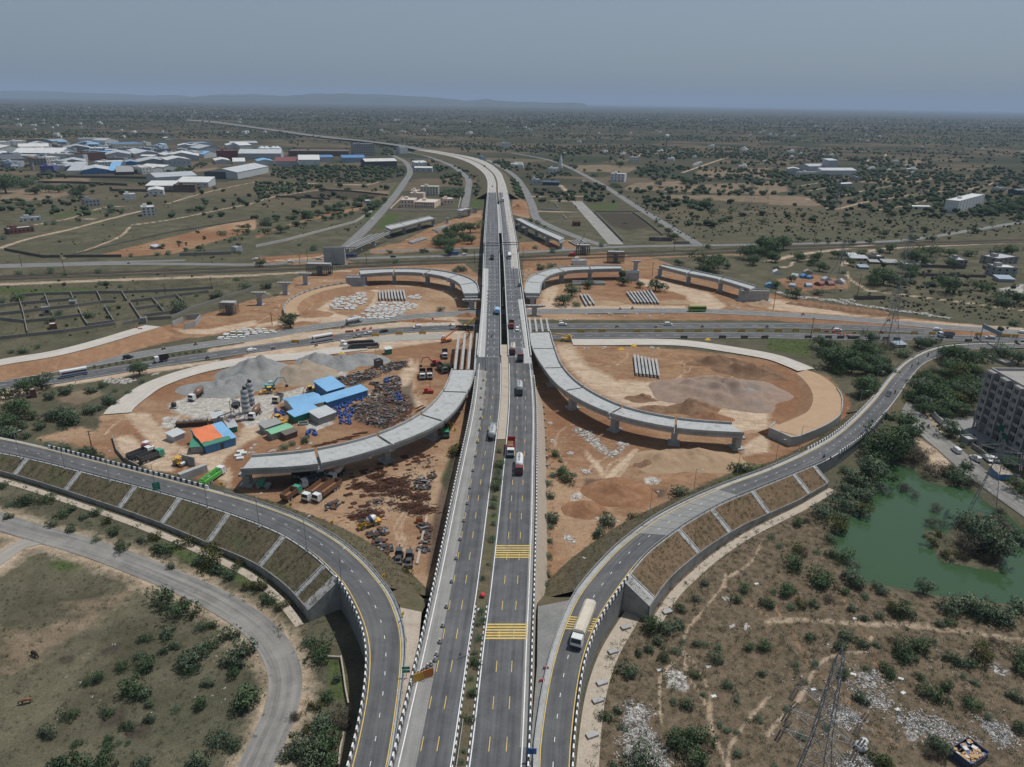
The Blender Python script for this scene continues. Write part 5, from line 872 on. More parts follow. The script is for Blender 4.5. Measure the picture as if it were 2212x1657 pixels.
for k in(.35,.65,.9):
 mb=MB();e=d*k
 for s in(-.8,.8):mb.tube((e.x,e.y+s,0),(e.x,e.y+s*.5,e.z+p.z),.09,n=4)
 mb.build('leg',STEEL,r)
c=P('Y',915,690);r=thing('mixing_tower','open steel mixing tower with pipes, left of the silos','mixing plant',c);mb=MB()
for x in(-1.6,1.6):
 for y in(-1.4,1.4):mb.tube((x,y,0),(x,y,6.5),.13,n=4)
for zz in(3.2,5,6.5):
 for y in(-1.4,1.4):mb.tube((-1.6,y,zz),(1.6,y,zz),.09,n=4)
mb.tube((-1.6,-1.4,3.2),(1.6,-1.4,6.5),.08,n=4);mb.tube((1.6,-1.4,0),(-1.6,-1.4,3.2),.08,n=4);mb.tube((-1.6,0,6.8),(3.5,.8,4.4),.28);mb.build('frame',STEEL,r)
mb=MB();mb.box((0,0,4.3),(2.6,2.2,1.5));mb.lathe([(.4,2.7),(1.1,3.5)],n=10);mb.build('mixer',DARK,r)
c=P('Y',385,810);r=thing('aggregate_bin','long rusty aggregate bin with a grey heaped load above the orange covered shed','aggregate bin',c,.22);mb=MB();mb.prism([(-5.2,-1.2),(5.2,-1.2),(5.2,1.4),(-5.2,1.4)],2.0);mb.box((0,-1.25,1.9),(10.6,.15,.5),k=1)
for k in range(6):mb.box((-5+k*2,-1.3,.9),(.2,.2,1.8),k=0)
mb.build('hopper',[DARK,M('rust_orange',(.3,.15,.06),.8,.3)],r);mb=MB()
for k in range(5):mb.blob((-4+k*2,.2,2.0),1.3,sq=(1,.8,.5))
mb.build('heaped_load',GRAV,r,True)
for t,x,y,lab in(('Y',170,600,'black round water tank on a concrete stand left of the mixer truck'),):
 r=thing('water_tank',lab,'water tank',P(t,x,y));mb=MB();mb.box((0,0,.3),(2.6,2.2,.6));mb.build('stand',CONC,r);mb=MB();mb.lathe([(.9,.6),(.95,1.2),(.9,2.0),(.5,2.3),(.25,2.45)],n=14);mb.build('tank',BLACK,r,True)
for t,x,y,w_,d_,lab in(('Y',685,660,2.6,2.0,'open settling tank of green water left of the conveyor'),('Y',1700,790,3.2,2.2,'open sunken tank with green water below the small blue roof')):
 r=thing('settling_tank',lab,'tank',P(t,x,y),.3);mb=MB()
 for c_,s in(((0,-d_/2,.3),(w_,.25,.7)),((0,d_/2,.3),(w_,.25,.7)),((-w_/2,0,.3),(.25,d_,.7)),((w_/2,0,.3),(.25,d_,.7))):mb.box(c_,s)
 mb.build('rim',CONC,r);bchild(r,'water',(0,0,.2),(w_-.2,d_-.2,.2),MATS['pond_water']if 'pond_water' in MATS else M('green_water',(.02,.06,.035),.1))
drum=MB();drum.lathe([(.29,0),(.31,.25),(.29,.3),(.31,.55),(.29,.85),(.1,.88)],n=10);DRUM=drum.mesh('drum',M('drum_blue',(.025,.075,.27),.45,.15,.8),True)
def drums(t,poly,n,lab,grp):
 wp=PL(t,poly);xs=[p.x for p in wp];ys=[p.y for p in wp];k=0;g=0
 while k<n and g<5000:
  g+=1;x,y=random.uniform(min(xs),max(xs)),random.uniform(min(ys),max(ys))
  if inpoly(np.array([x]),np.array([y]),wp)[0]<0:continue
  o=bpy.data.objects.new('plastic_drum',DRUM);C.objects.link(o)
  if random.random()<.5:o.location=(x,y,.0);o.rotation_euler=(0,0,random.random()*6)
  else:o.location=(x,y,.31);o.rotation_euler=(PI/2,0,random.random()*6)
  o.scale=(1.1,)*3;tag(o,lab,'drum',grp);k+=1
drums('Y',[(2080,600),(2212,560),(2300,640),(2260,800),(2120,800)],75,'blue plastic drum in the heap right of the grey block store','drums by the block store');drums('S',[(170,1200),(640,1080),(660,1110),(250,1250)],44,'blue plastic drum in the row along the long blue shed','drums along the long shed');drums('Y',[(1730,870),(1840,860),(1870,930),(1740,940)],24,'blue plastic drum in the small heap right of the green roofed hut','drums by the green hut')
drums('Y',[(1360,620),(1440,640),(1500,690),(1370,695)],20,'blue plastic drum in the heap at the left wall of the ribbed blue shed','drums left of the ribbed shed');drums('S',[(900,840),(960,830),(975,880),(890,890)],14,'blue plastic drum on the dark formwork heap','drums on the formwork');drums('S',[(1040,1020),(1100,1000),(1130,1110),(1040,1110)],20,'blue plastic drum beside the round steel moulds','drums by the moulds');drums('S',[(510,950),(620,930),(630,970),(520,985)],12,'blue plastic drum behind the long blue shed','drums behind the long shed')
def heap(n,sx,sy,sz,kind):
 mb=MB()
 if kind=='rods':mb.box((0,0,.03),(sx*.6,sy*.8,.06),k=1)
 for i in range(n):
  x,y=random.gauss(0,.35)*sx,random.gauss(0,.35)*sy;zz=abs(random.gauss(0,.35))*sz*max(.2,1-abs(x)/sx-abs(y)/sy)+.1
  if kind=='plates':mb.box((x,y,zz+.1),(random.uniform(.6,1.9),random.uniform(.4,1.0),random.uniform(.08,.45)),random.random()*3,k=random.choice((0,0,0,1,2)))
  elif kind=='rods':mb.box((x*.2,y,zz*.6),(random.uniform(.7,1.2)*sx,.08,.08),random.uniform(-.12,.12),k=random.choice((0,0,1)))
  else:mb.box((x,y,zz*.5),(random.uniform(.3,1.2),random.uniform(.2,.8),random.uniform(.1,.4)),random.random()*3,k=random.choice((0,0,1)))
 return mb
HM={'plates':[DARK,RUST,M('grey_plate',(.2,.2,.2),.7,.3)],'rods':[RUST,M('rebar_brown',(.1,.05,.035),.9,.3)],'rubble':[scraps('rubble_mix',[(.42,.4,.37),(.3,.29,.27),(.5,.48,.46),(.2,.18,.16),(.36,.3,.25)])]*2}
PROTO={k:[heap(n,sx,sy,sz,k).mesh(k,HM[k])for _ in range(4)]for k,n,sx,sy,sz in(('plates',26,2.4,1.9,1.5),('rods',26,4.0,.7,.7),('rubble',34,2.4,1.8,.8))}
def heaps(kind,name,cat,t,pts,lab,grp,sc_=1.0,rz=None):
 pts=sorted(pts)
 for i,p in enumerate(pts):
  o=bpy.data.objects.new(name,random.choice(PROTO[kind]));C.objects.link(o);o.location=P(t,p[0],p[1]);o.rotation_euler=(0,0,random.random()*6 if rz is None else rz+random.uniform(-.3,.3));s=sc_*random.uniform(.8,1.2)*(p[2]if len(p)>2 else 1);o.scale=(s,s,s)
  tag(o,lab+', '+nth(i,len(pts))+' of '+str(len(pts)),cat,grp)
heaps('plates','formwork_heap','formwork','S',[(330,830),(350,890),(400,860),(450,820),(470,880),(520,800),(560,840),(600,790),(620,830),(680,770),(710,800),(740,750),(690,830),(560,780)],'dark steel formwork heap in the upper scrap strip','formwork in the upper scrap strip')
heaps('plates','formwork_heap','formwork','S',[(790,900),(830,930),(860,960),(900,930),(930,970),(980,940),(1010,970),(1050,900),(1060,850),(1000,830),(1030,860),(960,1040),(990,1080),(960,1110),(1010,1120),(1060,950),(820,980)],'dark steel formwork heap left of the sandy track','formwork by the sandy track',1.15)
heaps('plates','formwork_heap','formwork','S',[(560,1180),(600,1200),(650,1180),(690,1200),(740,1180),(580,1240),(620,1260),(800,1270),(860,1290),(920,1260),(970,1280),(760,1350),(800,1380),(860,1350),(910,1390),(960,1340),(760,1400),(870,1420),(1100,1150),(1120,1240)],'dark formwork heap above the left front loop','formwork above the loop')
heaps('plates','formwork_heap','formwork','S',[(900,690),(950,660),(1000,640),(1060,650),(1100,680),(960,710),(1040,700),(1130,620)],'rusty scrap heap beside the blue roofed cabin','scrap by the cabin');heaps('plates','formwork_heap','formwork','C1',[(1400,760),(1440,720),(1480,750),(1430,700),(1520,670),(1450,1090),(1480,1120),(1470,1180),(1450,1240),(1440,1290),(1010,1170),(1090,1140),(1060,1230),(650,920),(680,900),(1050,880),(1130,1290)],'dark formwork stack near the lower point of the left yard','formwork near the yard point',.9)
heaps('rods','steel_bar_bundle','steel bars','S',[(1210,1200),(1230,1240),(1200,1270),(1180,1290),(1350,1200),(1370,1230),(1060,1390),(1100,1360),(1150,1330),(1020,1430),(1140,1060),(1180,1090)],'bundle of brown steel bars beside the left loop deck','steel bars by the loop',1.1,1.2)
heaps('rods','steel_bar_bundle','steel bars','C1',[(820,320),(700,350),(640,370),(760,340),(900,290),(560,390)],'bundle of brown bars on the red soil above the loop','bars above the loop',1,.3)
PROTO['rebar']=[heap(46,2.0,1.1,1.0,'rods').mesh('rebar',HM['rods'])for _ in range(4)];HM['rebar']=0
random.seed(21);rb=[]
while len(rb)<130:
 x,y=random.uniform(790,1560),random.uniform(400,1010)
 if y>640-(x-800)*.33 and(x<1500 or y<700)and not(y>960 and x>1090):rb.append((x,y,random.uniform(.45,1.0)))
heaps('rebar','rebar_heap','rebar','C1',[p for p in rb if p[1]<660],'small rusty rebar heap in the upper part of the rebar yard','upper rebar heaps',1,.4);heaps('rebar','rebar_heap','rebar','C1',[p for p in rb if p[1]>=660],'small rusty rebar heap in the lower part of the rebar yard','lower rebar heaps',1,.4)
for i,(x,y,s)in enumerate(((900,740,4.2),(1050,660,4.0),(1030,770,7),(1150,700,4.6),(1220,730,7.5),(1230,800,5.4),(940,1000,8.5),(1400,840,4.5),(1340,930,6.5),(1440,960,6))):
 mb=MB();mb.box((0,0,.03),(s*1.0,s*.35,.06),k=1)
 for k in range(110):
  a=random.gauss(0,.33)*s;b=random.gauss(0,.2)*s;mb.box((a,b,max(.05,.9-abs(a)/s-abs(b)/s)*random.random()*1.3),(random.uniform(.8,2.5),.12,.12),random.uniform(-.8,.8),k=random.choice((0,1,1)))
 o=mb.build('rebar_heap',HM['rods']);o.location=P('C1',x,y);o.rotation_euler=(0,0,.3);tag(o,'big tangled rusty rebar heap in the rebar yard, %s from the left'%nth(sorted([900,1050,1030,1150,1220,1230.5,940,1400,1340,1440]).index(x if i!=5 else 1230.5),10),'rebar','big rebar heaps')
heaps('rubble','rubble_heap','rubble','C2',[(650,280),(690,310),(720,350),(620,610),(650,620),(930,380),(970,390),(480,1190),(500,1210),(740,1020),(1220,700),(1040,860),(540,840),(330,200),(350,360),(510,460),(740,400),(860,460)],'pale rubble heap on the red soil beside the right loop','rubble by the right loop',.8)
heaps('rubble','rubble_heap','rubble','B3',[(100+i*62,465+i*9+random.uniform(-8,8),1.2)for i in range(24)],'grey and white rubble heap in the line above the soil rows','rubble line right of the abutment',1.25);heaps('rubble','rubble_heap','rubble','B3',[(560+i*25,515+(i%3)*8)for i in range(8)],'pale rubble heap behind the rubble line','rubble behind the line');heaps('rubble','rubble_heap','rubble','B0',[(920+i*30,1205+(i%3)*14)for i in range(8)]+[(1340,1160)],'brown rubble heap below the round tree on the highway verge','rubble below the round tree')
heaps('rubble','rubble_heap','rubble','B2',[(640+i*110,640+(i%2)*14)for i in range(7)]+[(1950,590),(2060,600),(1900,570),(420,700),(500,690),(800,930),(650,935),(1210,930)],'pale debris heap along the lower highway right of the viaduct','debris along the lower highway',.8);heaps('rubble','rubble_heap','rubble','V',[(1150,130),(1200,110),(1240,140),(1180,160)],'grey rubble heap behind the right rear loop','rubble behind the right rear loop');heaps('rubble','rubble_heap','rubble','E2',[(1390,850),(1430,930),(1460,880),(1080,1190),(1110,1170),(1850,210),(2020,450),(1900,440)],'grey broken concrete heap on the dry field','broken concrete on the field',.6);heaps('rubble','rubble_heap','rubble','Y',[(80,760),(130,730),(180,780),(1330,1110),(1080,1080),(1100,1130),(1120,1040),(1640,1080),(1790,1020)],'pale rubble heap in the left yard','rubble in the left yard',.6)
# --- factory estate
EST=[('back','I0',[((0,250),(150,245),62,30,'flat','white',None,(5,2)),((170,225),(350,220),48,30,'flat','white',None,(5,1)),((350,190),(580,190),42,25,'flat','tan',None,(6,2)),((690,225),(880,215),48,35,'gable','bluegrey','bluegrey',None),((410,250),(640,245),42,40,'gable','lgrey','silver',None),((1040,200),(1290,195),56,25,'flat','white',None,(7,2)),((1370,228),(1540,218),60,40,'gable','white','lgrey',(4,2)),((1480,288),(1870,278),70,60,'flat','cream','blue',(12,2)),((960,242),(1260,240),28,50,'gable','blue','bluegrey',None),((1900,228),(1962,225),35,20,'flat','white',None,(2,1)),((2000,262),(2130,262),38,40,'gable','lgrey','skyblue',None)]),('back middle','I0',[((0,318),(300,305),50,60,'gable','white','white',None),((245,298),(640,292),48,50,'gable','lgrey','white',None),((645,268),(760,268),48,20,'flat','tan',None,(4,2)),((830,306),(1180,300),42,50,'gable','grey','lgrey',None),((1170,316),(1420,312),46,40,'flat','white',None,(7,2)),((770,275),(960,270),40,30,'flat','concrete',None,(4,1)),((1550,362),(1760,362),50,60,'gable','lgrey','silver',None),((1760,390),(2090,380),50,60,'gable','lgrey','silver',None),((2100,320),(2212,318),45,40,'flat','bluegrey',None,(4,1)),((1880,330),(2080,325),40,40,'gable','grey','lgrey',None)]),('middle','I0',[((0,392),(150,388),52,60,'gable','lgrey','white',(4,1)),((165,390),(800,392),62,70,'gablex','bluegrey','white',None),((800,402),(860,402),80,15,'flat','white',None,(2,3)),((862,396),(1010,390),66,60,'gable','lgrey','lgrey',None),((1010,432),(1360,416),95,20,'flat','brick','brown',(9,4)),((1380,408),(1700,402),58,70,'gable','silver','lgrey',None),((1945,400),(2120,396),40,25,'flat','brown',None,(4,1)),((2135,420),(2300,415),62,50,'gable','lgrey','white',None)]),('front middle','I0',[((40,470),(330,460),56,40,'mono','grey','dgrey',(6,2)),((440,484),(612,480),78,25,'flat','concrete',None,(4,3)),((614,472),(790,462),80,25,'flat','white',None,(5,2)),((790,500),(1120,492),55,50,'gable','grey','lgrey',None),((1180,520),(1290,520),62,50,'gable','lgrey','lgrey',None),((1290,542),(1640,530),88,30,'flat','white',None,(9,3)),((1620,500),(1790,496),50,40,'gable','blue','bluegrey',None),((1795,485),(2200,475),40,60,'gable','grey','lgrey',None)]),('front','I0',[((150,535),(250,532),36,15,'flat','white',None,(2,1)),((530,582),(710,580),78,20,'flat','purple',None,(5,3)),((845,556),(1040,550),48,50,'gable','bluegrey','lgrey',None),((1045,540),(1180,530),58,50,'gable','silver','silver',None),((875,592),(1040,590),36,60,'mono','white','lgrey',None),((1060,602),(1430,592),46,60,'gable','blue','silver',(6,1)),((1400,590),(1530,588),34,60,'mono','blue','skyblue',None),((1515,612),(1740,606),38,40,'mono','dgrey','grey',None),((1745,592),(1840,590),45,60,'gable','dgrey','silver',None),((1850,602),(1980,594),78,40,'flat','white','cream',(3,2)),((1985,592),(2120,582),66,50,'gable','white','white',None),((2125,560),(2290,545),48,50,'gable','lgrey','white',None)]),('right back','I1',[((560,262),(820,252),58,40,'flat','bluegrey',None,(7,2)),((380,282),(560,280),50,40,'gable','lgrey','white',None),((560,285),(725,282),52,40,'gable','silver','lgrey',None),((650,322),(960,312),50,60,'gable','lgrey','lgrey',None),((1010,272),(1170,270),44,50,'gable','silver','white',None),((1175,278),(1330,272),48,50,'gablex','lgrey','white',None),((1060,246),(1410,240),46,30,'gable','silver','lgrey',None),((1160,402),(1710,402),66,60,'gable','lgrey','silver',None),((885,432),(1160,428),122,30,'flat','red','brown',(9,5)),((210,152),(300,150),22,20,'gable','white','white',None)]),('right front','I1',[((200,422),(650,416),52,60,'gable','lgrey','white',None),((590,392),(710,386),76,30,'flat','silver',None,None),((715,392),(880,372),48,50,'gable','silver','skyblue',None),((240,502),(550,492),78,50,'gable','lgrey','white',(5,1)),((860,472),(1055,468),44,50,'gable','lgrey','white',None),((1085,472),(1245,470),34,30,'mono','white','white',None),((1410,478),(1610,474),44,40,'gable','white','skyblue',None),((1640,492),(1920,490),56,50,'gablex','lgrey','red',None),((1940,502),(2215,500),82,60,'gablex','white','white',(2,1)),((1150,664),(1550,578),82,45,'gable','silver','silver',None),((720,655),(1120,662),78,10,'flat','dgrey','blue',None),((95,736),(630,705),88,40,'gable','silver','lgrey',None),((345,765),(770,768),60,30,'mono','silver','white',(5,1)),((-40,828),(320,828),76,25,'mono','grey','white',(4,1)),((322,832),(600,830),84,14,'flat','brown',None,(6,2)),((-10,886),(190,880),72,28,'gable','white','white',(3,1))])]
SH={'flat':'flat roofed','mono':'sheet roofed','gable':'low gabled','gablex':'wide gabled'}
CN={'lgrey':'pale grey','dgrey':'dark','bluegrey':'blue grey','navy':'navy','lgreen':'pale green','skyblue':'sky blue','silver':'silvery','brick':'bare brick'}
for row,t,L in EST:
 L=sorted(L,key=lambda e:e[0][0])
 for i,(a,b,h,dep,rf,wl,rc,wn)in enumerate(L):
  bld('%s %s building%s, %s in the estate\'s %s row'%(CN.get(wl,wl),SH[rf],(' with %s roof'%CN.get(rc,rc))if rc and rc!=wl else '',nth(i,len(L)),row),'factory building' if rf!='flat' else 'building',t,a,b,h,dep,rf,wl,rc,wn,group='factory estate',name='factory_building' if rf!='flat' else 'estate_building',side=False)
rng_=random.Random(5);ep=[P('I0',*q)for q in((0,545),(880,560),(1640,520),(2200,470),(2300,330),(1900,260),(800,235),(0,270))];fl=[]
for o in bpy.data.objects:
 if o.get('group')=='factory estate':fl.append((o.location.x,o.location.y))
k=0
for _ in range(900):
 x,y=rng_.uniform(-1150,-100),rng_.uniform(1000,2000)
 if inpoly(np.array([x]),np.array([y]),ep)[0]<0 or min(math.hypot(x-a-14,(y-b-10)*.8)for a,b in fl)<27:continue
 fl.append((x,y));X,Y_=pix((x,y,0));k+=1;w_=rng_.uniform(16,34);X2,Y2=pix((x+w_,y+rng_.uniform(-3,5),0));wl=rng_.choice(['white','white','lgrey','grey','silver','bluegrey','concrete'])
 bld('%s building filling a gap between the estate rows'%CN.get(wl,wl),'factory building','D',(X,Y_),(X2,Y2),0,rng_.uniform(12,22),rng_.choice(['flat','flat','gable']),wl,rng_.choice(['white','lgrey','silver','skyblue',wl]),(4,2)if rng_.random()<.4 else None,False,'estate gap fillers','factory_building',rng_.uniform(6,11))
 if k>44:break
for i,(x,y)in enumerate(((1440,318),(1500,318),(1590,318),(1640,318))):
 c=P('I1',x+25,y);r=thing('grain_silo','round steel grain silo with a conical top, %s of four at the estate edge'%nth(i,4),'silo',c,0,'grain silos');mb=MB();mb.lathe([(9,0),(9,9),(1,13.5)],n=20,ks=[0,1,1]);mb.build('shell',[M('silo_steel',(.4,.43,.46),.5,.1,.2),M('silo_cone',(.5,.53,.56),.5,.1,.2)],r)
# --- single buildings on the plain
BL=[('white two storey house with balconies standing alone on the left plain','house','A0',(1232,1178),(1345,1172),70,14,'flat','white',None,(3,3)),('small pale blue white cube house left of the white warehouse','house','A0',(1080,1035),(1178,1030),40,12,'flat','white',None,None),('grey unfinished house with red brick floor on the left plain','house','A0',(742,1098),(870,1088),55,14,'flat','grey','brown',(4,2)),('unfinished red brick house with bare column tops at the far left','house','A0',(85,1335),(300,1310),40,10,'flat','brick','lgrey',(6,1)),('low white walled farm room at the far left','house','A0',(195,1225),(360,1212),26,8,'flat','lgrey','lgrey',(3,1)),('pale pink two storey public building, left wing','public building','K',(405,782),(602,786),100,22,'flat','pink','cream',(4,2)),('pale pink public building, long right wing','public building','K',(612,782),(905,792),72,30,'flat','pink','cream',(9,2)),('pale pink stair block between the two wings of the public building','public building','K',(545,700),(745,705),118,12,'flat','pink','cream',None),('small pink outbuilding right of the public building','outbuilding','K',(1040,742),(1190,740),72,16,'flat','pink','cream',(3,1)),('cream four storey block of flats with dark stair column','apartment block','K',(700,600),(962,604),115,14,'flat','cream','cream',(6,4)),('low cream annexe left of the cream flats','outbuilding','K',(555,590),(690,592),50,12,'flat','cream',None,(3,1)),('white and blue farm sheds with a small tower right of the far road','farm shed','A1',(1368,792),(1520,794),32,16,'gable','lgrey','white',(3,1)),('white sheet roofed shed behind the farm sheds','farm shed','A1',(1375,752),(1478,748),36,14,'mono','white','white',(4,1)),('white stair tower of the farm sheds','farm shed','A1',(1400,775),(1442,775),52,8,'flat','white',None,(1,2)),('small house with a glass front beside the far highway','house','A1',(1240,636),(1310,632),46,12,'flat','lgrey',None,(3,2)),('grey block of flats left of the dark tree clump','apartment block','A1',(850,660),(1028,656),96,20,'flat','grey','grey',(9,5)),('long brown brick works with many saw tooth roofs','factory building','A1',(282,658),(800,660),40,60,'flat','brown','brown',(12,1)),('low sheds with blue roofs right of the white warehouse','shed','A1',(560,708),(672,706),38,20,'mono','lgrey','blue',None),('long low shed with grey over blue roof','shed','A1',(746,712),(945,710),38,24,'mono','bluegrey','blue',None),('wide white roofed warehouse with dark walls by the road bend','warehouse','A1',(945,756),(1218,750),48,34,'gable','dgrey','white',None),('white four window house right of the far highway','house','A1',(2120,590),(2190,590),40,14,'flat','white',None,(3,2)),('blue and white roadside kiosk beyond the viaduct','kiosk','A1',(1943,690),(1988,688),22,8,'flat','bluegrey','white',None),('white three storey house beside the straight plot road','house','A2',(846,876),(968,882),62,16,'flat','white',None,(4,3)),('white house with roof tanks behind the brown field','house','A2',(1028,706),(1100,706),34,14,'flat','white',None,(4,2)),('blue and white house left of the dark blue shed','house','A2',(176,906),(246,906),42,12,'flat','lgrey','cream',(2,1)),('long dark blue roofed shed on the right plain','shed','A2',(262,908),(406,912),26,14,'gable','navy','navy',(4,1)),('white stepped temple hall beside the straight plot road','temple','A2',(322,808),(408,808),40,14,'flat','white',None,(3,1)),('small unfinished brick room on the plots','hut','A2',(532,1262),(590,1262),30,8,'flat','brick','brick',(2,1)),('small white farm room by the brown field edge','hut','A2',(1312,978),(1342,978),12,6,'flat','white',None,None),('pink brick plot house beside the plot road','hut','A2',(612,886),(644,886),14,8,'flat','pink',None,None),('gable roofed left hall of the white mill','mill','A3',(165,812),(266,816),42,26,'gable','lgrey','silver',(1,1)),('long low front wing of the white mill','mill','A3',(266,828),(466,828),28,10,'flat','white',None,(3,1)),('long right hall of the white mill','mill','A3',(462,830),(756,830),46,30,'gable','silver','silver',None),('raised middle hall of the white mill','mill','A3',(350,790),(500,788),42,30,'gable','lgrey','lgrey',None),('tall tower of the white mill','mill','A3',(510,792),(588,790),90,16,'mono','lgrey','silver',None),('white long farm shed among the plots below the mill','farm shed','A3',(626,922),(724,918),24,10,'gable','lgrey','white',(4,1)),('white pavilion left of the distant block of flats','pavilion','A3',(1240,1114),(1396,1116),22,8,'gable','white','white',None),('white five storey block of flats on the right plain','apartment block','A3',(1628,1150),(1850,1085),96,14,'flat','white',None,(8,5)),('low white wall house at the right edge of the plain','house','A3',(1968,952),(2066,950),14,8,'flat','lgrey',None,(3,1)),('dark roofed house at the right picture edge','house','A3',(2142,992),(2230,990),36,14,'gable','navy','dgrey',None),('red brick farm house above the plots','house','A3',(730,700),(765,700),16,10,'flat','brick',None,(2,1)),('grey plot house in the middle of the plots','house','A3',(745,870),(810,868),26,12,'flat','grey',None,(2,1)),('grey two storey house in a walled garden on the right','house','B3',(1610,232),(1712,236),52,14,'flat','concrete','lgrey',(3,2)),('grey house with a white roof terrace at the right edge','house','B3',(1975,225),(2150,205),56,14,'flat','concrete','lgrey',(4,2)),('grey concrete house with a white flat roof at the right edge','house','B3',(1956,316),(2140,320),72,12,'flat','grey','white',(3,2)),('low shed with a pale blue sheet roof before the grey house','shed','B3',(1990,362),(2125,366),26,8,'mono','grey','bluegrey',None),('white sheet roofed long hut in the village on the right','hut','B3',(710,178),(860,182),22,8,'mono','grey','lgrey',(3,1)),('pale two room hut in the village on the right','hut','B3',(900,182),(1000,184),34,8,'flat','concrete','white',(3,1)),('long grey hut under the village trees','hut','B3',(1000,215),(1130,218),20,8,'mono','grey','grey',None),('dark walled yard shed behind the village huts','hut','B3',(1180,232),(1420,236),18,8,'mono','brown','grey',None),('small white hut at the left of the village','hut','B3',(690,148),(770,150),18,6,'mono','lgrey','white',None),('small hut with a blue sheet in the village','hut','B3',(790,250),(870,252),16,6,'mono','grey','bluegrey',None),('low dark hut behind the pylon in the village','hut','B3',(880,205),(960,208),16,6,'mono','brown','grey',None),('tin roofed shack beside the orange field','shack','A0',(1340,1462),(1395,1452),20,6,'mono','grey','silver',None),('pale square room by the painted plot wall','hut','A0',(2040,1490),(2095,1480),36,6,'flat','lgrey',None,None),('grey room in the left plots, upper','hut','B0',(600,582),(658,578),42,5,'flat','concrete',None,(1,1)),('grey two level room in the left plots','hut','B0',(375,655),(448,646),60,5,'flat','concrete',None,(1,1)),('red brick room with a white roof in the left plots','hut','B0',(434,776),(496,768),36,5,'flat','brick','white',None),('grey square room at the corner of the left plots','hut','B0',(1216,726),(1266,722),40,4,'flat','concrete',None,None),('tiny house with a red door under the round trees at the left edge','hut','B0',(270,1368),(320,1360),60,4,'flat','brick','white',None),('low shelter under the pylon beside the lower highway','hut','B3',(1100,930),(1190,926),26,4,'mono','tan','bluegrey',None),('white roofed guard cabin at the apartment gate','gatehouse','R',(600,1240),(720,1235),60,4,'flat','concrete','lgrey',(2,1)),('roof slab of a sunken pump house behind the apartment block','pump house','R',(1060,262),(1200,255),20,12,'flat','concrete',None,None),('blue roofed parking shed beside the pylon at the gate','shed','C3',(1985,690),(2085,690),55,5,'mono','blue','tan',None),('white cottage near the trees in the left scrub','hut','A1',(950,1060),(985,1058),16,5,'mono','bluegrey','lgrey',None)]
for e in BL:
 r=bld(*e[:10],win=e[10],group=None,name={'house':'house'}.get(e[1],e[1].replace(' ','_')),side=True)
def tpole(name,lab,cat,t,x,y,h,r0_,r1_,mat,extra=None):
 r=thing(name,lab,cat,P(t,x,y));return r
r=thing('water_tower','white water tower with a domed tank on the right plain','water tower',P('A2',1330,582));mb=MB();mb.lathe([(2.4,0),(1.8,22)],n=10);mb.build('shaft',cm('concrete'),r);mb=MB();mb.lathe([(2,22),(6,26),(6,31),(4,33),(1,34)],n=14);mb.build('tank',cm('white'),r,True)
r=thing('water_tower','grey mushroom water tower in the factory estate','water tower',P('I0',425,548));mb=MB();mb.lathe([(2.6,0),(2.6,15)],n=10);mb.build('shaft',cm('concrete'),r);mb=MB();mb.lathe([(2,14),(5.5,18),(5.5,21),(3,22.5),(1,23)],n=14);mb.build('tank',cm('tan'),r,True)
r=thing('temple_spire','white pointed temple spire behind the temple hall','temple',P('A2',418,760));mb=MB();mb.lathe([(4,0),(4,5),(3.2,8),(2.6,14),(1.2,20),(.3,26)],n=8);mb.build('spire',cm('white'),r)
for i,(x,y,c,s)in enumerate(((75,290,'white',1.3),(310,326,'blue',1.2),(358,334,'blue',.9),(232,326,'lgrey',1.3),(208,404,'bluegrey',1.1),(345,404,'bluegrey',1.1),(530,388,'red',1.2),(440,390,'red',1.1),(620,372,'lgrey',1.3),(10,404,'skyblue',1.2),(340,290,'tan',1.3),(500,352,'lgrey',1.2))):
 A=P('B3',x,y);mb=MB();w_,l_=2.6*s,3.4*s;i0=mb.vs([(-w_,-l_/2,0),(w_,-l_/2,0),(w_*.8,-l_/2,1.6),(0,-l_/2,2.4*s),(-w_*.8,-l_/2,1.6)]);j0=mb.vs([(-w_,l_/2,0),(w_,l_/2,0),(w_*.8,l_/2,1.6),(0,l_/2,2.4*s),(-w_*.8,l_/2,1.6)])
 mb.face(range(i0,i0+5));mb.face(range(j0+4,j0-1,-1))
 for q in range(5):mb.face((i0+q,j0+q,j0+(q+1)%5,i0+(q+1)%5))
 o=mb.build('tent',cm(c,True));o.location=A;o.rotation_euler=(0,0,.3*i);tag(o,'makeshift %s tarpaulin tent in the camp right of the ramps, %s from the left'%(CN.get(c,c),nth(sorted([75,310,358,232,208,345,530,440,620,10,340,500]).index(x),12)),'tent','tents in the camp')
# --- big apartment block at the right edge
A=P('R',700,1008);B=P('R',1300,1425);d=(B-A);an=math.atan2(d.y,d.x);LW=d.length*1.35;HT=22.5;FLO=7
r=thing('apartment_block','tall grey apartment block with stepped bays and balconies at the right edge','apartment block',A,an);wm=M('apartment_wall',(.31,.295,.275),.9,.15,.15,dirt=(.17,.165,.16),dscale=.15,damt=.6);wl2=M('apartment_frame',(.36,.35,.335),.9,.12,.3,dirt=(.25,.24,.235),dscale=.3,damt=.5);ws=M('apartment_dark_panel',(.2,.195,.19),.9,.2,.3)
dep=20;mb=MB();mb.prism([(0,0),(LW,0),(LW,dep),(0,dep)],HT);mb.build('wall',wm,r)
mb=MB();
for c_,s in(((LW/2,.2,HT+.5),(LW+.2,.4,1)),((LW/2,dep-.2,HT+.5),(LW,.4,1)),((.2,dep/2,HT+.5),(.4,dep-.82,1)),((LW*.35,dep*.55,HT+1.6),(6,6,3.2)),((LW*.7,dep*.55,HT+1.4),(5,7,2.8))):mb.box(c_,s)
mb.box((LW*.35,dep*.55,HT+3.3),(6.8,6.8,.2));mb.build('roof_parapet',wl2,r)
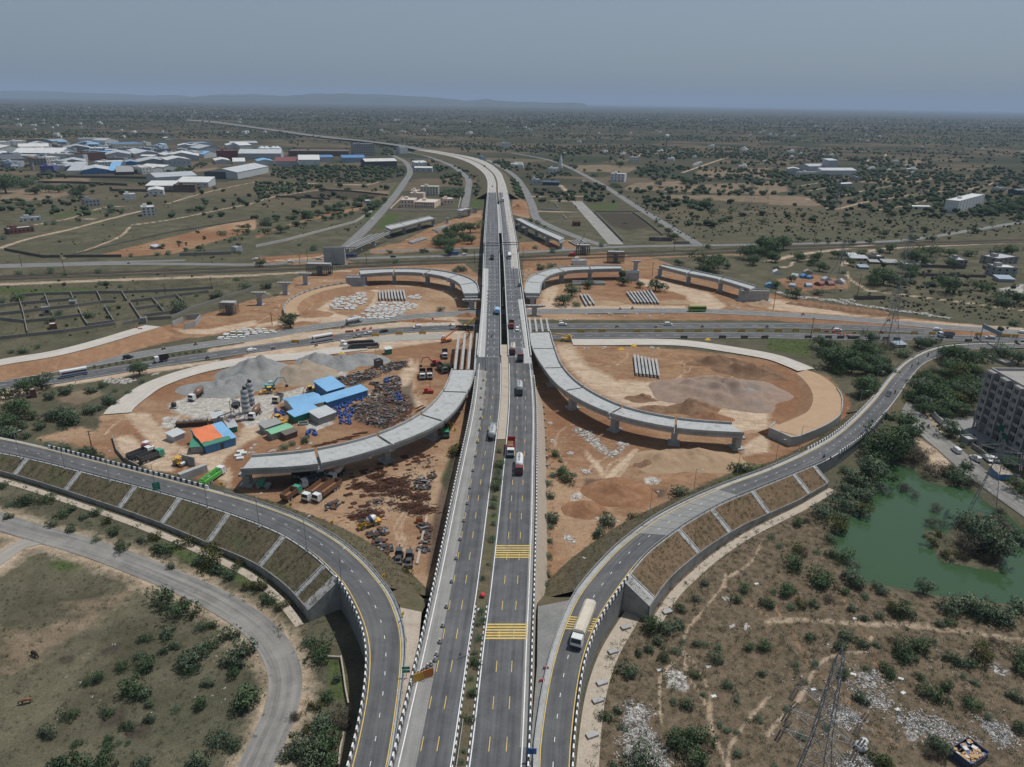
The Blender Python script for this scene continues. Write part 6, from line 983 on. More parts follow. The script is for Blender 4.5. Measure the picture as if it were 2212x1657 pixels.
nbay=5;fh=HT/FLO
for k in range(nbay):
 x0=LW*(k+.08)/nbay;wb=LW/nbay*.5;z0=fh*(0 if k%2 else 1);
 mb=MB();mb.box((x0+wb/2,-.8,(z0+HT)/2),(wb,1.6,HT-z0+.8));mb.build('bay',wm,r)
 mb=MB()
 for xx in(x0+.15,x0+wb-.15):mb.box((xx,-1.68,(z0+HT)/2+.1),(.35,.3,HT-z0+.6))
 for q in range(0,FLO,2):
  if q*fh>=z0:mb.box((x0+wb/2,-1.68,q*fh+fh),(wb,.26,.3))
 mb.build('bay_frame',wl2,r)
 if k%2==0:
  for xx in(x0+.3,x0+wb-.3):bchild(r,'column',(xx,-1.3,fh/2),(.5,.5,fh),wl2)
 for q in range(FLO):
  if q*fh<z0-.1:continue
  mb=MB();mb.box((x0+wb*.5,-1.62,q*fh+fh*.55),(1.7,.12,1.5));w_=mb.build('window',GLASS,r);mb=MB();mb.box((x0+wb*.5,-1.72,q*fh+fh*.55),(.07,.1,1.5));mb.box((x0+wb*.5,-1.72,q*fh+fh*.55+.82),(1.9,.14,.12));mb.build('frame',wl2,w_)
  mb=MB();xb=x0+wb+LW/nbay*.22;ww=LW/nbay*.36;mb.box((xb,-.7,q*fh+.1),(ww,1.4,.16));mb.box((xb,-1.36,q*fh+.6),(ww,.1,.9));mb.build('balcony',ws if q%3==1 else wm,r);mb=MB();mb.box((xb,-.03,q*fh+fh*.5),(ww*.6,.14,fh*.62));mb.build('balcony_door',GLASS,r)
for q in range(FLO):
 for y in(3,8,13,17):mb=MB();mb.box((-.02,y,q*fh+fh*.55),(.14,1.3,1.3));mb.build('window',GLASS,r)
for xx,zz in((LW*.42,fh*2.1),(LW*.5,fh*1.4)):bchild(r,'green_netting',(xx,-1.78,zz),(2.4,.12,2.2),M('netting',(.02,.1,.07)))
flatpatch('courtyard','R',[(150,880),(260,905),(330,880),(720,905),(1300,1330),(1320,1500),(1100,1480),(760,1320),(500,1130),(300,1000)],.1,asphalt('courtyard_paving',(.2,.195,.19),(.27,.265,.26)))
# --- garden and plot walls
def wall(t,pts,h,mat,lab,w_=.3,z=0.0,grp=None):
 mb=MB();p=PL(t,pts,z);q=[p[0]]
 for a,b in zip(p,p[1:]):
  n=max(1,int((b-a).length/25));q+=[a.lerp(b,k/n)for k in range(1,n+1)]
 sweep(mb,q,[(-w_/2,-.2),(w_/2,-.2),(w_/2,h),(-w_/2,h)]);o=mb.build('boundary_wall',mat);return tag(o,lab,'wall',grp)
PW=M('plot_wall',(.26,.245,.22),.95,.25,.3,dirt=(.14,.13,.115),dscale=.3,damt=.6);DW=M('dark_plot_wall',(.12,.11,.1),.95,.25,.2);WWL=M('whitewashed_wall',(.5,.48,.45),.9,.2,.3)
for i,(pts,where)in enumerate((([(170,490),(390,475),(610,470),(840,460),(1060,460),(1560,440),(1840,420)],'the top long wall'),([(0,580),(170,560),(410,540),(640,520)],'the second wall at the left'),([(0,650),(200,630),(440,600),(640,580),(880,545),(1000,540)],'the third wall at the left'),([(1120,540),(1320,518),(1520,488),(1800,455)],'the middle wall at the right'),([(0,690),(220,715),(470,690),(700,660)],'the fourth wall at the left'),([(760,745),(985,715)],'the short low wall with rubble'),([(0,860),(550,800),(1000,735)],'the lowest long wall'),([(170,525),(205,640),(240,810)],'the leftmost cross wall'),([(390,480),(415,555),(450,650)],'the second cross wall from the left'),([(612,470),(640,530)],'the short upper cross wall'),([(680,600),(720,690),(760,745)],'the third long cross wall'),([(840,460),(880,545)],'the cross wall in the middle of the top row'),([(905,585),(940,645),(985,715)],'the cross wall by the pale rubble'),([(1055,460),(1095,530)],'the cross wall below the top wall\'s middle'),([(1120,545),(1215,690)],'the tallest cross wall right of centre'),([(1320,520),(1425,640)],'the long cross wall at the right'),([(1525,490),(1580,540)],'the last short cross wall at the right'),([(1165,605),(1370,575)],'the short inner wall at the right'),([(1240,665),(1430,640),(1640,610),(1900,520),(2209,420)],'the long wall climbing along the orange soil'),([(1060,735),(1280,692),(1480,680),(1640,612)],'the wall beside the pale approach ramp'))):wall('B0',pts,1.7,PW,'grey block wall of the left plots, '+where,grp='walls of the left plots')
for t,pts,h,m_,lab in(('A2',[(710,1145),(830,1265),(955,1395)],1.8,PW,'pale wall along the right side of the pale plot road'),('A2',[(1040,1145),(1170,1240),(1300,1345)],1.8,PW,'pale slanting wall in the middle of the right plots'),('A2',[(705,1140),(1040,1142),(1110,1142)],1.4,PW,'pale cross wall of the right plots'),('A2',[(245,1115),(415,1130)],1.4,WWL,'short white foundation wall in the left half of the plots'),('A2',[(370,1065),(400,1105)],1.4,WWL,'tiny white foundation wall above the short one'),('A2',[(545,1085),(560,1105)],1.4,WWL,'stub of white wall beside the plot road'),('A2',[(440,1170),(470,1205)],1.4,WWL,'slanting stub wall in the lower left plot'),('A2',[(1180,1388),(1380,1392)],3.2,DW,'dark painted wall with purple letters beside the back road'),('A2',[(1390,1412),(1530,1412)],2,PW,'grey wall along the back road left of the plot road mouth'),('A1',[(0,1445),(260,1390),(560,1310),(860,1230),(1000,1140)],2,WWL,'long whitewashed wall along the left service road'),('A0',[(40,1470),(380,1535),(520,1532)],2,DW,'dark wall bending at the lower left plain'),('A0',[(550,1532),(1050,1528)],2,DW,'dark straight wall beside the back road'),('A0',[(1550,1520),(2000,1505)],2.4,PW,'painted grey wall below the orange field'),('A0',[(550,1530),(1050,1410),(1500,1310),(2209,1200)],.9,DW,'low stone wall along the upper edge of the orange field'),('A0',[(330,890),(700,895),(1100,915)],3,DW,'long dark wall below the straw field'),('A0',[(950,960),(1680,972)],3,DW,'dark wall in front of the long white warehouse'),('A0',[(480,840),(1000,848),(1700,860)],3,DW,'dark wall between straw field and estate'),('A1',[(540,952),(820,965),(1140,1000)],2,DW,'dark wall of the brown field left of the service road'),('A1',[(170,1012),(420,1020),(640,1035)],2,DW,'dark wall below the burnt field'),('A1',[(1290,690),(1525,685)],2.5,WWL,'low white wall beside the far service road'),('K',[(230,830),(640,835),(1210,838)],2.0,cm('pink'),'pink front wall of the public building'),('K',[(1255,810),(1295,640)],2.2,WWL,'white side wall of the public building'),('K',[(250,810),(440,625)],1.6,cm('pink'),'pink side wall of the public building along the service road'),('A3',[(370,1030),(900,940)],1.2,PW,'pale low plot wall on the right plain'),('B3',[(740,515),(900,515),(1000,510)],2.4,DW,'dark wall beside the rubble line'),('B3',[(1180,235),(1440,240),(1700,250)],2.4,DW,'dark wall of the village yard on the right'),('B3',[(1850,240),(1960,300)],2.4,DW,'dark garden wall before the grey houses'),('B3',[(1300,310),(1880,325)],2.0,DW,'dark long wall below the walled garden'),('R',[(160,850),(230,930),(300,990)],2.2,WWL,'white boundary wall of the apartment courtyard along the lane'),('R',[(140,830),(480,855),(740,880)],2.2,PW,'grey boundary wall behind the apartment courtyard'),('R',[(660,1260),(780,1340),(900,1440)],1.6,PW,'low wall between lane and apartment block'),('E1',[(735,720),(755,850),(775,1000),(800,1130)],.9,CONCS,'pale kerb wall along the culvert channel'),('E1',[(620,715),(735,720)],.6,CONCS,'short pale wall at the top of the culvert channel'),('E1',[(760,1380),(730,1520),(715,1657)],.9,CONCS,'lower pale wall of the culvert channel'),('B0',[(1490,745),(1585,705)],2.6,CONC,'grey left wing wall of the unfinished abutment on the orange soil'),('B0',[(1595,770),(1690,745),(1735,690)],3,CONC,'grey front wall of the unfinished abutment on the orange soil'),('B0',[(1610,690),(1735,680)],3,CONC,'grey back wall of the unfinished abutment on the orange soil'),('C0',[(975,330),(1010,450),(1080,530),(1200,590)],1.3,PW,'curved low wall round the sandy parking pocket')):wall(t,pts,h,m_,lab)
def textobj(txt,loc,rot,size,mat,label,cat,parent=None,name='lettering',z=0):
 cu=bpy.data.curves.new(name,'FONT');cu.body=txt;cu.size=size;cu.extrude=.02;cu.align_x='CENTER';cu.align_y='CENTER';o=bpy.data.objects.new(name,cu);C.objects.link(o)
 dg=bpy.context.evaluated_depsgraph_get();me=bpy.data.meshes.new_from_object(o.evaluated_get(dg));bpy.data.objects.remove(o);o=bpy.data.objects.new(name,me);C.objects.link(o);me.materials.clear();me.materials.append(mat)
 o.location=loc;o.rotation_euler=rot
 if parent:o.parent=parent
 return o
hw=[o for o in bpy.data.objects if o.get('label')=='dark painted wall with purple letters beside the back road'][0]
a,b=P('A2',1180,1388),P('A2',1380,1392);d=b-a;c=a.lerp(b,.42);textobj('HRI',(c.x,c.y-.3,1.6),(PI/2,0,math.atan2(d.y,d.x)),3.6,M('letter_purple',(.35,.2,.42),.8),'','',hw)
# ---------------------------------------------------------------- vehicles (local +X is forward)
def paint(c,name=None):return M('paint_'+(name or '%.2f_%.2f_%.2f'%c),c,.4,.1,.6,dirt=tuple(x*.6+.05 for x in c),dscale=.8,damt=.45,obj=True)
PC={'white':(.66,.66,.65),'silver':(.45,.46,.47),'grey':(.2,.21,.22),'black':(.02,.02,.022),'maroon':(.16,.03,.03),'red':(.42,.05,.04),'blue':(.05,.12,.3),'navy':(.03,.05,.1),'yellow':(.6,.36,.05),'orange':(.55,.17,.04),'green':(.1,.42,.07),'olive':(.2,.26,.05),'teal':(.12,.35,.33),'steel':(.08,.085,.09),'brown':(.2,.11,.07),'cream':(.58,.52,.42),'lgreen':(.06,.3,.2),'skyblue':(.28,.5,.72)}
def pt_(c):return paint(PC[c],c)
TYRE=M('tyre',(.018,.018,.018),.9,.2);RIM=M('rim',(.25,.25,.25),.5,.2)
def wheels(r,xs,y,rad,wd=.3):
 for x in xs:
  for s in(-1,1):
   mb=MB();mb.lathe([(rad*.5,-wd/2-.01),(rad,-wd/2),(rad,wd/2),(rad*.5,wd/2+.01)],(x,s*y,rad),12,ks=[1,0,1],axis='Y');mb.build('wheel',[TYRE,RIM],r)
def loft(mb,secs,k=None):
 """closed body from side profiles: each section is (x, half width, z low, z high, half width top)"""
 pr=None
 for i,(x,w_,z0,z1,wt)in enumerate(secs):
  q=mb.vs([(x,-w_,z0),(x,w_,z0),(x,w_,z0+(z1-z0)*.6),(x,wt,z1),(x,-wt,z1),(x,-w_,z0+(z1-z0)*.6)])
  if pr is not None:
   for a in range(6):b=(a+1)%6;mb.face((pr+a,pr+b,q+b,q+a),k)
  else:mb.face([q+5-a for a in range(6)],k)
  pr=q
 mb.face([pr+a for a in range(6)],k)
def mk_car(c,suv=False):
 r=bpy.data.objects.new('suv' if suv else 'car',None);C.objects.link(r);h=1.75 if suv else 1.45;L=2.15
 mb=MB();loft(mb,[(-L,.78,.35,.85,.7),(-L+.15,.86,.28,1.0,.8),(-.8,.88,.25,1.0,.82),(.8,.88,.25,.98,.82),(1.6,.86,.28,.88,.78),(L,.76,.35,.7,.66)]);loft(mb,[(-L+(.1 if suv else .35),.78,.95,h-.12,.6),(-L+.6,.8,.95,h,.62),(.3,.8,.95,h,.62),(.55,.8,.95,h-.05,.6)]);mb.build('body',pt_(c),r)
 mb=MB();i=mb.vs([(.5,-.72,h-.08),(.5,.72,h-.08),(1.15,.78,1.0),(1.15,-.78,1.0)]);mb.face((i,i+1,i+2,i+3));j=mb.vs([(.5,-.7,.96),(.5,.7,.96)]);mb.face((i,i+3,j));mb.face((i+1,j+1,i+2));mb.build('windscreen',GLASS,r)
 mb=MB()
 for s in(-1,1):mb.quad((-1.6,s*.835,1.02),(.5,s*.835,1.02),(.3,s*.70,h-.12),(-1.45,s*.70,h-.12))
 mb.build('side_windows',GLASS,r);wheels(r,(-1.3,1.35),.76,.33,.22)
 mb=MB()
 for s in(-1,1):mb.box((L-.03,s*.55,.62),(.1,.3,.14))
 mb.build('headlights',M('lamp_glass',(.7,.7,.68),.2),r);return r
def cab(r,x,c,w_=2.4,h=2.7,l=1.9):
 mb=MB();loft(mb,[(x,w_/2,.7,h,w_/2-.12),(x+l-.25,w_/2,.7,h,w_/2-.12),(x+l,w_/2-.05,.6,h-.9,w_/2-.08)]);o=mb.build('cab',pt_(c),r)
 mb=MB();mb.quad((x+l-.16,-w_/2+.25,h-.12),(x+l-.16,w_/2-.25,h-.12),(x+l+.07,w_/2-.15,h-.95),(x+l+.07,-w_/2+.15,h-.95));mb.build('windscreen',GLASS,o)
 mb=MB()
 for s in(-1,1):mb.quad((x+.5,s*(w_/2+.005),1.75),(x+l-.4,s*(w_/2+.005),1.75),(x+l-.45,s*(w_/2-.06),h-.35),(x+.5,s*(w_/2-.06),h-.35))
 mb.build('side_windows',GLASS,o);mb=MB();mb.box((x+l+.02,0,.75),(.2,w_*.98,.45));mb.build('bumper',DARK,o)
def mk_truck(kind,c,c2,L=9.0):
 r=bpy.data.objects.new({'tanker':'tanker_truck','dump':'dump_truck','cargo':'cargo_truck','mixer':'mixer_truck','flat':'flatbed_truck','box':'cargo_truck'}[kind],None);C.objects.link(r);x0=-L/2;xc=L/2-1.9
 cab(r,xc,c);mb=MB();mb.box((0,0,.85),(L-1.0,.9,.35));mb.build('chassis',DARK,r)
 wheels(r,[xc+1.0]+[x0+.9+k*1.25 for k in range(3 if L>8 else 2)],1.02,.5)
 b0,b1=x0,xc-.3;m=(b0+b1)/2;bl=b1-b0
 if kind=='tanker':
  mb=MB();mb.lathe([(.3,b0+.05),(1.05,b0+.3),(1.18,b0+.8),(1.18,b1-.7),(1.0,b1-.2),(.3,b1)],(0,0,2.2),16,axis='X');mb.build('tank',pt_(c2),r,True);mb=MB();mb.box((m,0,3.42),(bl*.7,.5,.12));mb.box((m,0,3.5),(.6,.6,.25));mb.build('walkway',STEEL,r)
 elif kind=='dump':
  mb=MB();w_=1.22
  for s in(-1,1):mb.box((m,s*w_,2.0),(bl,.1,1.5))
  mb.box((b1,0,2.15),(.12,2*w_+.1,1.8));mb.box((b0,0,2.0),(.12,2*w_+.1,1.5));mb.box((m,0,1.25),(bl,2*w_,.15))
  for k in range(6):
   for s in(-1,1):mb.box((b0+.4+k*(bl-.8)/5,s*(w_+.08),2.0),(.1,.08,1.4))
  mb.build('dump_body',pt_(c2),r);mb=MB();mb.box((m,0,1.36),(bl-.3,2*w_-.2,.06));mb.build('load_bed',BRN if c2!='brown' else RED,r)
 elif kind in('cargo','box'):
  mb=MB();mb.box((m,0,1.9),(bl,2.45,1.7));mb.build('cargo_body',pt_('brown' if kind=='cargo' else c2),r);mb=MB();n=8;pr=None
  for k in range(n+1):
   x=b0-.05+(bl+.1)*k/n;zz=3.5+.12*math.sin(k*2.1)if kind=='cargo' else 2.95;q=mb.vs([(x,-1.26,1.5),(x,-1.27,zz-.5),(x,-.8,zz),(x,.8,zz+.06),(x,1.27,zz-.5),(x,1.26,1.5)])
   if pr is not None:
    for a in range(5):mb.face((pr+a,pr+a+1,q+a+1,q+a))
   else:mb.face([q+5-a for a in range(6)])
   pr=q
  mb.face([pr+a for a in range(6)]);mb.build('tarpaulin',pt_(c2),r)
 elif kind=='mixer':
  mb=MB();T=Matrix.Translation((m-.2,0,2.5))@Matrix.Rotation(.22,4,'Y');mb.T=T;mb.lathe([(.45,-bl*.55),(.75,-bl*.42),(1.2,-.2),(1.2,bl*.18),(.7,bl*.42),(.3,bl*.45)],(0,0,0),14,axis='X');mb.T=Matrix.Identity(4);mb.build('drum',pt_(c2),r,True);mb=MB();mb.box((b0+.6,0,1.5),(.5,1.6,1.2));mb.tube((b0+.2,0,2.6),(b0-.5,0,1.3),.25);mb.build('chute',STEEL,r)
 elif kind=='flat':
  mb=MB();mb.box((m,0,1.3),(bl,2.4,.25));mb.box((m,0,1.75),(bl*.9,1.6,.6));mb.box((m-.5,.1,2.2),(bl*.8,1.1,.4));mb.build('flatbed',DARK,r)
 return r
def mk_bus(c,c2):
 r=bpy.data.objects.new('bus',None);C.objects.link(r);mb=MB();loft(mb,[(-5,1.2,.45,3.1,1.1),(4.7,1.2,.45,3.1,1.1),(5,1.15,.5,2.9,1.05)]);mb.build('body',pt_(c),r);mb=MB()
 for s in(-1,1):mb.box((-.2,s*1.2,2.1),(9.2,.06,.8))
 mb.box((5.0,0,2.0),(.1,2.1,1.2));mb.build('windows',GLASS,r);mb=MB()
 for s in(-1,1):mb.box((0,s*1.21,1.0),(9.8,.05,.6))
 mb.build('stripe',pt_(c2),r);wheels(r,(-3.0,3.3),1.05,.48);return r
def mk_bike(c):
 r=bpy.data.objects.new('motorcycle',None);C.objects.link(r)
 for x in(-.65,.65):mb=MB();mb.lathe([(.2,-.06),(.3,-.06),(.3,.06),(.2,.06)],(x,0,.3),10,axis='Y');mb.build('wheel',TYRE,r)
 mb=MB();mb.box((0,0,.5),(.9,.25,.3));mb.box((-.25,0,.78),(.7,.26,.12));mb.box((.2,0,.8),(.4,.3,.22));mb.tube((.45,0,.95),(.68,0,.3),.05);mb.tube((.42,-.35,1.0),(.42,.35,1.0),.03);mb.build('body',pt_(c),r);return r
def person_mesh(pose,top,legs):
 key='person_'+pose;me=bpy.data.meshes.new(key)
 if pose=='ride':J=[((-.2,0,.85),.16),((-.15,0,1.1),.17),((-.08,0,1.35),.17),((-.05,0,1.52),.07),((-.02,0,1.72),.12),((.05,.22,1.3),.06),((.3,.3,1.05),.045),((.05,-.22,1.3),.06),((.3,-.3,1.05),.045),((.2,.2,.78),.09),((.1,.22,.38),.06),((.2,-.2,.78),.09),((.1,-.22,.38),.06)]
 else:J=[((0,0,.92),.14),((0,0,1.15),.14),((0,0,1.4),.16),((0,0,1.52),.06),((.02,0,1.68),.11),((0,.23,1.35),.055),((.08,.3,.85),.04),((0,-.23,1.35),.055),((-.08,-.3,.85),.04),((.1,.1,.5),.075),((.15,.1,.06),.05),((-.08,-.1,.5),.075),((-.15,-.1,.06),.05)]
 E=[(0,1),(1,2),(2,3),(3,4),(2,5),(5,6),(2,7),(7,8),(0,9),(9,10),(0,11),(11,12)]
 me.from_pydata([j[0]for j in J],E,[]);o=bpy.data.objects.new('_p',me);C.objects.link(o);md=o.modifiers.new('s','SKIN')
 for v,j in zip(me.skin_vertices[0].data,J):v.radius=(j[1],j[1])
 me.skin_vertices[0].data[0].use_root=True;o.modifiers.new('u','SUBSURF').levels=1
 dg=bpy.context.evaluated_depsgraph_get();m2=bpy.data.meshes.new_from_object(o.evaluated_get(dg));bpy.data.objects.remove(o)
 m2.materials.clear()
 for m_ in(M('skin',(.22,.12,.08),.7,.05),top,legs,M('hair',(.015,.012,.01),.8,.1)):m2.materials.append(m_)
 for p in m2.polygons:
  z=p.center.z;p.material_index=3 if z>1.7 else 0 if z>1.5 else(1 if z>.92 else 2);p.use_smooth=True
 return m2
CLO={'white':M('cloth_white',(.6,.58,.55),.9,.1),'dark':M('cloth_dark',(.04,.04,.05),.9,.1),'blue':M('cloth_blue',(.08,.14,.3),.9,.1),'red':M('cloth_red',(.4,.06,.05),.9,.1),'pale':M('cloth_pale',(.4,.38,.33),.9,.1)}
PMC={}
def person(pose,top,loc,rz,label):
 k=(pose,top)
 if k not in PMC:PMC[k]=person_mesh(pose,CLO[top],CLO['dark'])
 o=bpy.data.objects.new('person',PMC[k]);C.objects.link(o);o.location=loc;o.rotation_euler=(0,0,rz);return tag(o,label,'person')
def head(t,a,b,z):
 p,q=P(t,*a,z),P(t,*b,z);return p,math.atan2(q.y-p.y,q.x-p.x)
def V(key,maker,t,a,b,label,cat,z=.15,group=None):
 p,an=head(t,a,b,z);return place(key,maker,p,an,label,cat,group)
H8=8.02
def car(c,t,a,b,lab,z=.18,suv=False):return V('car'+c+str(suv),lambda:mk_car(c,suv),t,a,b,lab,'car',z,None)
def truck(k,c,c2,L,t,a,b,lab,z=.0):return V('tr%s%s%s%s'%(k,c,c2,L),lambda:mk_truck(k,c,c2,L),t,a,b,lab,'truck',z)
truck('tanker','maroon','white',9.5,'C2',(62,590),(58,690),'white tanker truck with a maroon cab nearest the camera on the right carriageway',H8)
truck('dump','white','red',9.5,'C1',(2200,440),(2194,530),'red bodied truck with a white cab beside the median, right carriageway',H8)
truck('tanker','steel','silver',9,'B2',(65,1310),(66,1380),'pale silver tanker with a dark cab midway along the right carriageway',H8);truck('tanker','maroon','cream',9,'V',(945,1360),(942,1440),'cream tanker with a maroon cab at the near end of the viaduct gap',H8);truck('dump','red','steel',7.5,'V',(925,965),(926,1020),'truck with a red striped white cab and dark body on the right viaduct',H8)
truck('tanker','grey','silver',9,'C1',(2042,305),(2055,225),'grey tanker truck driving away on the left carriageway',H8);truck('box','olive','skyblue',7,'V',(698,740),(698,690),'truck with an olive tailboard and pale blue tarpaulin on the left viaduct',H8);truck('cargo','white','cream',12,'E2',(610,480),(560,610),'long cargo truck under a pale sagging tarpaulin on the right ramp',H8)
truck('dump','white','grey',7,'K',(1757,1545),(1757,1500),'tractor like grey truck just before the gantry on the left viaduct',H8);V('bus_wo',lambda:mk_bus('white','orange'),'K',(2014,1525),(2018,1570),'white and orange bus just before the gantry on the right viaduct','bus',H8)
truck('cargo','white','white',8,'K',(1918,690),(1924,720),'white truck beside the planted median far along the viaduct',H8);truck('dump','white','steel',8,'K',(1880,715),(1882,745),'dark bodied truck at the start of the far viaduct gap',H8);truck('box','orange','cream',8,'K',(1645,180),(1665,200),'cream truck on the far concrete curve of the highway',7.5)
car('white','V',(1018,1010),(1016,1040),'white car beside the cone line on the right viaduct',H8);car('black','V',(1050,310),(1052,335),'black car on the bare right shoulder of the viaduct',H8);car('grey','K',(1762,478),(1762,460),'grey car at the start of the far asphalt, left carriageway',H8);V('auto',lambda:mk_truck('dump','red','steel',4.2),'V',(1072,1500),(1085,1450),'small dark loaded pickup with a red back on the right carriageway','pickup',H8)
V('bus_wb',lambda:mk_bus('white','blue'),'B0',(642,1172),(540,1190),'white bus with a blue skirt by the round trees on the lower highway','bus',.18);V('bus_ww',lambda:mk_bus('white','silver'),'B1',(578,868),(510,880),'white coach on the dusty lower highway left of the trailers','bus',.18);V('bus_gr',lambda:mk_bus('olive','green'),'B2',(1596,615),(1540,615),'lime green bus on the far carriageway of the lower highway','bus',.18)
truck('tanker','white','silver',9.5,'B1',(845,718),(910,703),'shiny silver tanker on the far lower carriageway',.18);truck('flat','white','steel',16,'S',(560,395),(330,408),'long black trailer truck with a white cab, farther of the parked pair',.1);truck('flat','white','steel',17,'S',(610,435),(390,448),'long black trailer truck with a white cab, nearer of the parked pair',.1);truck('dump','white','black',6,'B0',(1396,1048),(1345,1058),'white pickup truck with a black cargo bed on the lower highway',.18);truck('dump','white','grey',7.5,'B3',(1530,838),(1480,836),'white truck with a dark bulky load left of the sign gantry',.2)
for c,t,a,b,lab,suv in(('black','B0',(1108,1022),(1180,1010),'black van on the far carriageway at the left',True),('white','B0',(2172,958),(2209,950),'white car on the near lower carriageway at the left',False),('grey','S',(556,288),(500,300),'grey car nearest the white coach',False),('silver','S',(698,252),(640,262),'silver grey car between two other cars left of the barricades',False),('black','S',(896,224),(840,232),'black car right of the silver one on the lower highway',False),('white','S',(1328,172),(1270,176),'white boxy off-roader approaching the viaduct from the left',True),('white','B2',(438,735),(500,735),'white car just right of the girders bridging the lower highway',False),('white','B2',(1350,735),(1400,735),'white off-roader in the middle of the right lower highway',True),('white','B3',(600,784),(660,786),'white car beside the red plastic barriers',False),('white','B3',(1463,780),(1530,785),'white saloon right of the big pylon',False),('silver','B3',(1915,850),(1860,845),'silver car beneath the sign gantry',False),('white','B3',(2200,805),(2209,806),'white car at the right picture edge on the lower highway',False),('white','A1',(300,1572),(340,1570),'white car on the back road at the left',False),('cream','A1',(545,1550),(590,1548),'cream van near the pale abutment block',True),('black','A1',(1185,1530),(1230,1528),'black car on the back road left of the viaduct',False),('white','A1',(1800,1510),(1840,1508),'white car on the back road close to the viaduct',False),('white','A1',(1003,1205),(990,1225),'white car alone on the left service road',False),('white','A0',(2205,1552),(2180,1553),'white car on the back road before the orange track',False)):car(c,t,a,b,lab,.2,suv)
truck('box','blue','navy',8.5,'A1',(820,1532),(870,1530),'dark blue truck beside the pale abutment block',.12);truck('box','blue','blue',8.5,'A1',(1700,1512),(1640,1514),'blue truck half hidden by trees left of the viaduct',.12)
car('black','B3',(1036,1342),(1020,1370),'dark car on the right ramp near the dirt road mouth',2.0);car('white','C3',(1620,445),(1560,400),'white off-roader driving down the dirt lane by the pond',.25,True);car('white','C3',(1785,515),(1730,480),'white off-roader parked by the apartment wall',.25,True);car('white','C3',(1665,290),(1700,290),'white van parked under the tree in the courtyard',.15,True);car('white','C3',(1950,525),(1990,540),'white car in the courtyard beside the gate wall',.15)
car('silver','C3',(1900,520),(1930,550),'silver car parked in the courtyard by the wall',.15)
for k,c,c2,L,t,a,b,lab in(('dump','white','steel',7.5,'S',(1687,545),(1690,590),'dump truck with an orange load facing the camera beside the girders'),('dump','white','black',7.5,'S',(1397,810),(1397,860),'left one of two dump trucks parked side by side'),('dump','white','black',7.5,'S',(1490,805),(1492,855),'right one of two dump trucks parked side by side'),('dump','grey','steel',8,'S',(1650,730),(1700,770),'dark dump truck parked under the small tree'),('dump','white','steel',8,'C0',(1215,495),(1300,460),'dark dump truck in the sandy pocket, farther of two'),('dump','lgreen','steel',8,'C0',(1310,515),(1400,480),'dark dump truck with a green and white cab in the sandy pocket, nearer of two'),('dump','lgreen','brown',7,'C1',(310,840),(380,790),'brown dump truck with a green and white cab beside the left ramp'),('dump','white','brown',11,'C1',(520,810),(415,890),'long rusty bodied truck with a white cab, left of two'),('dump','white','brown',11.2,'C1',(615,815),(510,890),'long rusty bodied truck with a white cab, right of two'),('dump','white','steel',7.5,'C1',(495,730),(425,750),'grey dump truck with a white cab under the loop deck'),('mixer','white','cream',8,'C1',(705,660),(650,705),'mixer truck half under the loop deck beside a pier'),('dump','steel','black',8,'C1',(430,665),(500,670),'black dump truck in the shade of the loop deck'),('mixer','white','brown',7.5,'Y',(440,485),(395,510),'mixer truck with a rusty drum at the left gravel pile'),('mixer','white','brown',8,'Y',(1130,700),(1085,745),'mixer truck with a rusty drum below the silos'),('dump','cream','grey',5,'Y',(1400,525),(1370,550),'small cream truck at the corner of the ribbed blue shed'),('dump','lgreen','green',9,'C1',(1630,290),(1640,330),'green dump truck in the shade under the near loop span')):truck(k,c,c2,L,t,a,b,lab)
def mk_pump():
 r=bpy.data.objects.new('pump_truck',None);C.objects.link(r);cab(r,3.2,'white');mb=MB();mb.box((-.8,0,1.0),(9,2.3,.5));mb.box((-.8,-.95,1.6),(7.5,.5,.8));mb.build('bed',pt_('green'),r);mb=MB()
 for s in(-.3,.25):mb.tube((3.0,s,2.6),(-5.2,s,2.0),.2,n=4);mb.tube((2.6,s,3.1),(-4.8,s,2.6),.14,n=4)
 for k in range(6):mb.box((2.2-k*1.3,0,2.7-k*.1),(.15,.9,.9))
 mb.build('boom',pt_('green'),r);wheels(r,(-4.2,-2.9,-1.6,3.9),1.0,.5);return r
V('pump',mk_pump,'C0',(1835,690),(1930,625),'bright green concrete pump truck with a folded boom','pump truck',0)
def mk_excavator(c,reach=1.0):
 r=bpy.data.objects.new('excavator',None);C.objects.link(r)
 for s in(-1,1):mb=MB();mb.prism([(-1.9,s*1.1-.3),(1.9,s*1.1-.3),(1.9,s*1.1+.3),(-1.9,s*1.1+.3)],.85);mb.build('track',DARK,r)
 mb=MB();mb.box((-.5,0,1.55),(3.2,2.4,1.1));mb.box((-1.7,0,1.8),(.9,2.5,1.2));mb.build('body',pt_(c),r);mb=MB();mb.box((.5,.75,2.3),(1.4,.9,1.5));o=mb.build('cab',pt_('white' if c=='teal' else c),r);mb=MB();mb.box((1.21,.75,2.5),(.06,.7,.9));mb.build('windscreen',GLASS,o)
 mb=MB();mb.tube((1,-.2,1.8),(3.2,-.2,4.4),.3,.25,4);mb.tube((3.2,-.2,4.4),(5.4,-.2,4.2),.25,.2,4);mb.build('boom',pt_(c),r);mb=MB();mb.tube((5.4,-.2,4.3),(6.4,-.2,1.6),.22,.16,4);mb.build('arm',pt_(c),r);mb=MB();mb.prism([(5.8,-.7),(6.9,-.7),(6.7,.3),(6.0,.3)],.9);mb.build('bucket',DARK,r);r2=r.children[-1];r2.location.z=.6;return r
V('ext',lambda:mk_excavator('teal'),'Y',(1310,375),(1500,345),'teal and white excavator with a raised arm at the gravel pile','excavator',0);V('exr',lambda:mk_excavator('red'),'S',(1560,660),(1460,670),'red and black excavator digging beside the dump trucks','excavator',0)
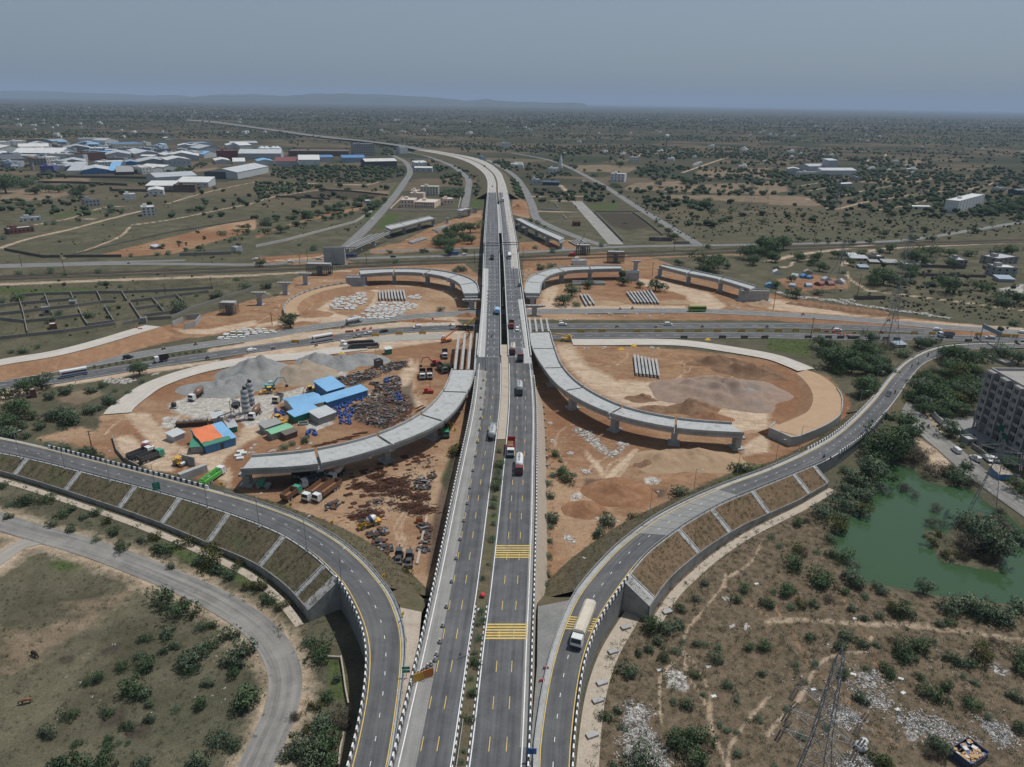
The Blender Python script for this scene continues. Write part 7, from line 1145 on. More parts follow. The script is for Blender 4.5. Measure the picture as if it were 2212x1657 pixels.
def mk_loader(c):
 r=bpy.data.objects.new('backhoe_loader',None);C.objects.link(r);mb=MB();mb.box((.9,0,1.2),(2.2,1.1,.8));mb.box((-.6,0,1.0),(1.8,1.6,.6));mb.build('body',pt_(c),r);mb=MB();mb.box((-.5,0,1.9),(1.5,1.5,1.4));mb.build('cab',GLASS,r);mb=MB();mb.box((-.5,0,2.68),(1.7,1.7,.14));mb.build('cab_roof',pt_(c),r)
 mb=MB();mb.box((2.9,0,.6),(.7,2.3,.8));
 for s in(-.7,.7):mb.tube((.8,s,1.5),(2.7,s,.7),.1,n=4)
 mb.build('front_bucket',pt_(c),r);mb=MB();mb.tube((-1.5,0,1.0),(-2.4,0,2.8),.15,n=4);mb.tube((-2.4,0,2.8),(-3.3,0,1.0),.12,n=4);mb.box((-3.3,0,.7),(.5,.7,.6));mb.build('rear_arm',pt_(c),r);wheels(r,(-.9,),.9,.72,.4);wheels(r,(1.5,),.85,.5,.35);return r
for t,a,b,lab in(('Y',(1285,425),(1220,430),'yellow backhoe loader below the teal excavator'),('Y',(1410,765),(1470,780),'yellow loader beside the settling tank'),('Y',(1790,410),(1830,400),'yellow machine at the corner of the open blue shed'),('C1',(1650,250),(1600,240),'yellow loader in the shade beneath the near loop span')):V('jcb',lambda:mk_loader('yellow'),t,a,b,lab,'loader',0)
def mk_roller(c):
 r=bpy.data.objects.new('road_roller',None);C.objects.link(r);mb=MB();mb.lathe([(.2,-1.0),(.75,-1.0),(.75,1.0),(.2,1.0)],(1.5,0,.75),16,axis='Y');mb.build('drum',STEEL,r);mb=MB();mb.box((-.9,0,1.2),(2.2,1.7,1.0));mb.box((1.0,0,1.0),(1.4,2.3,.25));mb.build('body',pt_(c),r);mb=MB()
 for x in(-.9,.4):
  for y in(-.7,.7):mb.tube((x,y,1.6),(x,y,2.7),.05,n=4)
 mb.box((-.25,0,2.75),(1.9,1.8,.12));mb.build('canopy',pt_('white' if c=='red' else c),r);wheels(r,(-1.2,),.8,.72,.45);return r
V('rol1',lambda:mk_roller('red'),'C0',(1275,425),(1330,440),'red and white road roller behind the dump trucks','road roller',0);V('rol2',lambda:mk_roller('yellow'),'C0',(1550,560),(1620,580),'yellow and black road roller beside the upright panel','road roller',0);V('pav',lambda:mk_roller('lgreen'),'C1',(65,755),(130,760),'paving machine under the end of the left loop deck','paver',0)
def mk_ymixer():
 r=bpy.data.objects.new('self_loading_mixer',None);C.objects.link(r);mb=MB();mb.box((0,0,.95),(5.4,1.6,.5));mb.box((-2.0,0,1.6),(1.2,1.8,1.2));mb.box((-3.0,0,.8),(.5,2,.7));mb.box((2.9,0,1.0),(.9,2.1,.8));mb.build('body',pt_('yellow'),r);mb=MB();mb.box((-2.0,0,2.3),(1.1,1.5,.7));mb.build('cab',GLASS,r);mb=MB();mb.T=Matrix.Translation((.7,0,2.1))@Matrix.Rotation(-.3,4,'Y');mb.lathe([(.5,-1.6),(1.1,-.7),(1.15,.3),(.8,1.2),(.5,1.6)],n=14,ks=[0,1,2,0],axis='X');mb.build('drum',[pt_('cream'),pt_('navy'),pt_('white')],r,True);wheels(r,(-1.9,1.6),.95,.62,.4);return r
V('ymx',mk_ymixer,'C1',(975,1090),(1070,1060),'bright yellow self loading mixer with a striped drum','mixer',0)
def mk_crane(c,boom):
 r=bpy.data.objects.new('mobile_crane',None);C.objects.link(r);mb=MB();mb.box((0,0,1.1),(5.2,2,.7));mb.box((-1.6,0,1.9),(1.5,1.9,.9));mb.build('body',pt_(c),r);mb=MB();mb.box((-1.4,.4,2.7),(1.2,1.1,1.2));mb.build('cab',pt_('white' if c=='orange' else c),r);mb=MB();mb.tube((-1.2,-.4,2.2),boom,.34,.24,4);mb.tube(boom,(boom[0]+.1,boom[1],boom[2]-1.6),.05,n=4);mb.build('boom',pt_(c),r);wheels(r,(-1.7,1.6),.95,.6,.4);return r
V('cr1',lambda:mk_crane('yellow',(7.5,-.3,3.4)),'B2',(470,868),(370,862),'yellow mobile crane with a level boom beside the right loop','crane',.1);V('cr2',lambda:mk_crane('orange',(6.5,-.3,6.6)),'S',(1705,355),(1860,330),'orange and white crane with a raised boom left of the girders','crane',0)
r=truck('flat','white','steel',12.0,'V',(150,1005),(40,1000),'long crane truck with its boom lowered under the viaduct girders',.1);r.name='crane_truck'
p=P('V',210,1000);q=P('V',375,790,8.5);q2=P('V',385,530,22);root=thing('crane_boom','long yellow and black telescopic crane boom rising beside the left viaduct','crane',p);mb=MB();mb.tube((0,0,2),(q-p),.55,.5,4,k=0);mb.tube(q-p,q2-p,.4,.3,4,k=1);mb.build('boom',[pt_('yellow'),DARK],root);mb=MB();mb.box((0,0,1.6),(2.6,2.4,1.6));mb.build('turret',pt_('yellow'),root)
p=P('S',1470,1010);root=thing('piling_rig','red drilling rig with a tall lattice mast below the two dump trucks','piling rig',p);mb=MB();mb.box((0,0,.9),(3.2,2.2,.9));mb.box((-.8,0,1.6),(1.4,1.6,.8));mb.lathe([(.5,0),(.5,1.4)],(1.8,-.6,0),10);mb.build('body',pt_('red'),root);mb=MB()
for s in(-.25,.25):mb.tube((.8,s,.8),(.8,s,8.5),.07,n=4)
for k in range(12):mb.tube((.8,-.25,1+k*.62),(.8,.25,1.5+k*.62),.04,n=4)
mb.build('mast',DARK,root)
p=P('A2',520,1520);root=thing('crawler_crane','red crawler crane with a lattice boom beside the scaffolded pier','crane',p);mb=MB();mb.box((0,0,1.8),(4.6,3,1.8));mb.box((1.6,1,2.8),(1.4,1.2,1.5));mb.build('body',pt_('red'),root);mb=MB();e=Vector((9,1,17))
for s in(-.5,.5):
 for u in(-.5,.5):mb.tube((1.5,s,2+u),e+Vector((0,s*.3,u*.3)),.09,n=4)
for k in range(14):
 a=Vector((1.5,-.5,2)).lerp(e,k/14);b=Vector((1.5,.5,2)).lerp(e,(k+1)/14);mb.tube(a,b,.06,n=4)
mb.build('boom',pt_('maroon'),root);mb=MB();mb.box((0,1.5,.5),(5,.8,1));mb.box((0,-1.5,.5),(5,.8,1));mb.build('track',DARK,root)
for t,x,y,lab in(('C1',1235,1370,'small white and black tractor at the lower point of the left yard'),('C1',1325,1390,'small dark tractor with a trailer at the lower point of the left yard')):V('trc',lambda:mk_loader('steel'),t,(x,y),(x-5,y+30),lab,'tractor',0)
p=P('C1',1412,1055);root=thing('generator','small orange generator box near the pale beam in the left yard','generator',p);mb=MB();mb.box((0,0,.9),(1.9,1.2,1.3));mb.build('housing',pt_('orange'),root);mb=MB();mb.box((0,0,1.6),(1.7,1.0,.12));mb.tube((.6,.3,1.6),(.6,.3,2.1),.08);mb.build('roof',DARK,root)
a,b=P('C1',1475,1010),P('C1',1390,1420);d=b-a;mb=MB();mb.box((0,0,.2),(d.length,.7,.4));o=mb.build('concrete_beam',CONCS);o.location=a.lerp(b,.5);o.rotation_euler=(0,0,math.atan2(d.y,d.x));tag(o,'long pale concrete strip on the right edge of the left yard','beam')
BK=[('B0',1412,945,1440,940,.2,'on the far carriageway above the black van'),('B0',1688,908,1720,902,.2,'near the planted median at the left'),('B0',1790,1025,1750,1032,.2,'on the near carriageway beside the pale loop'),('S',365,175,330,182,.2,'behind the silver tanker'),('S',20,410,-20,418,.2,'below the white coach'),('B1',148,942,110,950,.2,'left of the white coach on the near carriageway'),('B1',1680,745,1640,748,.2,'left of the crane truck'),('B2',933,602,890,602,.2,'on the far carriageway, left of a pair'),('B2',1038,596,990,596,.2,'on the far carriageway, right of a pair'),('B2',905,754,950,754,.2,'on the dark carriageway between the two white cars, left one'),('B2',1238,757,1280,757,.2,'on the dark carriageway between the two white cars, right one'),('B2',1640,756,1680,756,.2,'on the dark carriageway right of the white off-roader'),('B2',2200,757,2209,757,.2,'on the dark carriageway farther right'),('B3',300,648,250,645,.2,'on the far carriageway below the soil rows'),('B3',565,768,600,770,.2,'just left of the car by the red barriers'),('B3',745,808,790,810,.2,'beyond the red plastic barriers'),('B3',1795,850,1840,855,.2,'left of the gantry post'),('B3',1040,700,1000,698,.2,'beside the pylon on the far carriageway'),('B3',1095,1324,1085,1345,2.1,'on the right ramp next to the dark car'),('B3',1240,1094,1215,1120,1.4,'on the right ramp, nearest of three in the bend'),('B3',1297,1072,1270,1100,1.2,'on the right ramp, middle of three in the bend'),('B3',1380,1002,1350,1020,1.0,'on the right ramp, farthest of three in the bend'),('C3',480,503,440,530,5.2,'on the right ramp above the first slope drain'),('C3',1383,240,1330,190,.3,'on the dirt lane beside the apartment'),('V',612,1125,612,1090,8.05,'on the left carriageway of the viaduct'),('V',470,338,472,310,8.05,'on the left shoulder of the viaduct'),('A0',1110,1588,1140,1588,.2,'on the back road at the far left'),('A1',790,1545,760,1545,.2,'on the back road beside the pale abutment block'),('R',690,1130,700,1150,.2,'parked in the apartment courtyard'),('A2',1200,1155,1190,1140,.15,'on the straight plot road')]
for i,(t,x,y,x2,y2,z,lab)in enumerate(BK):
 p,an=head(t,(x,y),(x2,y2),z);place('bike%d'%(i%2),lambda:mk_bike(('black','maroon')[i%2]),p,an,'dark motorcycle '+lab,'motorcycle')
 if 'parked' not in lab:person('ride',('white','dark','blue','red','pale')[i%5],p,an,'rider in %s %s'%(('white','dark','blue','red','pale')[i%5],lab.replace('on the ','by the ',1)if False else lab))
for t,x,y,z,c,lab in(('B0',690,1055,.1,'dark','person standing on the verge above the white bus'),('B0',655,1232,.1,'white','person walking on the verge below the white bus'),('B0',1915,1032,.1,'white','person in white beside the pale loop paving'),('V',1520,548,0,'dark','person on the sandy path below the right rear loop'),('Y',1180,825,0,'dark','worker beside the dark roofed hut'),('B1',1980,1125,8,'blue','worker on the left shoulder of the viaduct'),('C1',1325,985,0,'red','worker in red in the rebar yard'),('K',1950,935,8,'dark','worker on the bare right strip of the far viaduct'),('C3',535,525,5,'dark','person standing on the outer edge of the right ramp'),('K',1700,1325,8,'dark','person under the gantry on the left viaduct')):person('stand',c,P(t,x,y,z),.7,lab)
def cow(t,x,y,rz,c,lab):
 me=bpy.data.meshes.new('cow');J=[((-.75,0,1.05),.3),((0,0,1.0),.36),((.65,0,1.05),.33),((1.0,0,.95),.18),((1.3,0,.55),.15),((1.45,0,.22),.09),((-.75,.22,.6),.12),((-.8,.22,.05),.07),((-.75,-.22,.6),.12),((-.8,-.22,.05),.07),((.6,.2,.55),.1),((.6,.2,.05),.065),((.6,-.2,.55),.1),((.62,-.2,.05),.065),((-1.1,0,.9),.05),((-1.15,0,.4),.04),((1.22,.16,.66),.04),((1.22,-.16,.66),.04)]
 me.from_pydata([j[0]for j in J],[(0,1),(1,2),(2,3),(3,4),(4,5),(0,6),(6,7),(0,8),(8,9),(2,10),(10,11),(2,12),(12,13),(0,14),(14,15),(4,16),(4,17)],[]);o=bpy.data.objects.new('_c',me);C.objects.link(o);o.modifiers.new('s','SKIN')
 for v,j in zip(me.skin_vertices[0].data,J):v.radius=(j[1],j[1])
 me.skin_vertices[0].data[1].use_root=True;o.modifiers.new('u','SUBSURF').levels=1
 m2=bpy.data.meshes.new_from_object(o.evaluated_get(bpy.context.evaluated_depsgraph_get()));bpy.data.objects.remove(o);m2.materials.clear();m2.materials.append(M('cow_'+c,PC[c]if c!='dark' else(.03,.022,.018),.9,.2));m2.polygons.foreach_set('use_smooth',[True]*len(m2.polygons))
 o=bpy.data.objects.new('cow',m2);C.objects.link(o);o.location=P(t,x,y,0);o.rotation_euler=(0,0,rz);tag(o,lab,'cow')
cow('E0',302,700,-.5,'dark','dark cow grazing on the dry left field, the farther one');cow('E0',228,1106,3.5,'brown','brown cow grazing on the dry left field, the nearer one')
# ---------------------------------------------------------------- street furniture
def cone():
 r=bpy.data.objects.new('traffic_bollard',None);C.objects.link(r);mb=MB();mb.lathe([(.45,0),(.45,.25),(.2,.3)],n=8);mb.build('base',DARK,r);mb=MB();mb.lathe([(.22,.3),(.2,.55),(.17,.8),(.13,1.1),(.05,1.15)],n=8,ks=[0,1,0,0]);mb.build('post',[WHITE,BLACK],r);return r
CN1=[('C1',a,b)for a,b in((1942,85),(1938,165),(1925,265),(1908,370),(1892,490),(1872,615),(1845,765),(1822,900),(1792,1050),(1760,1210),(1727,1375),(1688,1575))]+[('E1',a,b)for a,b in((1643,280),(1610,445),(1585,585),(1557,697),(1545,742),(1430,840),(1450,828),(1480,800),(1400,860),(1510,780))]+[('B1',a,b)for a,b in((1962,1215),(1942,1285),(1938,1365),(1942,1465),(1937,1545))]
for i,(t,x,y)in enumerate(sorted(CN1,key=lambda e:-d2(*e)[1])):place('cone',cone,P(t,x,y,H8),0,'white and dark bollard on the left highway shoulder, %s from the camera'%('nearest' if i==0 else nth(i,99)),'bollard','bollards on the left shoulder')
for grp,a,b,n,t in(('on the left viaduct',(552,400),(520,1650),34,'V'),('on the right viaduct',(990,330),(1128,1285),30,'V'),('farther on the right viaduct',(958,20),(982,290),9,'V'),('on the far right viaduct',(1985,1000),(2040,1500),16,'K')):
 for i in range(n):k=i/(n-1);k=k**.85;place('cone',cone,P(t,a[0]+(b[0]-a[0])*k,a[1]+(b[1]-a[1])*k,H8),0,'white and dark bollard in the line '+grp,'bollard','bollards '+grp)
def barric(c,w_=2.6):
 r=bpy.data.objects.new('barricade',None);C.objects.link(r);mb=MB();mb.box((0,0,.95),(w_,.08,1.3));mb.build('panel',M('panel_'+c,PC[c],.7,.2,1.0,dirt=(.2,.13,.06),dscale=1.2,damt=.6),r);mb=MB()
 mb.box((0,.06,.2),(w_*.9,.05,.1))
 for x in(-w_*.4,w_*.4):mb.box((x,0,.15),(.1,.9,.3));mb.tube((x,.4,0),(x,0,1.5),.04,n=4)
 mb.build('stand',DARK,r);return r
for c,t,L,lab,z in(('yellow','B1',[(340,888),(1030,832),(1235,818),(1437,812)],'yellow barricade panel in the dusty area left of the viaduct',.1),('yellow','B2',[(595,795),(775,793),(1080,795),(1262,793),(1448,793),(1608,793),(1773,793),(1980,793),(2140,790)],'yellow barricade between the two dark carriageways',.1),('steel','B2',[(1483,852),(1815,850),(2003,849),(2180,849)],'dark barricade panel along the verge above the pale loop',.1),('yellow','B3',[(90,790),(238,788),(420,788),(1260,813),(1415,818),(1815,826),(2000,836),(2060,838),(2130,840)],'yellow barricade along the right lower highway',.1),('steel','B3',[(345,850),(520,850),(625,852),(715,856),(760,855),(935,860),(1015,862),(1110,866),(1473,877),(1725,882)],'dark barricade along the near edge of the right lower highway',.1)):
 for i,(x,y)in enumerate(L):place('bar'+c,lambda:barric(c,3.6),P(t,x,y,z),0,lab+', '+nth(i,len(L))+' of '+str(len(L)),'barricade','barricades along the lower highway')
def pbar():
 r=bpy.data.objects.new('plastic_barrier',None);C.objects.link(r);mb=MB();mb.prism([(-1,-.25),(1,-.25),(1,.25),(-1,.25)],.3);mb.prism([(-1,-.12,.3),(1,-.12,.3),(1,.12,.3),(-1,.12,.3)],.6);mb.build('body',M('red_plastic',(.5,.04,.04),.5,.1),r);mb=MB()
 for x in(-.5,.1):mb.box((x,-.14,.6),(.3,.04,.3))
 mb.build('panel',WHITE,r);return r
for t,L,lab in(('B1',[(788,795),(822,793),(876,786),(933,772),(990,766),(675,835),(1360,703),(1525,685)],'red plastic barrier in the dusty strip left of the viaduct'),('B3',[(505,793),(567,798),(605,808),(628,817),(655,825),(685,833),(705,840),(980,800)],'red plastic barrier right of the white car on the lower highway'),('E2',[(292,805),(258,912)],'red plastic barrier on the gore between highway and right ramp'),('B0',[(1172,765),(1210,775)],'red plastic barrier at the end of the pale approach ramp')):
 for i,(x,y)in enumerate(L):place('pbar',pbar,P(t,x,y,8.0 if t=='E2' else 3.5 if lab.endswith('approach ramp')else .15),.3*i,lab+', '+nth(i,len(L)),'barrier','red plastic barriers').scale=(.55,)*3 if t=='E2' else(1,1,1)
p=P('E1',1955,185,8);root=thing('parasol','red dome shaped sunshade on the planted median','sunshade',p);mb=MB();mb.lathe([(.65,.5),(.55,.75),(.3,.95),(.05,1.0)],n=10,ks=[0,0,0]);mb.build('canopy',M('red_cloth',(.5,.04,.05),.7,.1),root);mb=MB();mb.tube((0,0,0),(0,0,.95),.04);mb.build('pole',STEEL,root)
a,b=P('E1',1355,935,8),P('E1',1530,868,8);d=b-a;root=thing('lane_closure_board','long orange and yellow lane closure board across the left shoulder','barricade',a,math.atan2(d.y,d.x));L_=d.length;mb=MB()
for k in range(2):mb.box((L_*(.25+.5*k),0,1.1),(L_*.49,.1,1.9),k=k)
mb.build('board',[M('board_yellow',(.55,.3,.03),.6,.15,.8),M('board_orange',(.5,.16,.03),.6,.15,.8)],root)
for k in range(3):mb=MB();mb.tube((L_*k/2,.06,0),(L_*k/2,.06,2.1),.05,n=4);mb.tube((L_*k/2,-.6,0),(L_*k/2,.06,1.8),.05,n=4);mb.build('stand',STEEL,root)
def lamp(hgt,arm):
 r=bpy.data.objects.new('street_lamp',None);C.objects.link(r);mb=MB();mb.tube((0,0,0),(0,0,hgt),.11,.07,6);mb.tube((0,0,hgt),(arm,0,hgt+.35),.05,n=5);mb.build('pole',STEEL,r);mb=MB();mb.box((arm+.25,0,hgt+.36),(.7,.28,.14));mb.build('lamp_head',M('lamp_grey',(.5,.5,.5),.5),r);mb=MB();mb.box((0,0,.15),(.5,.5,.4));mb.build('base',CONC,r);return r
LP=[('C0',180,512,4.5),('C0',563,597,5),('C0',950,705,5.4),('C0',1350,800,5.8),('C0',1795,940,6.1),('C1',30,1098,6.6),('C1',440,1310,7.2),('C1',740,1610,7.8)]
for i,(t,x,y,z)in enumerate(LP):place('lampL',lambda:lamp(9,1.4),P(t,x,y,z),.9,'thin street lamp on the outer edge of the left ramp, %s of eight'%nth(i,8),'street lamp','street lamps along the left ramp')
LP=[('C2',548,1640,7.5),('C2',843,1310,7.4),('C2',1183,1040,7),('C2',1562,838,6.4),('C2',1935,690,5.5),('C3',60,560,5),('C3',265,440,4.5),('C3',600,270,3.5),('B3',775,1490,2.6),('B3',915,1310,2),('B3',1450,1005,.8),('B3',1725,920,.5),('B3',1970,930,.5),('B3',2120,925,.5)]
for i,(t,x,y,z)in enumerate(LP):place('lampL',lambda:lamp(9,1.4),P(t,x,y,z),-.6,'thin street lamp on the inner side of the right ramp, %s of fourteen'%nth(i,14),'street lamp','street lamps along the right ramp')
place('lampL',None,P('E1',1890,668,8),1.2,'street lamp with a white control box on the planted median','street lamp');place('lampL',None,P('V',785,620,8),1.2,'street lamp in the gap between the two viaduct decks','street lamp');place('lampL',None,P('S',802,650),0,'lamp post beside the blue roofed cabin in the yard','street lamp')
ELP=[('B1',445,185,9),('B1',380,210,7),('B1',955,215,8),('B1',1885,200,9),('B1',140,735,7),('B2',1400,95,9),('B2',95,150,8),('B0',190,230,8),('B0',555,265,7),('B0',1430,490,8),('B0',1830,425,8),('B3',390,20,8),('C0',790,400,6),('B3',1150,10,8),('B3',45,600,13),('B3',360,880,13),('B3',770,480,14),('A3',1940,1280,9),('A3',400,1420,9),('B2',1210,310,9)]
def epole(h):
 r=bpy.data.objects.new('utility_pole',None);C.objects.link(r);mb=MB();mb.tube((0,0,-.2),(0,0,h),.2,.12,6);mb.build('pole',RUST,r);mb=MB();mb.box((0,0,h-.6),(1.8,.1,.12));mb.box((0,0,h-1.6),(1.4,.1,.12));mb.build('crossarm',RUST,r);return r
for i,(t,x,y,h)in enumerate(sorted(ELP,key=lambda e:d2(*e[:3])[0])):place('ep%d'%h,lambda:epole(h),P(t,x,y),.2,'rusty brown utility pole beside the roads and railway, %s of %d'%(nth(i,len(ELP)),len(ELP)),'utility pole','utility poles')
GREEN=M('sign_green',(.01,.2,.13),.5,.08);SYEL=M('sign_yellow',(.65,.42,.03),.5,.08)
def sign(t,x,y,z,w_,h,up,mat,rz,lab,txts=(),name='road_sign',posts=2,ts=.5):
 p=P(t,x,y,z);r=thing(name,lab,'road sign',p,rz);mb=MB()
 for k in range(posts):xx=0 if posts==1 else(-w_*.35+k*w_*.7);mb.tube((xx,.06,0),(xx,.06,up+h),.06,n=5)
 mb.build('post',STEEL,r);mb=MB();mb.box((0,0,up+h/2),(w_,.08,h));b=mb.build('board',mat,r)
 for k,(tx,dz)in enumerate(txts):textobj(tx,(0,-.055,up+h/2+dz),(PI/2,0,0),ts,WHITE if mat is GREEN else BLACK,'','',b)
 return r
sign('C0',1365,835,5.7,1.9,2.4,2.2,GREEN,.5,'green direction sign with white lines and arrows beside the left ramp',[('< ---',.7),('< ----',0),('< ---',-.7)],ts=.42)
sign('E1',1297,880,8,1.5,.65,1.9,GREEN,.1,'upper green arrow sign at the gore of the left ramp',[('< ---',0)],posts=1,ts=.34);sign('E1',1297,880,8,1.5,.6,1.1,GREEN,.1,'lower green arrow sign at the gore of the left ramp',[('< --',0)],posts=1,ts=.34)
sign('E2',170,1605,8,1.5,1.3,1.6,M('sign_blue',(.03,.12,.32),.5,.08),0,'small blue square sign at the right edge of the highway',[('U',0)],posts=1,ts=.9)
for i,(t,x,y,z,rz)in enumerate((('C0',360,385,4.6,.3),('C0',1915,770,6,.3),('C1',302,950,6.6,.5),('C1',657,1105,7,.7),('E1',1103,60,7.9,.9),('E1',1268,390,8,1.1))):sign(t,x,y,z,.8,1.0,1.2,SYEL,rz,'small yellow chevron sign inside the left ramp bend, %s of six'%nth(i,6),[('<',0)],posts=1,ts=1.1)
for i,(t,x,y)in enumerate((('B1',740,985),('B2',940,945),('B2',1050,915),('B2',1690,862))):o=None;p=P(t,x,y);mb=MB();mb.quad((-1.3,-.8,.1),(1.3,-.8,.1),(0,0,1.5),(0,0,1.5))if False else None;i0=mb.vs([(-1.4,-.9,.05),(1.4,-.9,.05),(1.4,.9,.05),(-1.4,.9,.05),(-.6,0,1.0),(.7,0,.9)]);[mb.face([i0+q for q in f])for f in((0,1,5,4),(2,3,4,5),(1,2,5),(3,0,4),(3,2,1,0))];o=mb.build('tarpaulin_cover',M('yellow_cloth',(.7,.42,.04),.8,.12));o.location=p;tag(o,'bright yellow tarpaulin over a small heap %s'%('behind the grey gravel piles','below the pale loop, left one','below the pale loop, right one','beside the dark barricades')[i],'tarpaulin')
for lab,a,b,y in(('dark sign gantry over the left viaduct deck',(1632,1480),(1866,1480),0),('dark sign gantry over the right viaduct deck',(1900,1470),(2140,1470),0)):
 p,q=P('K',*a,8),P('K',*b,8);d=q-p;root=thing('sign_gantry',lab,'gantry',p,math.atan2(d.y,d.x));L_=d.length;mb=MB();hh=8.2
 mb.box((L_/2,0,hh),(L_,.35,.4));mb.box((L_/2,0,hh-1.5),(L_,.35,.4));mb.build('beam',DARK,root)
 for x in(0,L_):mb=MB();mb.box((x,0,hh/2),(.45,.45,hh));mb.build('post',STEEL,root)
p,q=P('B3',1830,850),P('B3',1975,925);d=q-p;root=thing('sign_gantry','grey sign gantry spanning the lower highway near the right edge','gantry',p,math.atan2(d.y,d.x));L_=d.length;mb=MB();mb.box((L_/2,0,6.8),(L_+1,.5,2.2));mb.build('board',M('gantry_grey',(.22,.25,.28),.7,.1),root)
for x in(0,L_):mb=MB();mb.tube((x,0,0),(x,0,6.2),.22);mb.build('post',STEEL,root)
# ---------------------------------------------------------------- pylons
def pylon(lab,base,H_,bw,ang,arms,ins=True,thick=.11):
 r=thing('pylon',lab,'pylon',base,ang,'lattice pylons');wst=H_*.55;mb=MB();lev=[0];z=0
 while z<H_*.93:z+=max(1.6,(H_*.17)*(1-z/H_)+1.2);lev.append(min(z,H_*.95))
 hw=lambda z:bw/2+(1.25-bw/2)*min(1,z/wst)if z<wst else 1.25+(.4-1.25)*(z-wst)/(H_-wst)
 cs=((-1,-1),(1,-1),(1,1),(-1,1));pt=lambda c,z:Vector((cs[c][0]*hw(z),cs[c][1]*hw(z),z))
 for c in range(4):mb.tube(pt(c,0),pt(c,wst),thick*1.25,n=4);mb.tube(pt(c,wst),pt(c,H_*.95),thick,n=4);mb.tube(pt(c,H_*.95),(0,0,H_),thick*.8,n=4)
 for a,b in zip(lev,lev[1:]):
  for c in range(4):
   e=(c+1)%4;mb.tube(pt(c,a),pt(e,b),thick*.55,n=4);mb.tube(pt(e,a),pt(c,b),thick*.55,n=4);mb.tube(pt(c,b),pt(e,b),thick*.5,n=4)
   if b-a>4:m0=(pt(c,a)+pt(e,b))/2;mb.tube(pt(c,(a+b)/2),m0,thick*.4,n=4);mb.tube(pt(e,(a+b)/2),m0,thick*.4,n=4)
 mb.build('lattice_tower',M('pylon_steel',(.23,.235,.24),.6,.2,.6,metal=.3),r)
 for zf,L_ in arms:
  for s in(-1,1):
   mb=MB();z=H_*zf;tip=Vector((s*L_,0,z+.2))
   for c in((1,2)if s>0 else(0,3)):mb.tube(pt(c,z),tip,thick*.7,n=4);mb.tube(pt(c,z+1.7),tip,thick*.55,n=4)
   for k in(.3,.55,.8):
    u=[pt(c,z).lerp(tip,k)for c in((1,2)if s>0 else(0,3))];v=[pt(c,z+1.7).lerp(tip,k)for c in((1,2)if s>0 else(0,3))];mb.tube(u[0],u[1],thick*.4,n=4);mb.tube(u[0],v[0],thick*.4,n=4);mb.tube(u[1],v[1],thick*.4,n=4);mb.tube(u[0],v[1],thick*.4,n=4)
   arm=mb.build('cross_arm',MATS['pylon_steel'],r)
   if ins:
    for dy in(-1,1):
     mb=MB()
     for w_ in(-.22,.22):mb.lathe([(.05,0),(.17,.2),(.17,2.3),(.05,2.5)],n=7);
     mb2=MB()
     for w_ in(-.22,.22):mb2.tube(tip+Vector((w_,dy*.5,-.1)),tip+Vector((w_,dy*2.6,-.65)),.14,n=7)
     mb2.tube(tip+Vector((-.3,dy*.5,-.1)),tip+Vector((.3,dy*.5,-.1)),.06,n=4);mb2.build('insulator',M('insulator',(.05,.038,.032),.4,.1),arm)
pb=P('D',1722,1812);zt=29;a,b=P('G',470,400,zt),P('G',1140,750,zt);ang0=math.atan2(b.y-a.y,b.x-a.x)
pylon('tall grey lattice pylon in the rubbish field at the bottom right',pb,39,7.5,ang0,((.73,4.6),(.61,5.0),(.5,5.4)),thick=.085)
pylon('grey lattice pylon standing beside the pond and the dirt lane',P('C3',1850,975),24,6.5,-.6,((.86,5.0),(.72,5.4),(.58,5.8)),thick=.085)
pylon('grey lattice pylon standing in front of the right lower highway',P('B3',1015,960),34,9,.3,((.86,4.4),(.74,5),(.62,5.4)),thick=.09);pylon('grey lattice pylon right of the village huts',P('B3',1130,420),42,9,.3,((.86,5),(.74,5.6),(.62,6)),ins=False,thick=.1);pylon('grey lattice pylon behind the tent camp',P('B3',580,440),34,12,.3,((.86,5),(.74,5.6),(.62,6)),ins=False,thick=.09);pylon('faint lattice pylon at the tan field on the right plain',P('A2',2050,1070),34,10,.2,((.86,5),(.74,5.6)),ins=False,thick=.09);pylon('faint lattice pylon among the plots on the right plain',P('A3',580,1110),34,8,.2,((.86,5),(.74,5.6)),ins=False,thick=.16);pylon('distant lattice mast above the factory estate',P('A0',810,450),40,8,.2,((.8,5),),ins=False,thick=.3)
p=P('E3',1720,1580);root=thing('waste_skip','open blue skip filled with cardboard at the bottom right','skip',p,.5);mb=MB()
for c_,s in(((0,-1.9,1),(4.8,.12,2)),((0,1.9,1),(5.4,.12,2)),((-2.7,0,1),(.12,3.7,2)),((2.7,0,1),(.12,3.7,2))):mb.box(c_,s)
mb.build('sides',pt_('navy'),root);mb=MB();random.seed(3)
for k in range(60):mb.box((random.uniform(-2.3,2.3),random.uniform(-1.6,1.6),1.2+random.random()*.7),(random.uniform(.4,1.1),random.uniform(.3,.9),.12),random.random()*3,k=random.choice((0,0,0,1,2)))
mb.build('cardboard',[M('cardboard',(.42,.27,.14),.9,.2),CLO['blue'],CLO['white']],root)
for i,(x,y,s)in enumerate(((800,1500,1.15),(825,1450,.8))):
 mb=MB();mb.lathe([(.5,0),(1,.4),(1,1.0),(.6,1.5),(.15,1.6)],n=9);
 for j in range(len(mb.v)):v=Vector(mb.v[j]);mb.v[j]=tuple(v*(1+.15*noise.noise(v*2+Vector((i*5,0,0)))))
 o=mb.build('waste_bag',M('bag_white',(.5,.5,.5),.6,.2,1),smooth=True);o.location=P('E3',x,y);o.scale=(s,s,s*.8);tag(o,'%s white bulging waste sack beside the near pylon'%('large','smaller')[i],'waste sack')
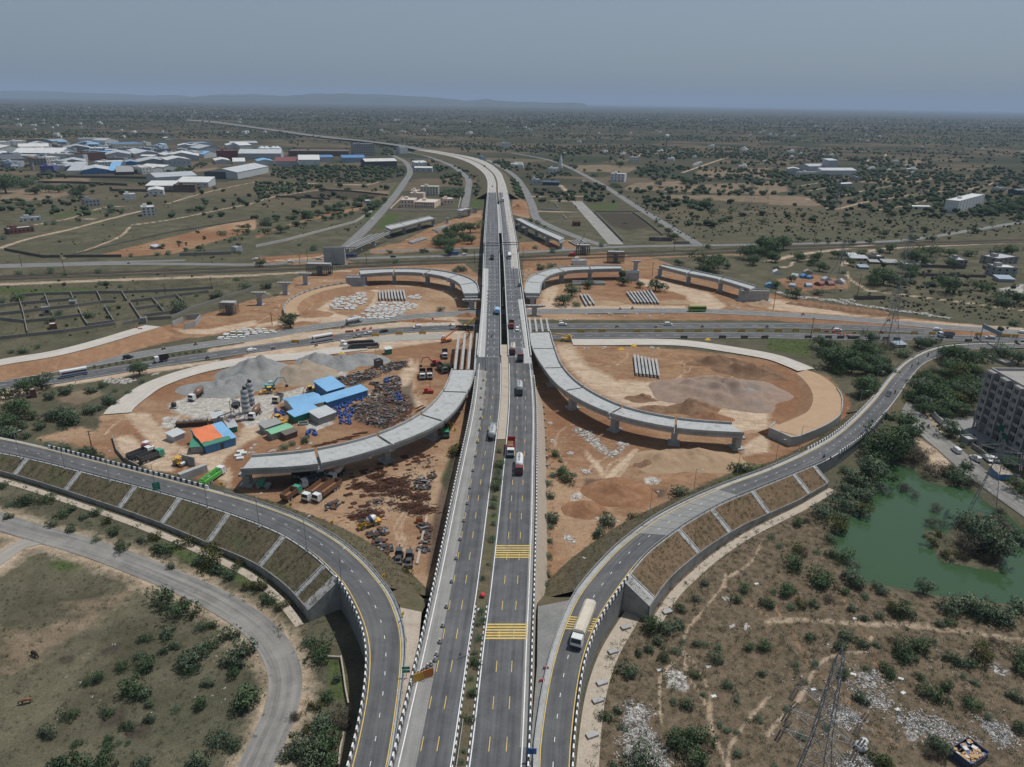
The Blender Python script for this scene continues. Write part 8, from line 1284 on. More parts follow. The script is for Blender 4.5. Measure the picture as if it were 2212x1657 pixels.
for i,(t,x,y,a)in enumerate((('E3',748,375,.3),('E3',735,855,-.3),('E3',1148,895,-.4),('E3',390,985,.2),('E3',1167,1015,.5),('E3',1115,1160,.4),('E2',1270,820,.1),('E2',1695,790,.3),('E2',2110,75,.3),('E2',1740,1045,.2))):mb=MB();mb.box((0,0,.1),(1.1,.7,.08),taper=.8);o=mb.build('white_sheet',M('sheet_white',(.6,.6,.58),.8,.15,1));o.location=P(t,x,y);o.rotation_euler=(0,0,a);tag(o,'pale discarded sheet on the dry right field, %s of ten'%nth(sorted([748+2880,735+2880,1148+2880,390+2880,1167+2880,1115+2880,1270,1695,2110,1740]).index(x+(2880 if t=='E3' else 0)),10),'sheet','discarded sheets')
for i,(x,y)in enumerate(((980,458),(872,668),(775,938),(740,1090),(690,1390),(1340,325))):mb=MB();mb.box((0,0,.35),(2.2,1.2,.5));o=mb.build('drain_block',CONC);o.location=P('E2',x,y);o.rotation_euler=(0,0,.4);tag(o,'small concrete slab over the drain beside the right ramp, %s of six'%nth([690,740,775,872,980,1340].index(x),6),'slab','drain slabs')
for i,y in enumerate((65,120,175,240,325,430,495,570)):mb=MB();mb.box((0,0,.5),(1.9,.9,.25));mb.box((0,.2,.2),(1.5,.5,.5));o=mb.build('stone_bench_block',CONCD);o.location=P('C2',262+i*4,y);tag(o,'small concrete block on the apron beside the highway, %s from the bottom'%nth(7-i,20)if i<7 else 'small concrete block on the apron beside the highway, nearest the camera','block','apron blocks')
# ---------------------------------------------------------------- vegetation
FG=foliage('leaf_green',(.085,.14,.075),(.18,.26,.135));FY=foliage('leaf_olive',(.09,.105,.04),(.19,.2,.08));FD=foliage('leaf_dry',(.09,.08,.064),(.17,.15,.12));FS=foliage('leaf_grey_green',(.12,.17,.11),(.23,.3,.195))
BARK=M('bark',(.1,.075,.055),.95,.3,1.5)
def crown(seed,n,k,size,flat=.8,lift=0.0,bare=False):
 """unit crown: leaf faces in clumps spread through a lumpy volume, z from 0"""
 rg=np.random.default_rng(seed);mb=MB();lob=[(rg.normal(0,.34,3),rg.uniform(.42,.72))for _ in range(6)]
 V_=[];F_=[]
 for i in range(n):
  c,rr=lob[rg.integers(len(lob))];d=rg.normal(0,1,3);d/=np.linalg.norm(d)+1e-9;p=c+d*rr*(rg.uniform(.35,1)**.5);p[2]*=flat
  if p[2]<-flat*.62:p[2]=-flat*.6*rg.uniform(.3,1)
  p=p*np.array([1,1,.95])+np.array([0,0,flat*.62+lift])
  for j in range(k):
   q=p+rg.normal(0,size*.85,3);u=rg.normal(0,1,3);u/=np.linalg.norm(u);w_=np.cross(u,rg.normal(0,1,3));w_/=np.linalg.norm(w_)+1e-9;s=size*rg.uniform(.5,1.15);a=.55 if not bare else .16
   b=len(V_);V_+=[q-u*s,q+w_*s*a,q+u*s,q-w_*s*a];F_.append((b,b+1,b+2,b+3))
 me=bpy.data.meshes.new('crown');me.from_pydata([tuple(x)for x in V_],[],F_);me.polygons.foreach_set('use_smooth',[True]*len(F_));A_=np.array(V_);N_=(A_-np.array([0,0,flat*.3+lift]))*np.array([1,1,1.3])+rg.normal(0,.25,A_.shape);N_/=np.linalg.norm(N_,axis=1)[:,None];me.normals_split_custom_set_from_vertices([tuple(q)for q in N_]);return me
def trunk(seed,h):
 random.seed(seed);mb=MB();mb.tube((0,0,-.1),(.04,.02,h*.55),.075,.05,7)
 for i in range(5):a=2*PI*i/5+random.random();mb.tube((.04,.02,h*.5),(.42*math.cos(a),.42*math.sin(a),h*.95+random.random()*.25),.04,.015,5)
 return mb.mesh('trunk',BARK)
def withmat(me,m):me.materials.append(m);return me
CR={}
for kd,m_,args in(('g',FG,(210,8,.07,.85)),('y',FY,(210,8,.07,.85)),('s',FS,(180,8,.075,.75)),('d',FD,(150,8,.1,.7)),('t',FG,(300,8,.06,.68)),('u',FS,(300,8,.062,.66))):
 CR[kd]=[withmat(crown(hash_*13+ord(kd),*args,lift=.34 if kd in 'tu' else 0,bare=kd=='d'),m_)for hash_ in range(5)]
TRK=[trunk(i,.62)for i in range(3)]
DESC={'g':'dark green bush','y':'yellowish green bush','s':'grey green bush','d':'leafless brown bush','t':'round crowned green tree','u':'grey green thorn tree'}
def plants(where,grp,t,txt,z=0.0,kind='g'):
 L=[]
 for e in txt.split():
  k=kind
  if e[-1].isalpha():k=e[-1];e=e[:-1]
  x,y,r=map(float,e.split(','));L.append((x,y,r,k))
 L.sort();cnt={}
 for e in L:cnt[e[3]]=cnt.get(e[3],0)+1
 seen={};big={k:max((e for e in L if e[3]==k),key=lambda e:e[2])for k in cnt}
 for i,(x,y,r,k)in enumerate(L):
  j=seen.get(k,0);seen[k]=j+1;yb=y+r*(.62 if k not in 'tu' else .95);p=P(t,x,yb,z);R_=r*tpx(t)*mpp(p);rn=random.random
  lab='%s %s, %s'%(DESC[k],where,'the only one' if cnt[k]==1 else nth(j,cnt[k])if j in(0,cnt[k]-1)else nth(j,cnt[k])+' from the left')
  if k in 'tu':
   o=thing('tree',lab,'tree',p,rn()*6.28,grp);o.scale=(R_*1.36,R_*1.36,R_*(1.1+.2*rn()))
   for nm,me in(('trunk',random.choice(TRK)),('crown',random.choice(CR[k]))):c=bpy.data.objects.new(nm,me);C.objects.link(c);c.parent=o
  else:BUSH.append((R_/mpp(p),random.choice(CR[k]),p,R_,lab,grp))
BUSH=[]
plants('beside the gravel bend','bushes on the left field','E0','1400,165,100 1540,280,110 1420,490,75s 1260,520,50 1530,590,50s 1440,640,50s 1780,590,80 1640,700,110s 1600,760,80s 1660,820,50 1990,490,70s 2130,590,100s 2010,720,90s 2030,820,60 1280,770,85 1190,690,40s 1050,765,55 860,870,55 740,910,40 1120,950,100 1220,1020,70s 1790,920,50s 1740,1090,65 2120,1050,120 1290,1100,40s 1530,1140,35')
plants('at the near end of the dry left field','bushes at the near left','E0','600,1200,60 410,1340,70s 920,1180,50 1110,1280,50 1310,1220,50s 640,1580,130 900,1600,90 930,1480,45 1030,1430,30 1110,1440,30s 650,1450,40 1230,1600,70s 1900,1380,90s 2020,1450,70s 1740,1580,100s 940,1400,40 1840,420,40 1760,430,50s 480,1640,80s 2100,1150,40s')
plants('between the gravel bend and the culvert pit','bushes by the culvert pit','E1','40,80,60y 90,190,70 210,250,50y 530,640,100 480,560,60s 600,1030,60 560,1260,100s 380,1450,110s 600,1450,120 700,1200,110d 480,1560,120s 640,1600,80 330,1190,60d 420,1330,40y 250,1560,60s 700,890,45s 760,1290,50d 520,1130,50y')
plants('between gravel lane and left drain','bushes along the left drain','C0','250,850,65 400,850,60 540,960,60 80,890,35 1420,1260,80 1340,1170,50y 1590,1220,60y 1070,1250,55 1000,1130,50 1840,1330,110y 1730,1390,60s 1860,1460,70s 2000,1500,55s 1470,1420,40s 2150,1590,50y 850,960,45 620,930,40s 720,1000,40s 930,1040,45y 30,740,40 90,990,40s 450,1060,45s 620,1100,45s 840,1190,35 1230,1200,40s 2050,1420,45y')
plants('at the left edge below the highway','trees at the left edge','B0','240,1255,85t 365,1210,80u 55,1310,65t 180,1445,110t 70,1560,80t 280,1500,50t 600,1530,60t 1210,1100,70t 930,1370,70s 780,1460,60s 850,1440,40s 640,1510,100s 480,1500,80s 560,1500,80s 770,1290,50s 890,1250,40 580,1290,60s 440,1340,50s 1120,1300,30s 1230,1210,24 1000,1290,25s 60,1640,60s 350,1590,50s 210,1590,50s')
plants('above the left ramp near the chevron barrier','bushes above the left ramp','C0','760,430,75u 690,430,40s 860,480,40s 560,410,50s 100,290,80s 30,300,60s 230,300,40s 420,390,35')
plants('in the walled plots at the left','bushes in the left plots','B0','1550,570,70s 1870,470,50s 770,640,45s 440,690,45s 140,490,50 860,265,30s 440,265,32 560,290,25 890,365,30 1050,390,25s 2130,400,45s 2050,330,28 1430,610,25s 1700,470,25 940,590,25 510,630,35s 330,920,28s 200,950,40s 1390,560,30s 280,285,30d 170,280,28s 25,520,30s 640,490,20s 100,960,25s')
plants('along the edge of the orange field','trees by the orange field','A0','1730,1445,28t 1410,1430,24t 1360,1500,24s 1450,1490,28s 1540,1395,22t 1600,1460,20t 1765,1355,14t 1985,1385,18t 1925,1315,35 2090,1265,22t 2145,1260,28t 2050,1300,22t 2140,1305,30t 2030,1370,16t 2090,1365,15t 1130,1510,22s 2040,1480,20 2070,1490,18')
i_=0
for k in range(27):pass
plants('in the lower highway median','median shrubs of the lower highway','B0',' '.join('%d,%d,%d'%(150+k*61+random.randint(-8,8),1205-k*9.9+random.randint(-5,5),random.randint(11,16))for k in range(27)),.1)
plants('in the highway median ahead','far median shrubs','C1','2100,435,25 2110,560,45 2085,610,35 2080,740,50 2060,840,30 2050,905,35 2050,1060,25 2035,1180,35 1960,1530,20 2005,1410,15 2090,660,30 2055,980,20',8)
plants('in the near highway median','near median shrubs','E1','1940,290,35 1955,370,35 1915,410,25 1925,525,33 1880,730,50 1870,1010,40 1840,1240,40 1955,20,20 1800,1500,25s 1890,660,25s 1860,880,25s 1780,1600,25s',8)
plants('in and around the left yard','bushes in the left yard','C1','1280,1480,55y 1700,430,60y 430,340,45s 250,400,35s 320,370,30s');plants('beside the girders left of the viaduct','tree by the girders','S','1725,665,75u')
plants('on the red soil right of the highway','bushes right of the highway','C2','365,455,40 450,650,70 450,600,50s 1440,775,75s 825,1020,75s 745,1130,60s 1990,565,80 340,990,70s 330,820,40s 1040,1000,45y 340,1090,30s 360,640,35s 330,1200,30s 250,1600,60s 310,710,35s 320,1340,35s 420,520,22s 540,640,25s 1900,560,30s 310,1500,28s')
plants('on the dry right field near the ramp','bushes on the right field near the ramp','E2','250,140,60s 1210,410,90 1330,430,80s 1450,280,45 1440,410,50s 1240,560,55s 1300,690,50 1420,640,40 1000,800,80s 1570,850,45 1510,1100,60 810,1190,55 900,1150,40s 1390,1400,105 1580,1350,120 1570,1550,110 1110,1590,130s 960,1300,35 1870,940,45s 1770,610,35 2040,620,45 1950,200,45 2180,230,50 2000,110,50 2170,600,60 1940,1530,40s 1770,710,60s 880,1640,50s 1680,590,30s 1590,580,40s 1470,560,30 1400,1090,35s 1650,1010,30s 1940,1060,30s 2170,850,40s 1180,620,45s 1090,660,40s 1660,60,40s 1590,190,40s 2140,1230,30y 1860,1330,30s 1800,1290,30s 1940,1340,28')
plants('between ramp drain and pond','bushes between drain and pond','C3','250,1050,50 320,1030,45d 200,1380,80 450,1520,90 160,1610,55 640,1330,70 720,1400,60d 700,1500,80s 560,1310,50 250,1270,50y 310,1320,45d 780,1560,60s 100,1250,30s 30,1170,30s 950,1590,50s 420,1300,30s')
plants('in the rubbish field','bushes in the rubbish field','E3','150,130,65 450,60,80 20,250,45 370,230,45 280,240,40y 200,270,35s 40,130,30 660,140,40 510,190,50d 1180,280,90 1090,290,55y 850,180,35s 950,340,40s 840,370,40s 720,280,40s 660,500,65s 810,570,60s 610,600,60s 350,530,45 1130,620,90 1190,700,70 1080,560,50d 1300,590,80 1420,560,30 1040,800,60 1060,870,40 640,840,55 1330,880,40 400,750,35 230,760,35 1570,690,60s 1700,740,75s 1850,670,90y 2170,670,90 2190,800,80 1410,1010,90 1540,960,55 800,1050,60s 1730,1100,70 2130,1030,60s 1430,1420,85u 950,1580,80 1900,1220,35 1680,860,30 1790,920,35s 160,1140,35 330,920,30s 850,790,30 930,590,35s 2170,1300,60 1000,1620,70y 1390,1530,60d 1960,560,45d 1700,1050,45d 300,1370,35y 60,1640,30s 500,1300,30y')
plants('on the near bank of the pond','bushes on the near pond bank','E3','1560,260,95s 1680,230,110s 1780,260,100s 1950,320,115s 2060,360,110s 2180,250,90s 760,60,55u 970,130,40u 1340,90,70u 1900,170,30d 1550,400,50 1480,410,40s')
plants('at the pond','trees at the pond','C3','940,380,110t 1090,420,90t 870,470,90t 760,640,90s 700,760,80s 820,800,80s 610,1000,60s 1290,520,70d 1340,470,80d 1560,620,70s 1700,560,60s 680,600,50s 540,1180,50s 1960,1000,50s 2060,1060,60s 1020,300,170t 1130,150,110t 1210,270,90t 880,560,130u 830,720,100s 740,800,70s 660,890,105s 820,940,75y 480,950,90s 590,1070,85y 1200,440,115d 1420,570,110d 1640,640,105s 1790,700,50d 1160,740,60d 1010,770,50d 1440,920,50d 1400,1030,55d 1280,810,40d 1500,1060,40d 840,640,50y 2000,940,50d 2110,1120,65s 2190,1180,75s 950,480,60d 600,810,50d',-.1)
plants('on the island in the pond','island trees','C3','1790,1180,90u 1900,1190,80u 1760,1290,60d 1960,1160,60u 1830,1130,190d 1700,1240,130d 1930,1230,130u 1730,1030,110s 1840,1080,150u 1400,1210,50y 1550,1330,50y 1650,1320,70d 1460,1140,40y 1870,1330,80d')
plants('in the apartment courtyard','courtyard trees','C3','1580,230,85t 1900,400,55t 2060,540,85t 2180,720,85t 1680,390,28')
plants('in the wood beside the apartment','wood beside the apartment','B3','1560,960,80t 1400,1180,80t 1350,1370,90u 1600,1260,90t 1740,1100,80t 1520,1400,80u 1700,1310,90u 1290,1180,60u 1460,1300,80t 1860,950,45t 1720,980,110t 1620,990,100t 1560,1070,90t 1480,1120,70t 1660,1160,90y 1300,1240,90u 1400,1300,110t 1500,1320,100t 1660,1370,95y 1560,1420,90t 1780,1290,90t 1830,1150,70d 1250,1320,70t 1450,1230,80t 2000,960,70u 2150,1000,80u 1380,1110,45d 1720,1230,80t 1850,1260,60u 1350,1420,80t 1480,1480,70t 1640,1490,60d')
plants('inside the right ramp bend','trees inside the right ramp bend','B3','620,950,80t 800,1030,80t 840,1100,70t 620,1080,70t 950,1020,70u 1000,1060,60t 520,960,60t 860,1200,60t 495,880,75t 560,1010,110t 690,990,90t 720,1070,80t 870,820,60u 880,950,100t 900,1050,80t 960,1100,80s 1040,1110,60s 1030,900,60d 1290,865,65u 1400,870,50u 1160,970,60s 840,1250,95t 810,1300,70t 380,910,30d 760,930,60u 1000,1150,40s 460,960,40s 930,1230,40s 790,870,40s')
plants('around the village and camp on the right','trees around the village','B3','240,450,55t 200,330,35t 65,380,40t 430,130,50t 440,220,50t 600,110,50t 700,180,40t 650,270,30s 990,300,90t 920,340,60t 1270,280,45s 1550,370,85t 1530,330,60s 1840,390,55t 2010,490,55s 2140,470,80t 2030,530,60s 1690,435,18 1400,370,50s 1230,300,50t 1210,240,60t 1280,140,80t 1050,70,45t 960,95,35t 1400,90,60t 1560,95,50t 1560,190,45t 1740,110,50s 1990,90,60s 2100,80,60t 60,240,25t 60,150,45t 250,130,50t 2110,710,40s 1510,640,20 1900,575,25s 430,450,40s 820,110,40t 1100,330,60s 380,180,40t 1350,180,50t 1180,360,45s 2100,310,30s')
plants('around the rear right loop','trees at the rear right loop','B2','655,375,48t 515,420,65t 440,500,65u 955,345,50t 950,290,50t 1240,375,65t 1105,380,35t 1430,185,32t 1700,180,95t 1660,230,60t 1790,150,35t 2050,100,75t 2130,90,50t 2080,160,55t 1860,220,30u 900,85,25 350,90,30 2190,30,90t 340,225,40s 240,230,40 1690,50,30s 200,60,24s 770,45,24 560,550,35s')
plants('around the rear left loop and the railway','trees at the rear left loop','B1','300,690,72t 1595,595,32s 1160,95,22u 1430,88,24u 1660,85,50t 1660,30,50t 1810,85,24u 1780,240,45s 500,70,30 35,190,40t 90,390,50s 1210,180,30s 640,275,20s 1720,260,30s 1480,90,22s 610,55,14s 375,40,16s')
plants('in the clump left of the far viaduct','clump left of the far viaduct','A1','1720,1290,60t 1780,1270,60t 1850,1260,60t 1680,1340,50t 1600,1360,60t 1590,1400,50t 1790,1340,50t 1860,1370,45t 1560,1390,40s 1680,1400,45t 1740,1380,40s 1650,1300,40t')
plants('in the orange orchard rows','orchard rows','A1','545,1135,35t 620,1110,40t 680,1090,35t 720,1080,35t 430,1150,45t 330,1180,25t 280,1190,22t 180,1200,25t 90,1225,50s 110,1205,30t 215,1280,45t 280,1265,22t 340,1240,25t 365,1240,25t 430,1235,22t 470,1185,28t 600,1190,25t 660,1185,22t 715,1175,22t 770,1165,20t 830,1140,22t 850,1075,28t 940,1120,30t 1040,1060,40t 910,1030,40t 760,1020,30t 1110,1030,30t 800,940,22t 100,1300,30t 500,1445,32s 380,1415,15s 600,1430,12s 960,1010,35t 1020,1080,35t')
plants('on the fields at the far left','trees on the far left fields','A0','300,945,45t 505,935,40t 425,930,40t 700,945,50t 660,970,40t 55,890,90t 50,1040,25t 100,1035,22t 155,1035,22t 205,1065,35t 330,1075,22t 310,1028,15t 420,1010,15t 280,1130,18t 960,1130,30s 1060,1120,20s 1630,1120,25t 1690,1120,20t 1750,1105,25t 1500,1140,20s 690,1205,20t 480,1225,30s 400,1235,25s 200,900,45s 250,870,50s 150,860,50s 350,905,35s 800,960,20t 30,1355,30s 420,800,30s 1850,930,18t')
plants('on the fields right of the plot road','trees on the right fields','A2','630,700,17t 545,750,18t 520,690,15t 930,720,32t 750,775,17t 710,815,30 625,775,16t 1275,890,30t 1185,935,25t 1370,930,22t 1285,925,15t 1080,940,20t 1020,935,18t 1550,880,30t 1490,870,30t 1475,855,40t 1620,865,16t 440,640,30t 400,690,30t 1110,815,22t 1215,840,22t 1420,960,20t 1490,960,18t 1580,960,18t 1690,960,18t 1760,905,15t 1875,900,18t 1980,915,28t 1940,830,28t 2005,835,18t 2150,880,26t 2100,930,16t 2180,965,16t 1780,830,18t 940,970,22t 900,910,30 860,900,24 1390,1340,40t 1350,1300,30t 1285,1250,26s 1240,1220,16t 980,1230,14 1550,1215,22t 1590,1240,20t 1660,1070,40t 1560,1060,36t 1740,1130,36s 1790,1210,24t 1830,1200,24t 1880,1190,26t 1990,1230,20s 220,1230,26 280,1265,18s 2150,1215,26t 1900,1120,26s 1600,1180,24t 1700,1035,30t 2030,1110,22s')
plants('on the right plain','trees on the right plain','A3','875,1100,26t 1065,1155,28t 685,1230,28t 395,1180,22t 265,1110,20s 1230,1360,34t 1415,1365,34t 1005,1320,34t 1100,1330,28t 920,1285,26t 1350,1290,30t 1630,1290,20s 1780,1290,34t 1520,1300,20t 780,1250,22s 1240,1210,18s 1300,1060,.01 1450,1070,36t 1540,1075,30t 1900,1130,40t 1820,1120,36t 2000,1110,40t 2100,1090,44t 2180,1060,44t 1750,1130,30t 2160,1180,44t 690,935,24t 850,905,14t 920,905,14t 1020,900,18t 1150,890,18t 890,1020,22t 940,1020,16t 1040,960,22t 980,970,26t 180,890,26t 220,930,24t 300,940,16t 100,430,10 60,1440,80t 130,1400,70t 30,1520,50t 260,1370,30t 420,1385,22t 520,1395,18t 730,1390,30t 870,1390,24t')
BUSH.sort(key=lambda e:-e[0]);SB=[[],[],0]
for i,(_,me,p,R_,lab,grp)in enumerate(BUSH):
 an,zs=random.random()*6.28,R_*(1.0+.25*random.random())
 if i<296:
  o=bpy.data.objects.new('bush',me);C.objects.link(o);o.location=p;o.rotation_euler=(0,0,an);o.scale=(R_*1.3,R_*1.3,zs);tag(o,lab,'bush',grp)
 else:
  v=np.zeros(len(me.vertices)*3);me.vertices.foreach_get('co',v);v=v.reshape(-1,3)*np.array([R_*1.3,R_*1.3,zs])+np.array(p);SB[0].append(v)
v=np.concatenate(SB[0]);me=bpy.data.meshes.new('small_bushes');me.from_pydata(v.tolist(),[],np.arange(len(v)).reshape(-1,4).tolist());me.materials.append(FS);o=bpy.data.objects.new('small_bushes',me);C.objects.link(o);struct(o,'stuff')
# --- countless far trees and scrub: one object each, every tree a cluster of jittered clumps
ICO=np.array([(-1,1.618,0),(1,1.618,0),(-1,-1.618,0),(1,-1.618,0),(0,-1,1.618),(0,1,1.618),(0,-1,-1.618),(0,1,-1.618),(1.618,0,-1),(1.618,0,1),(-1.618,0,-1),(-1.618,0,1)])/1.9
ICF=np.array([(0,11,5),(0,5,1),(0,1,7),(0,7,10),(0,10,11),(1,5,9),(5,11,4),(11,10,2),(10,7,6),(7,1,8),(3,9,4),(3,4,2),(3,2,6),(3,6,8),(3,8,9),(4,9,5),(2,4,11),(6,2,10),(8,6,7),(9,8,1)])
def clumps(name,pts,mat,per):
 """pts: x, y, radius"""
 cs=[]
 for x,y,r in pts:
  n=per if y<1800 else 2 if y<4000 else 1
  for j in range(n):a=RNG.uniform(0,6.28);d=r*(.55 if n>1 else 0)*RNG.uniform(.3,1);cs.append((x+d*math.cos(a),y+d*math.sin(a),r*RNG.uniform(.5,1.0),r*RNG.uniform(.5,.8)if n>1 else r))
 cs=np.array(cs);n=len(cs);v=ICO[None]*cs[:,3,None,None]*RNG.uniform(.7,1.3,(n,12,1));v[:,:,2]*=.8;v[:,:,0]+=cs[:,0,None];v[:,:,1]+=cs[:,1,None];v[:,:,2]+=cs[:,2,None]*.9
 f=(ICF[None]+np.arange(n)[:,None,None]*12).reshape(-1,3).astype(np.int32);me=bpy.data.meshes.new(name);me.vertices.add(n*12);me.vertices.foreach_set('co',v.astype(np.float32).ravel());me.loops.add(f.size);me.loops.foreach_set('vertex_index',f.ravel());me.polygons.add(len(f));me.polygons.foreach_set('loop_start',np.arange(0,f.size,3,dtype=np.int32));me.update(calc_edges=True);me.materials.append(mat)
 o=bpy.data.objects.new(name,me);C.objects.link(o);struct(o,'stuff');return o
NOG=[PL('D',q)for q in([(-20,300),(620,300),(640,384),(-20,382)],[(900,320),(990,318),(1125,420),(1140,480),(1035,480),(1035,400)],[(870,400),(1040,400),(1030,470),(780,540),(740,540)],[(1115,440),(1320,435),(1510,528),(1240,530)],[(640,340),(870,340),(880,362),(640,362)])]
NOG+=[PL(t,q)for t,q in(('A2',[(960,940),(1060,890),(1450,870),(1500,900),(1350,950)]),('A2',[(1300,990),(2209,1000),(2209,1060),(1330,1020)]),('A3',[(0,990),(330,1010),(480,1090),(0,1075)]),('A2',[(500,740),(800,730),(1090,760),(1000,800)]),('A3',[(150,760),(770,690),(770,830),(160,830)]),('A0',[(0,1290),(900,1190),(900,1240),(0,1460)]))]
RDL=[crom(PL('D',q),4)for q in([(733,548),(803,481),(853,423),(886,370),(853,338)],[(1004,448),(1012,392),(974,357),(908,334)],[(1054,346),(1106,376),(1131,406),(1159,471),(1256,516)],[(1507,528),(1369,443),(1281,388),(1106,330)],[(1000,345),(915,326),(778,305),(553,277),(463,265)],[(-50,577),(553,573),(1028,551),(1356,533),(1884,523),(2110,496),(2250,470)])]
def keep(x,y):
 ok=np.ones(x.shape,bool)
 for q in NOG:ok&=inpoly(x,y,q)<0
 for q in RDL:ok&=pathdist(x,y,q)>np.maximum(9,y*.012)
 return ok
def nzv(x,y,s,o=0.0):return np.array([noise.noise((a*s,b*s,o))for a,b in zip(x,y)])
def scatter(n,y0,y1,dens,rad,p=1.0):
 u=RNG.uniform(0,1,n);y=(y0**(1-p)+(y1**(1-p)-y0**(1-p))*u)**(1/(1-p))if p!=1 else y0*(y1/y0)**u;x=RNG.uniform(-.88,.88,n)*(y+60);d=dens(x,y);k=(RNG.uniform(0,1,n)<d);x,y=x[k],y[k];k=keep(x,y);x,y=x[k],y[k]
 return[(a,b,c)for a,b,c in zip(x,y,rad(x,y))]
dn=lambda x,y:np.clip(.2+2.4*nzv(x*.5,y*1.3,.0022)+1.2*nzv(x,y,.009,3)+np.clip((y-1600)/2500,0,.5),.03,1)*np.where(y<1200,np.where(x<0,.22,.5),1)
ft=scatter(46000,700,9500,dn,lambda x,y:RNG.uniform(1.8,4.6,len(x))*np.where(y>3500,1.5,1),1.25)
def zone(t,poly,n,r0,r1,out):
 wp=PL(t,poly);xs=[p.x for p in wp];ys=[p.y for p in wp];x=RNG.uniform(min(xs),max(xs),n*3);y=RNG.uniform(min(ys),max(ys),n*3);k=np.where(inpoly(x,y,wp)>0)[0][:n];out+=[(x[i],y[i],RNG.uniform(r0,r1))for i in k]
for t,q,n in(('A1',[(150,760),(640,740),(1270,760),(1280,830),(1000,890),(380,880),(130,830)],420),('A1',[(0,890),(400,900),(600,920),(200,1000),(0,1040)],130),('A1',[(1075,640),(1130,595),(1180,620),(1180,655)],40),('A1',[(1590,690),(1980,860),(1960,1010),(1880,1010),(1880,880),(1700,740)],150),('A1',[(1620,960),(1790,960),(1780,1020),(1600,1010)],40),('A1',[(1600,800),(1790,820),(1780,920),(1590,890)],60),('A2',[(0,830),(60,900),(110,1040),(0,1000)],60),('A2',[(-120,690),(0,780),(-20,800),(-160,720)],40),('A3',[(1000,1070),(1300,1000),(1600,970),(1600,1020),(1250,1080),(1010,1100)],90),('A3',[(1690,1120),(2209,1020),(2209,1150),(1760,1160)],160),('A0',[(150,850),(480,800),(560,830),(300,880),(180,900)],40),('A0',[(0,700),(280,740),(250,800),(0,800)],30),('A0',[(1440,800),(1760,720),(1800,745),(1500,820)],50),('A2',[(80,590),(800,560),(800,620),(90,620)],110),('A2',[(1140,740),(1260,740),(1250,800),(1090,820)],30),('A2',[(1500,620),(2209,640),(2209,670),(1500,650)],120),('K',[(985,560),(1330,560),(1330,640),(1000,640)],40)):zone(t,q,n,1.6,3.8,ft)
clumps('distant_trees',ft,foliage('leaf_far',(.06,.088,.05),(.12,.16,.09),0),4)
sb=scatter(4200,330,900,lambda x,y:np.clip(.25+1.3*nzv(x,y,.008)+.8*nzv(x,y,.03,5),.05,.9)*np.where((np.abs(x-20)<230)&(y<620),.0,1),lambda x,y:RNG.uniform(.35,1.1,len(x))*np.where(RNG.uniform(0,1,len(x))<.12,2.2,1))
zone('A3',[(0,1100),(2209,1200),(2209,1330),(900,1400),(0,1400)],420,.5,1.7,sb);zone('A2',[(960,1000),(1330,1030),(2209,1080),(2209,1300),(1560,1390),(1200,1180)],300,.4,1.5,sb);zone('B3',[(600,440),(2209,560),(2209,730),(1200,640)],150,.4,1.0,sb);zone('B3',[(1250,230),(2209,400),(2209,580),(1000,440)],110,.5,1.8,sb)
clumps('scrub',sb,foliage('leaf_scrub',(.07,.084,.05),(.135,.145,.085),0),4)
def tufts(name,pts,mat,k,size,flat=1.0):
 V_=[];n=0;P_=np.array(pts)
 m=len(P_);P_[:,:2]+=RNG.normal(0,1.1 if name=='litter' else 0,(m,2));c=np.repeat(P_,k,0);q=np.stack([c[:,0],c[:,1],c[:,3]if P_.shape[1]>3 else np.zeros(m*k)],1);s=np.repeat(P_[:,2],k)*size;q[:,:2]+=RNG.normal(0,1,(m*k,2))*P_[:,2].repeat(k)[:,None]*.45;q[:,2]+=np.abs(RNG.normal(0,.5,m*k))*c[:,2]*flat+.04
 u=RNG.normal(0,1,(m*k,3));u[:,2]*=flat;u/=np.linalg.norm(u,axis=1)[:,None];w_=np.cross(u,RNG.normal(0,1,(m*k,3)));w_[:,2]*=flat;w_/=np.linalg.norm(w_,axis=1)[:,None]+1e-9
 v=np.stack([q-u*s[:,None],q+w_*s[:,None]*.6,q+u*s[:,None],q-w_*s[:,None]*.6],1).reshape(-1,3);me=bpy.data.meshes.new(name);me.vertices.add(len(v));me.vertices.foreach_set('co',v.astype(np.float32).ravel());f=np.arange(len(v),dtype=np.int32);me.loops.add(len(v));me.loops.foreach_set('vertex_index',f);me.polygons.add(len(v)//4);me.polygons.foreach_set('loop_start',f[::4].copy());me.update(calc_edges=True);me.materials.append(mat);o=bpy.data.objects.new(name,me);C.objects.link(o);struct(o,'stuff')
def zpts(L):
 out=[]
 for t,q,n,a,b in L:zone(t,q,n,a,b,out)
 return out
tufts('dry_scrub',zpts((('D',[(1260,1657),(1310,1400),(1430,1270),(1620,1130),(1770,1100),(1830,1260),(2212,1340),(2212,1657)],2900,.25,.8),('D',[(0,1260),(90,1190),(330,1260),(540,1370),(590,1440),(560,1600),(500,1657),(0,1657)],900,.2,.6),('D',[(0,1010),(300,1090),(560,1190),(700,1300),(760,1480),(720,1657),(640,1657),(660,1450),(560,1320),(300,1190),(0,1090)],900,.3,.9),('D',[(1165,900),(1200,1000),(1190,1280),(1170,1280)],160,.3,.8))),foliage('leaf_tuft',(.075,.098,.055),(.14,.165,.1),0),18,.2)
tufts('slope_grass',[p for p in zpts((('B0',[(0,400),(2209,320),(2100,420),(1400,660),(1000,760),(0,1000)],1300,.3,.9),('B3',[(0,850),(500,900),(500,1000),(0,950)],160,.3,.8),('B1',[(0,210),(1900,120),(1900,180),(0,260)],260,.4,1.1),('B2',[(60,190),(600,190),(400,250),(60,280)],90,.4,1.1)))],FY,12,.22)
sp=[]
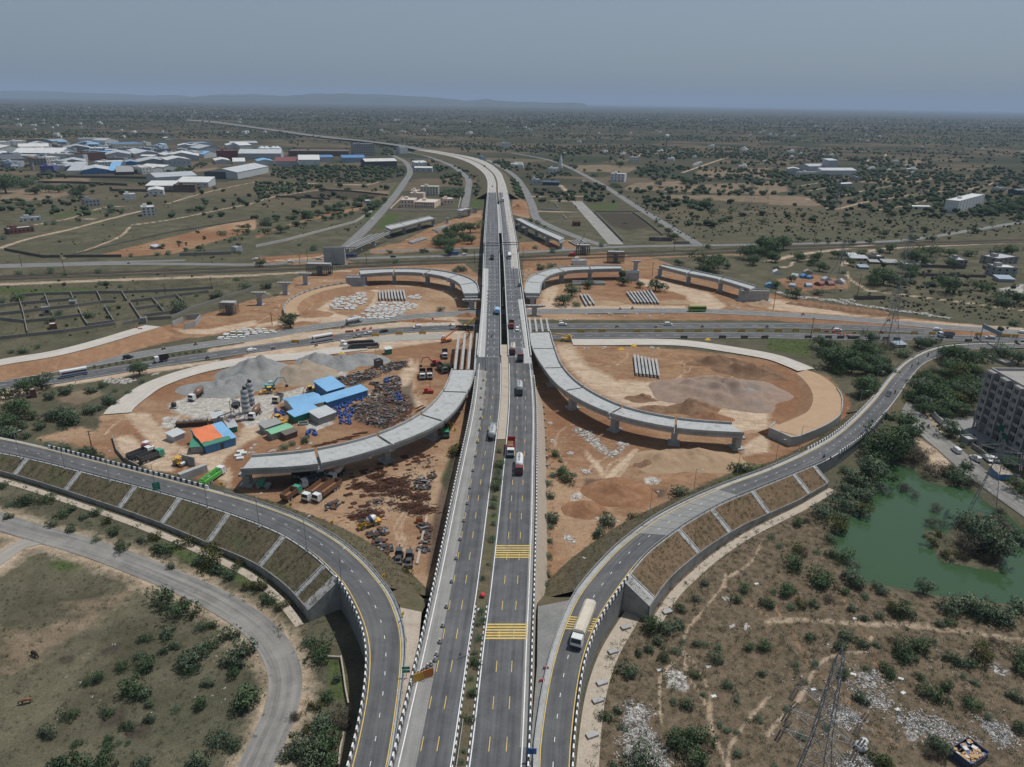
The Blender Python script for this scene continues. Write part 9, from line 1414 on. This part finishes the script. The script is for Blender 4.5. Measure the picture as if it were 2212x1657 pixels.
for E_,T_ in SLOPES:
 for _ in range(len(E_)*26):
  i=int(RNG.uniform(0,min(len(E_),len(T_))-1));k=RNG.uniform(.06,.97);p=E_[i].lerp(E_[i+1],RNG.uniform(0,1)).lerp(T_[i].lerp(T_[i+1],RNG.uniform(0,1)),k);sp.append((p.x,p.y,RNG.uniform(.18,.6),p.z))
tufts('ramp_slope_scrub',sp,foliage('leaf_slope',(.07,.068,.035),(.13,.125,.07),0),10,.22)
tufts('scrap_pieces',zpts((('S',[(300,830),(700,700),(1200,600),(1210,680),(860,790),(500,930),(330,900)],260,.4,1.1),('S',[(560,1180),(880,900),(1080,850),(1240,1180),(1280,1330),(900,1480),(600,1420),(400,1280)],420,.4,1.2),('C1',[(800,1000),(1560,420),(1560,560),(1480,1000),(1100,960)],330,.3,.7))),scraps('scrap_mix',[(.06,.055,.05),(.13,.07,.05),(.2,.2,.2),(.09,.06,.045),(.3,.28,.25),(.05,.05,.055)]),5,.5,.35)
tufts('litter',zpts(tuple((t,p,n,.25,.6)for t,p,n in((('E2'),[(970,1100),(1130,1120),(1200,1200),(1150,1300),(1300,1480),(1370,1657),(965,1657)],420),('E3',[(700,800),(980,820),(1080,1150),(900,1160),(700,1000)],260),('E3',[(1080,1200),(1400,1230),(1640,1330),(1800,1450),(1650,1480),(1200,1330)],420),('E3',[(540,1170),(800,1190),(810,1290),(560,1280)],170),('E3',[(1820,1220),(2150,1370),(2050,1480),(1880,1340)],170),('E3',[(650,1590),(900,1570),(880,1657),(650,1657)],130),('E3',[(0,600),(2209,600),(2209,1500),(0,1500)],120),('E0',[(600,600),(2000,500),(2000,1300),(500,1400)],22),('C2',[(330,150),(1000,400),(900,500),(350,400)],90),('B1',[(0,700),(1000,560),(1800,660),(1700,900),(0,1000)],60)))),scraps('litter_mix',[(.6,.59,.58),(.38,.37,.36),(.52,.5,.48),(.16,.15,.13),(.36,.3,.26),(.3,.31,.33),(.5,.5,.5),(.22,.2,.17)]),5,.38,.3)
fh=MB();fh.box((0,0,2.2),(9,7,4.4));fh.box((1.5,1,5.4),(4,3.5,2));FH=fh.mesh('farmhouse',M('farm_white',(.68,.67,.64),.9,.12,.2));n=0
while n<190:
 y=1300*(5.5**random.random());x=random.uniform(-.75,.75)*y
 if noise.noise((x*.0015,y*.0015,9))<-.05 or not keep(np.array([x]),np.array([y]))[0]:continue
 o=bpy.data.objects.new('farmhouse',FH);C.objects.link(o);o.location=(x,y,0);s=random.uniform(.7,1.5);o.scale=(s*1.3,s,s);o.rotation_euler=(0,0,random.uniform(-.4,.4));tag(o,'tiny white farmhouse among the trees of the far plain','farmhouse','far farmhouses');n+=1
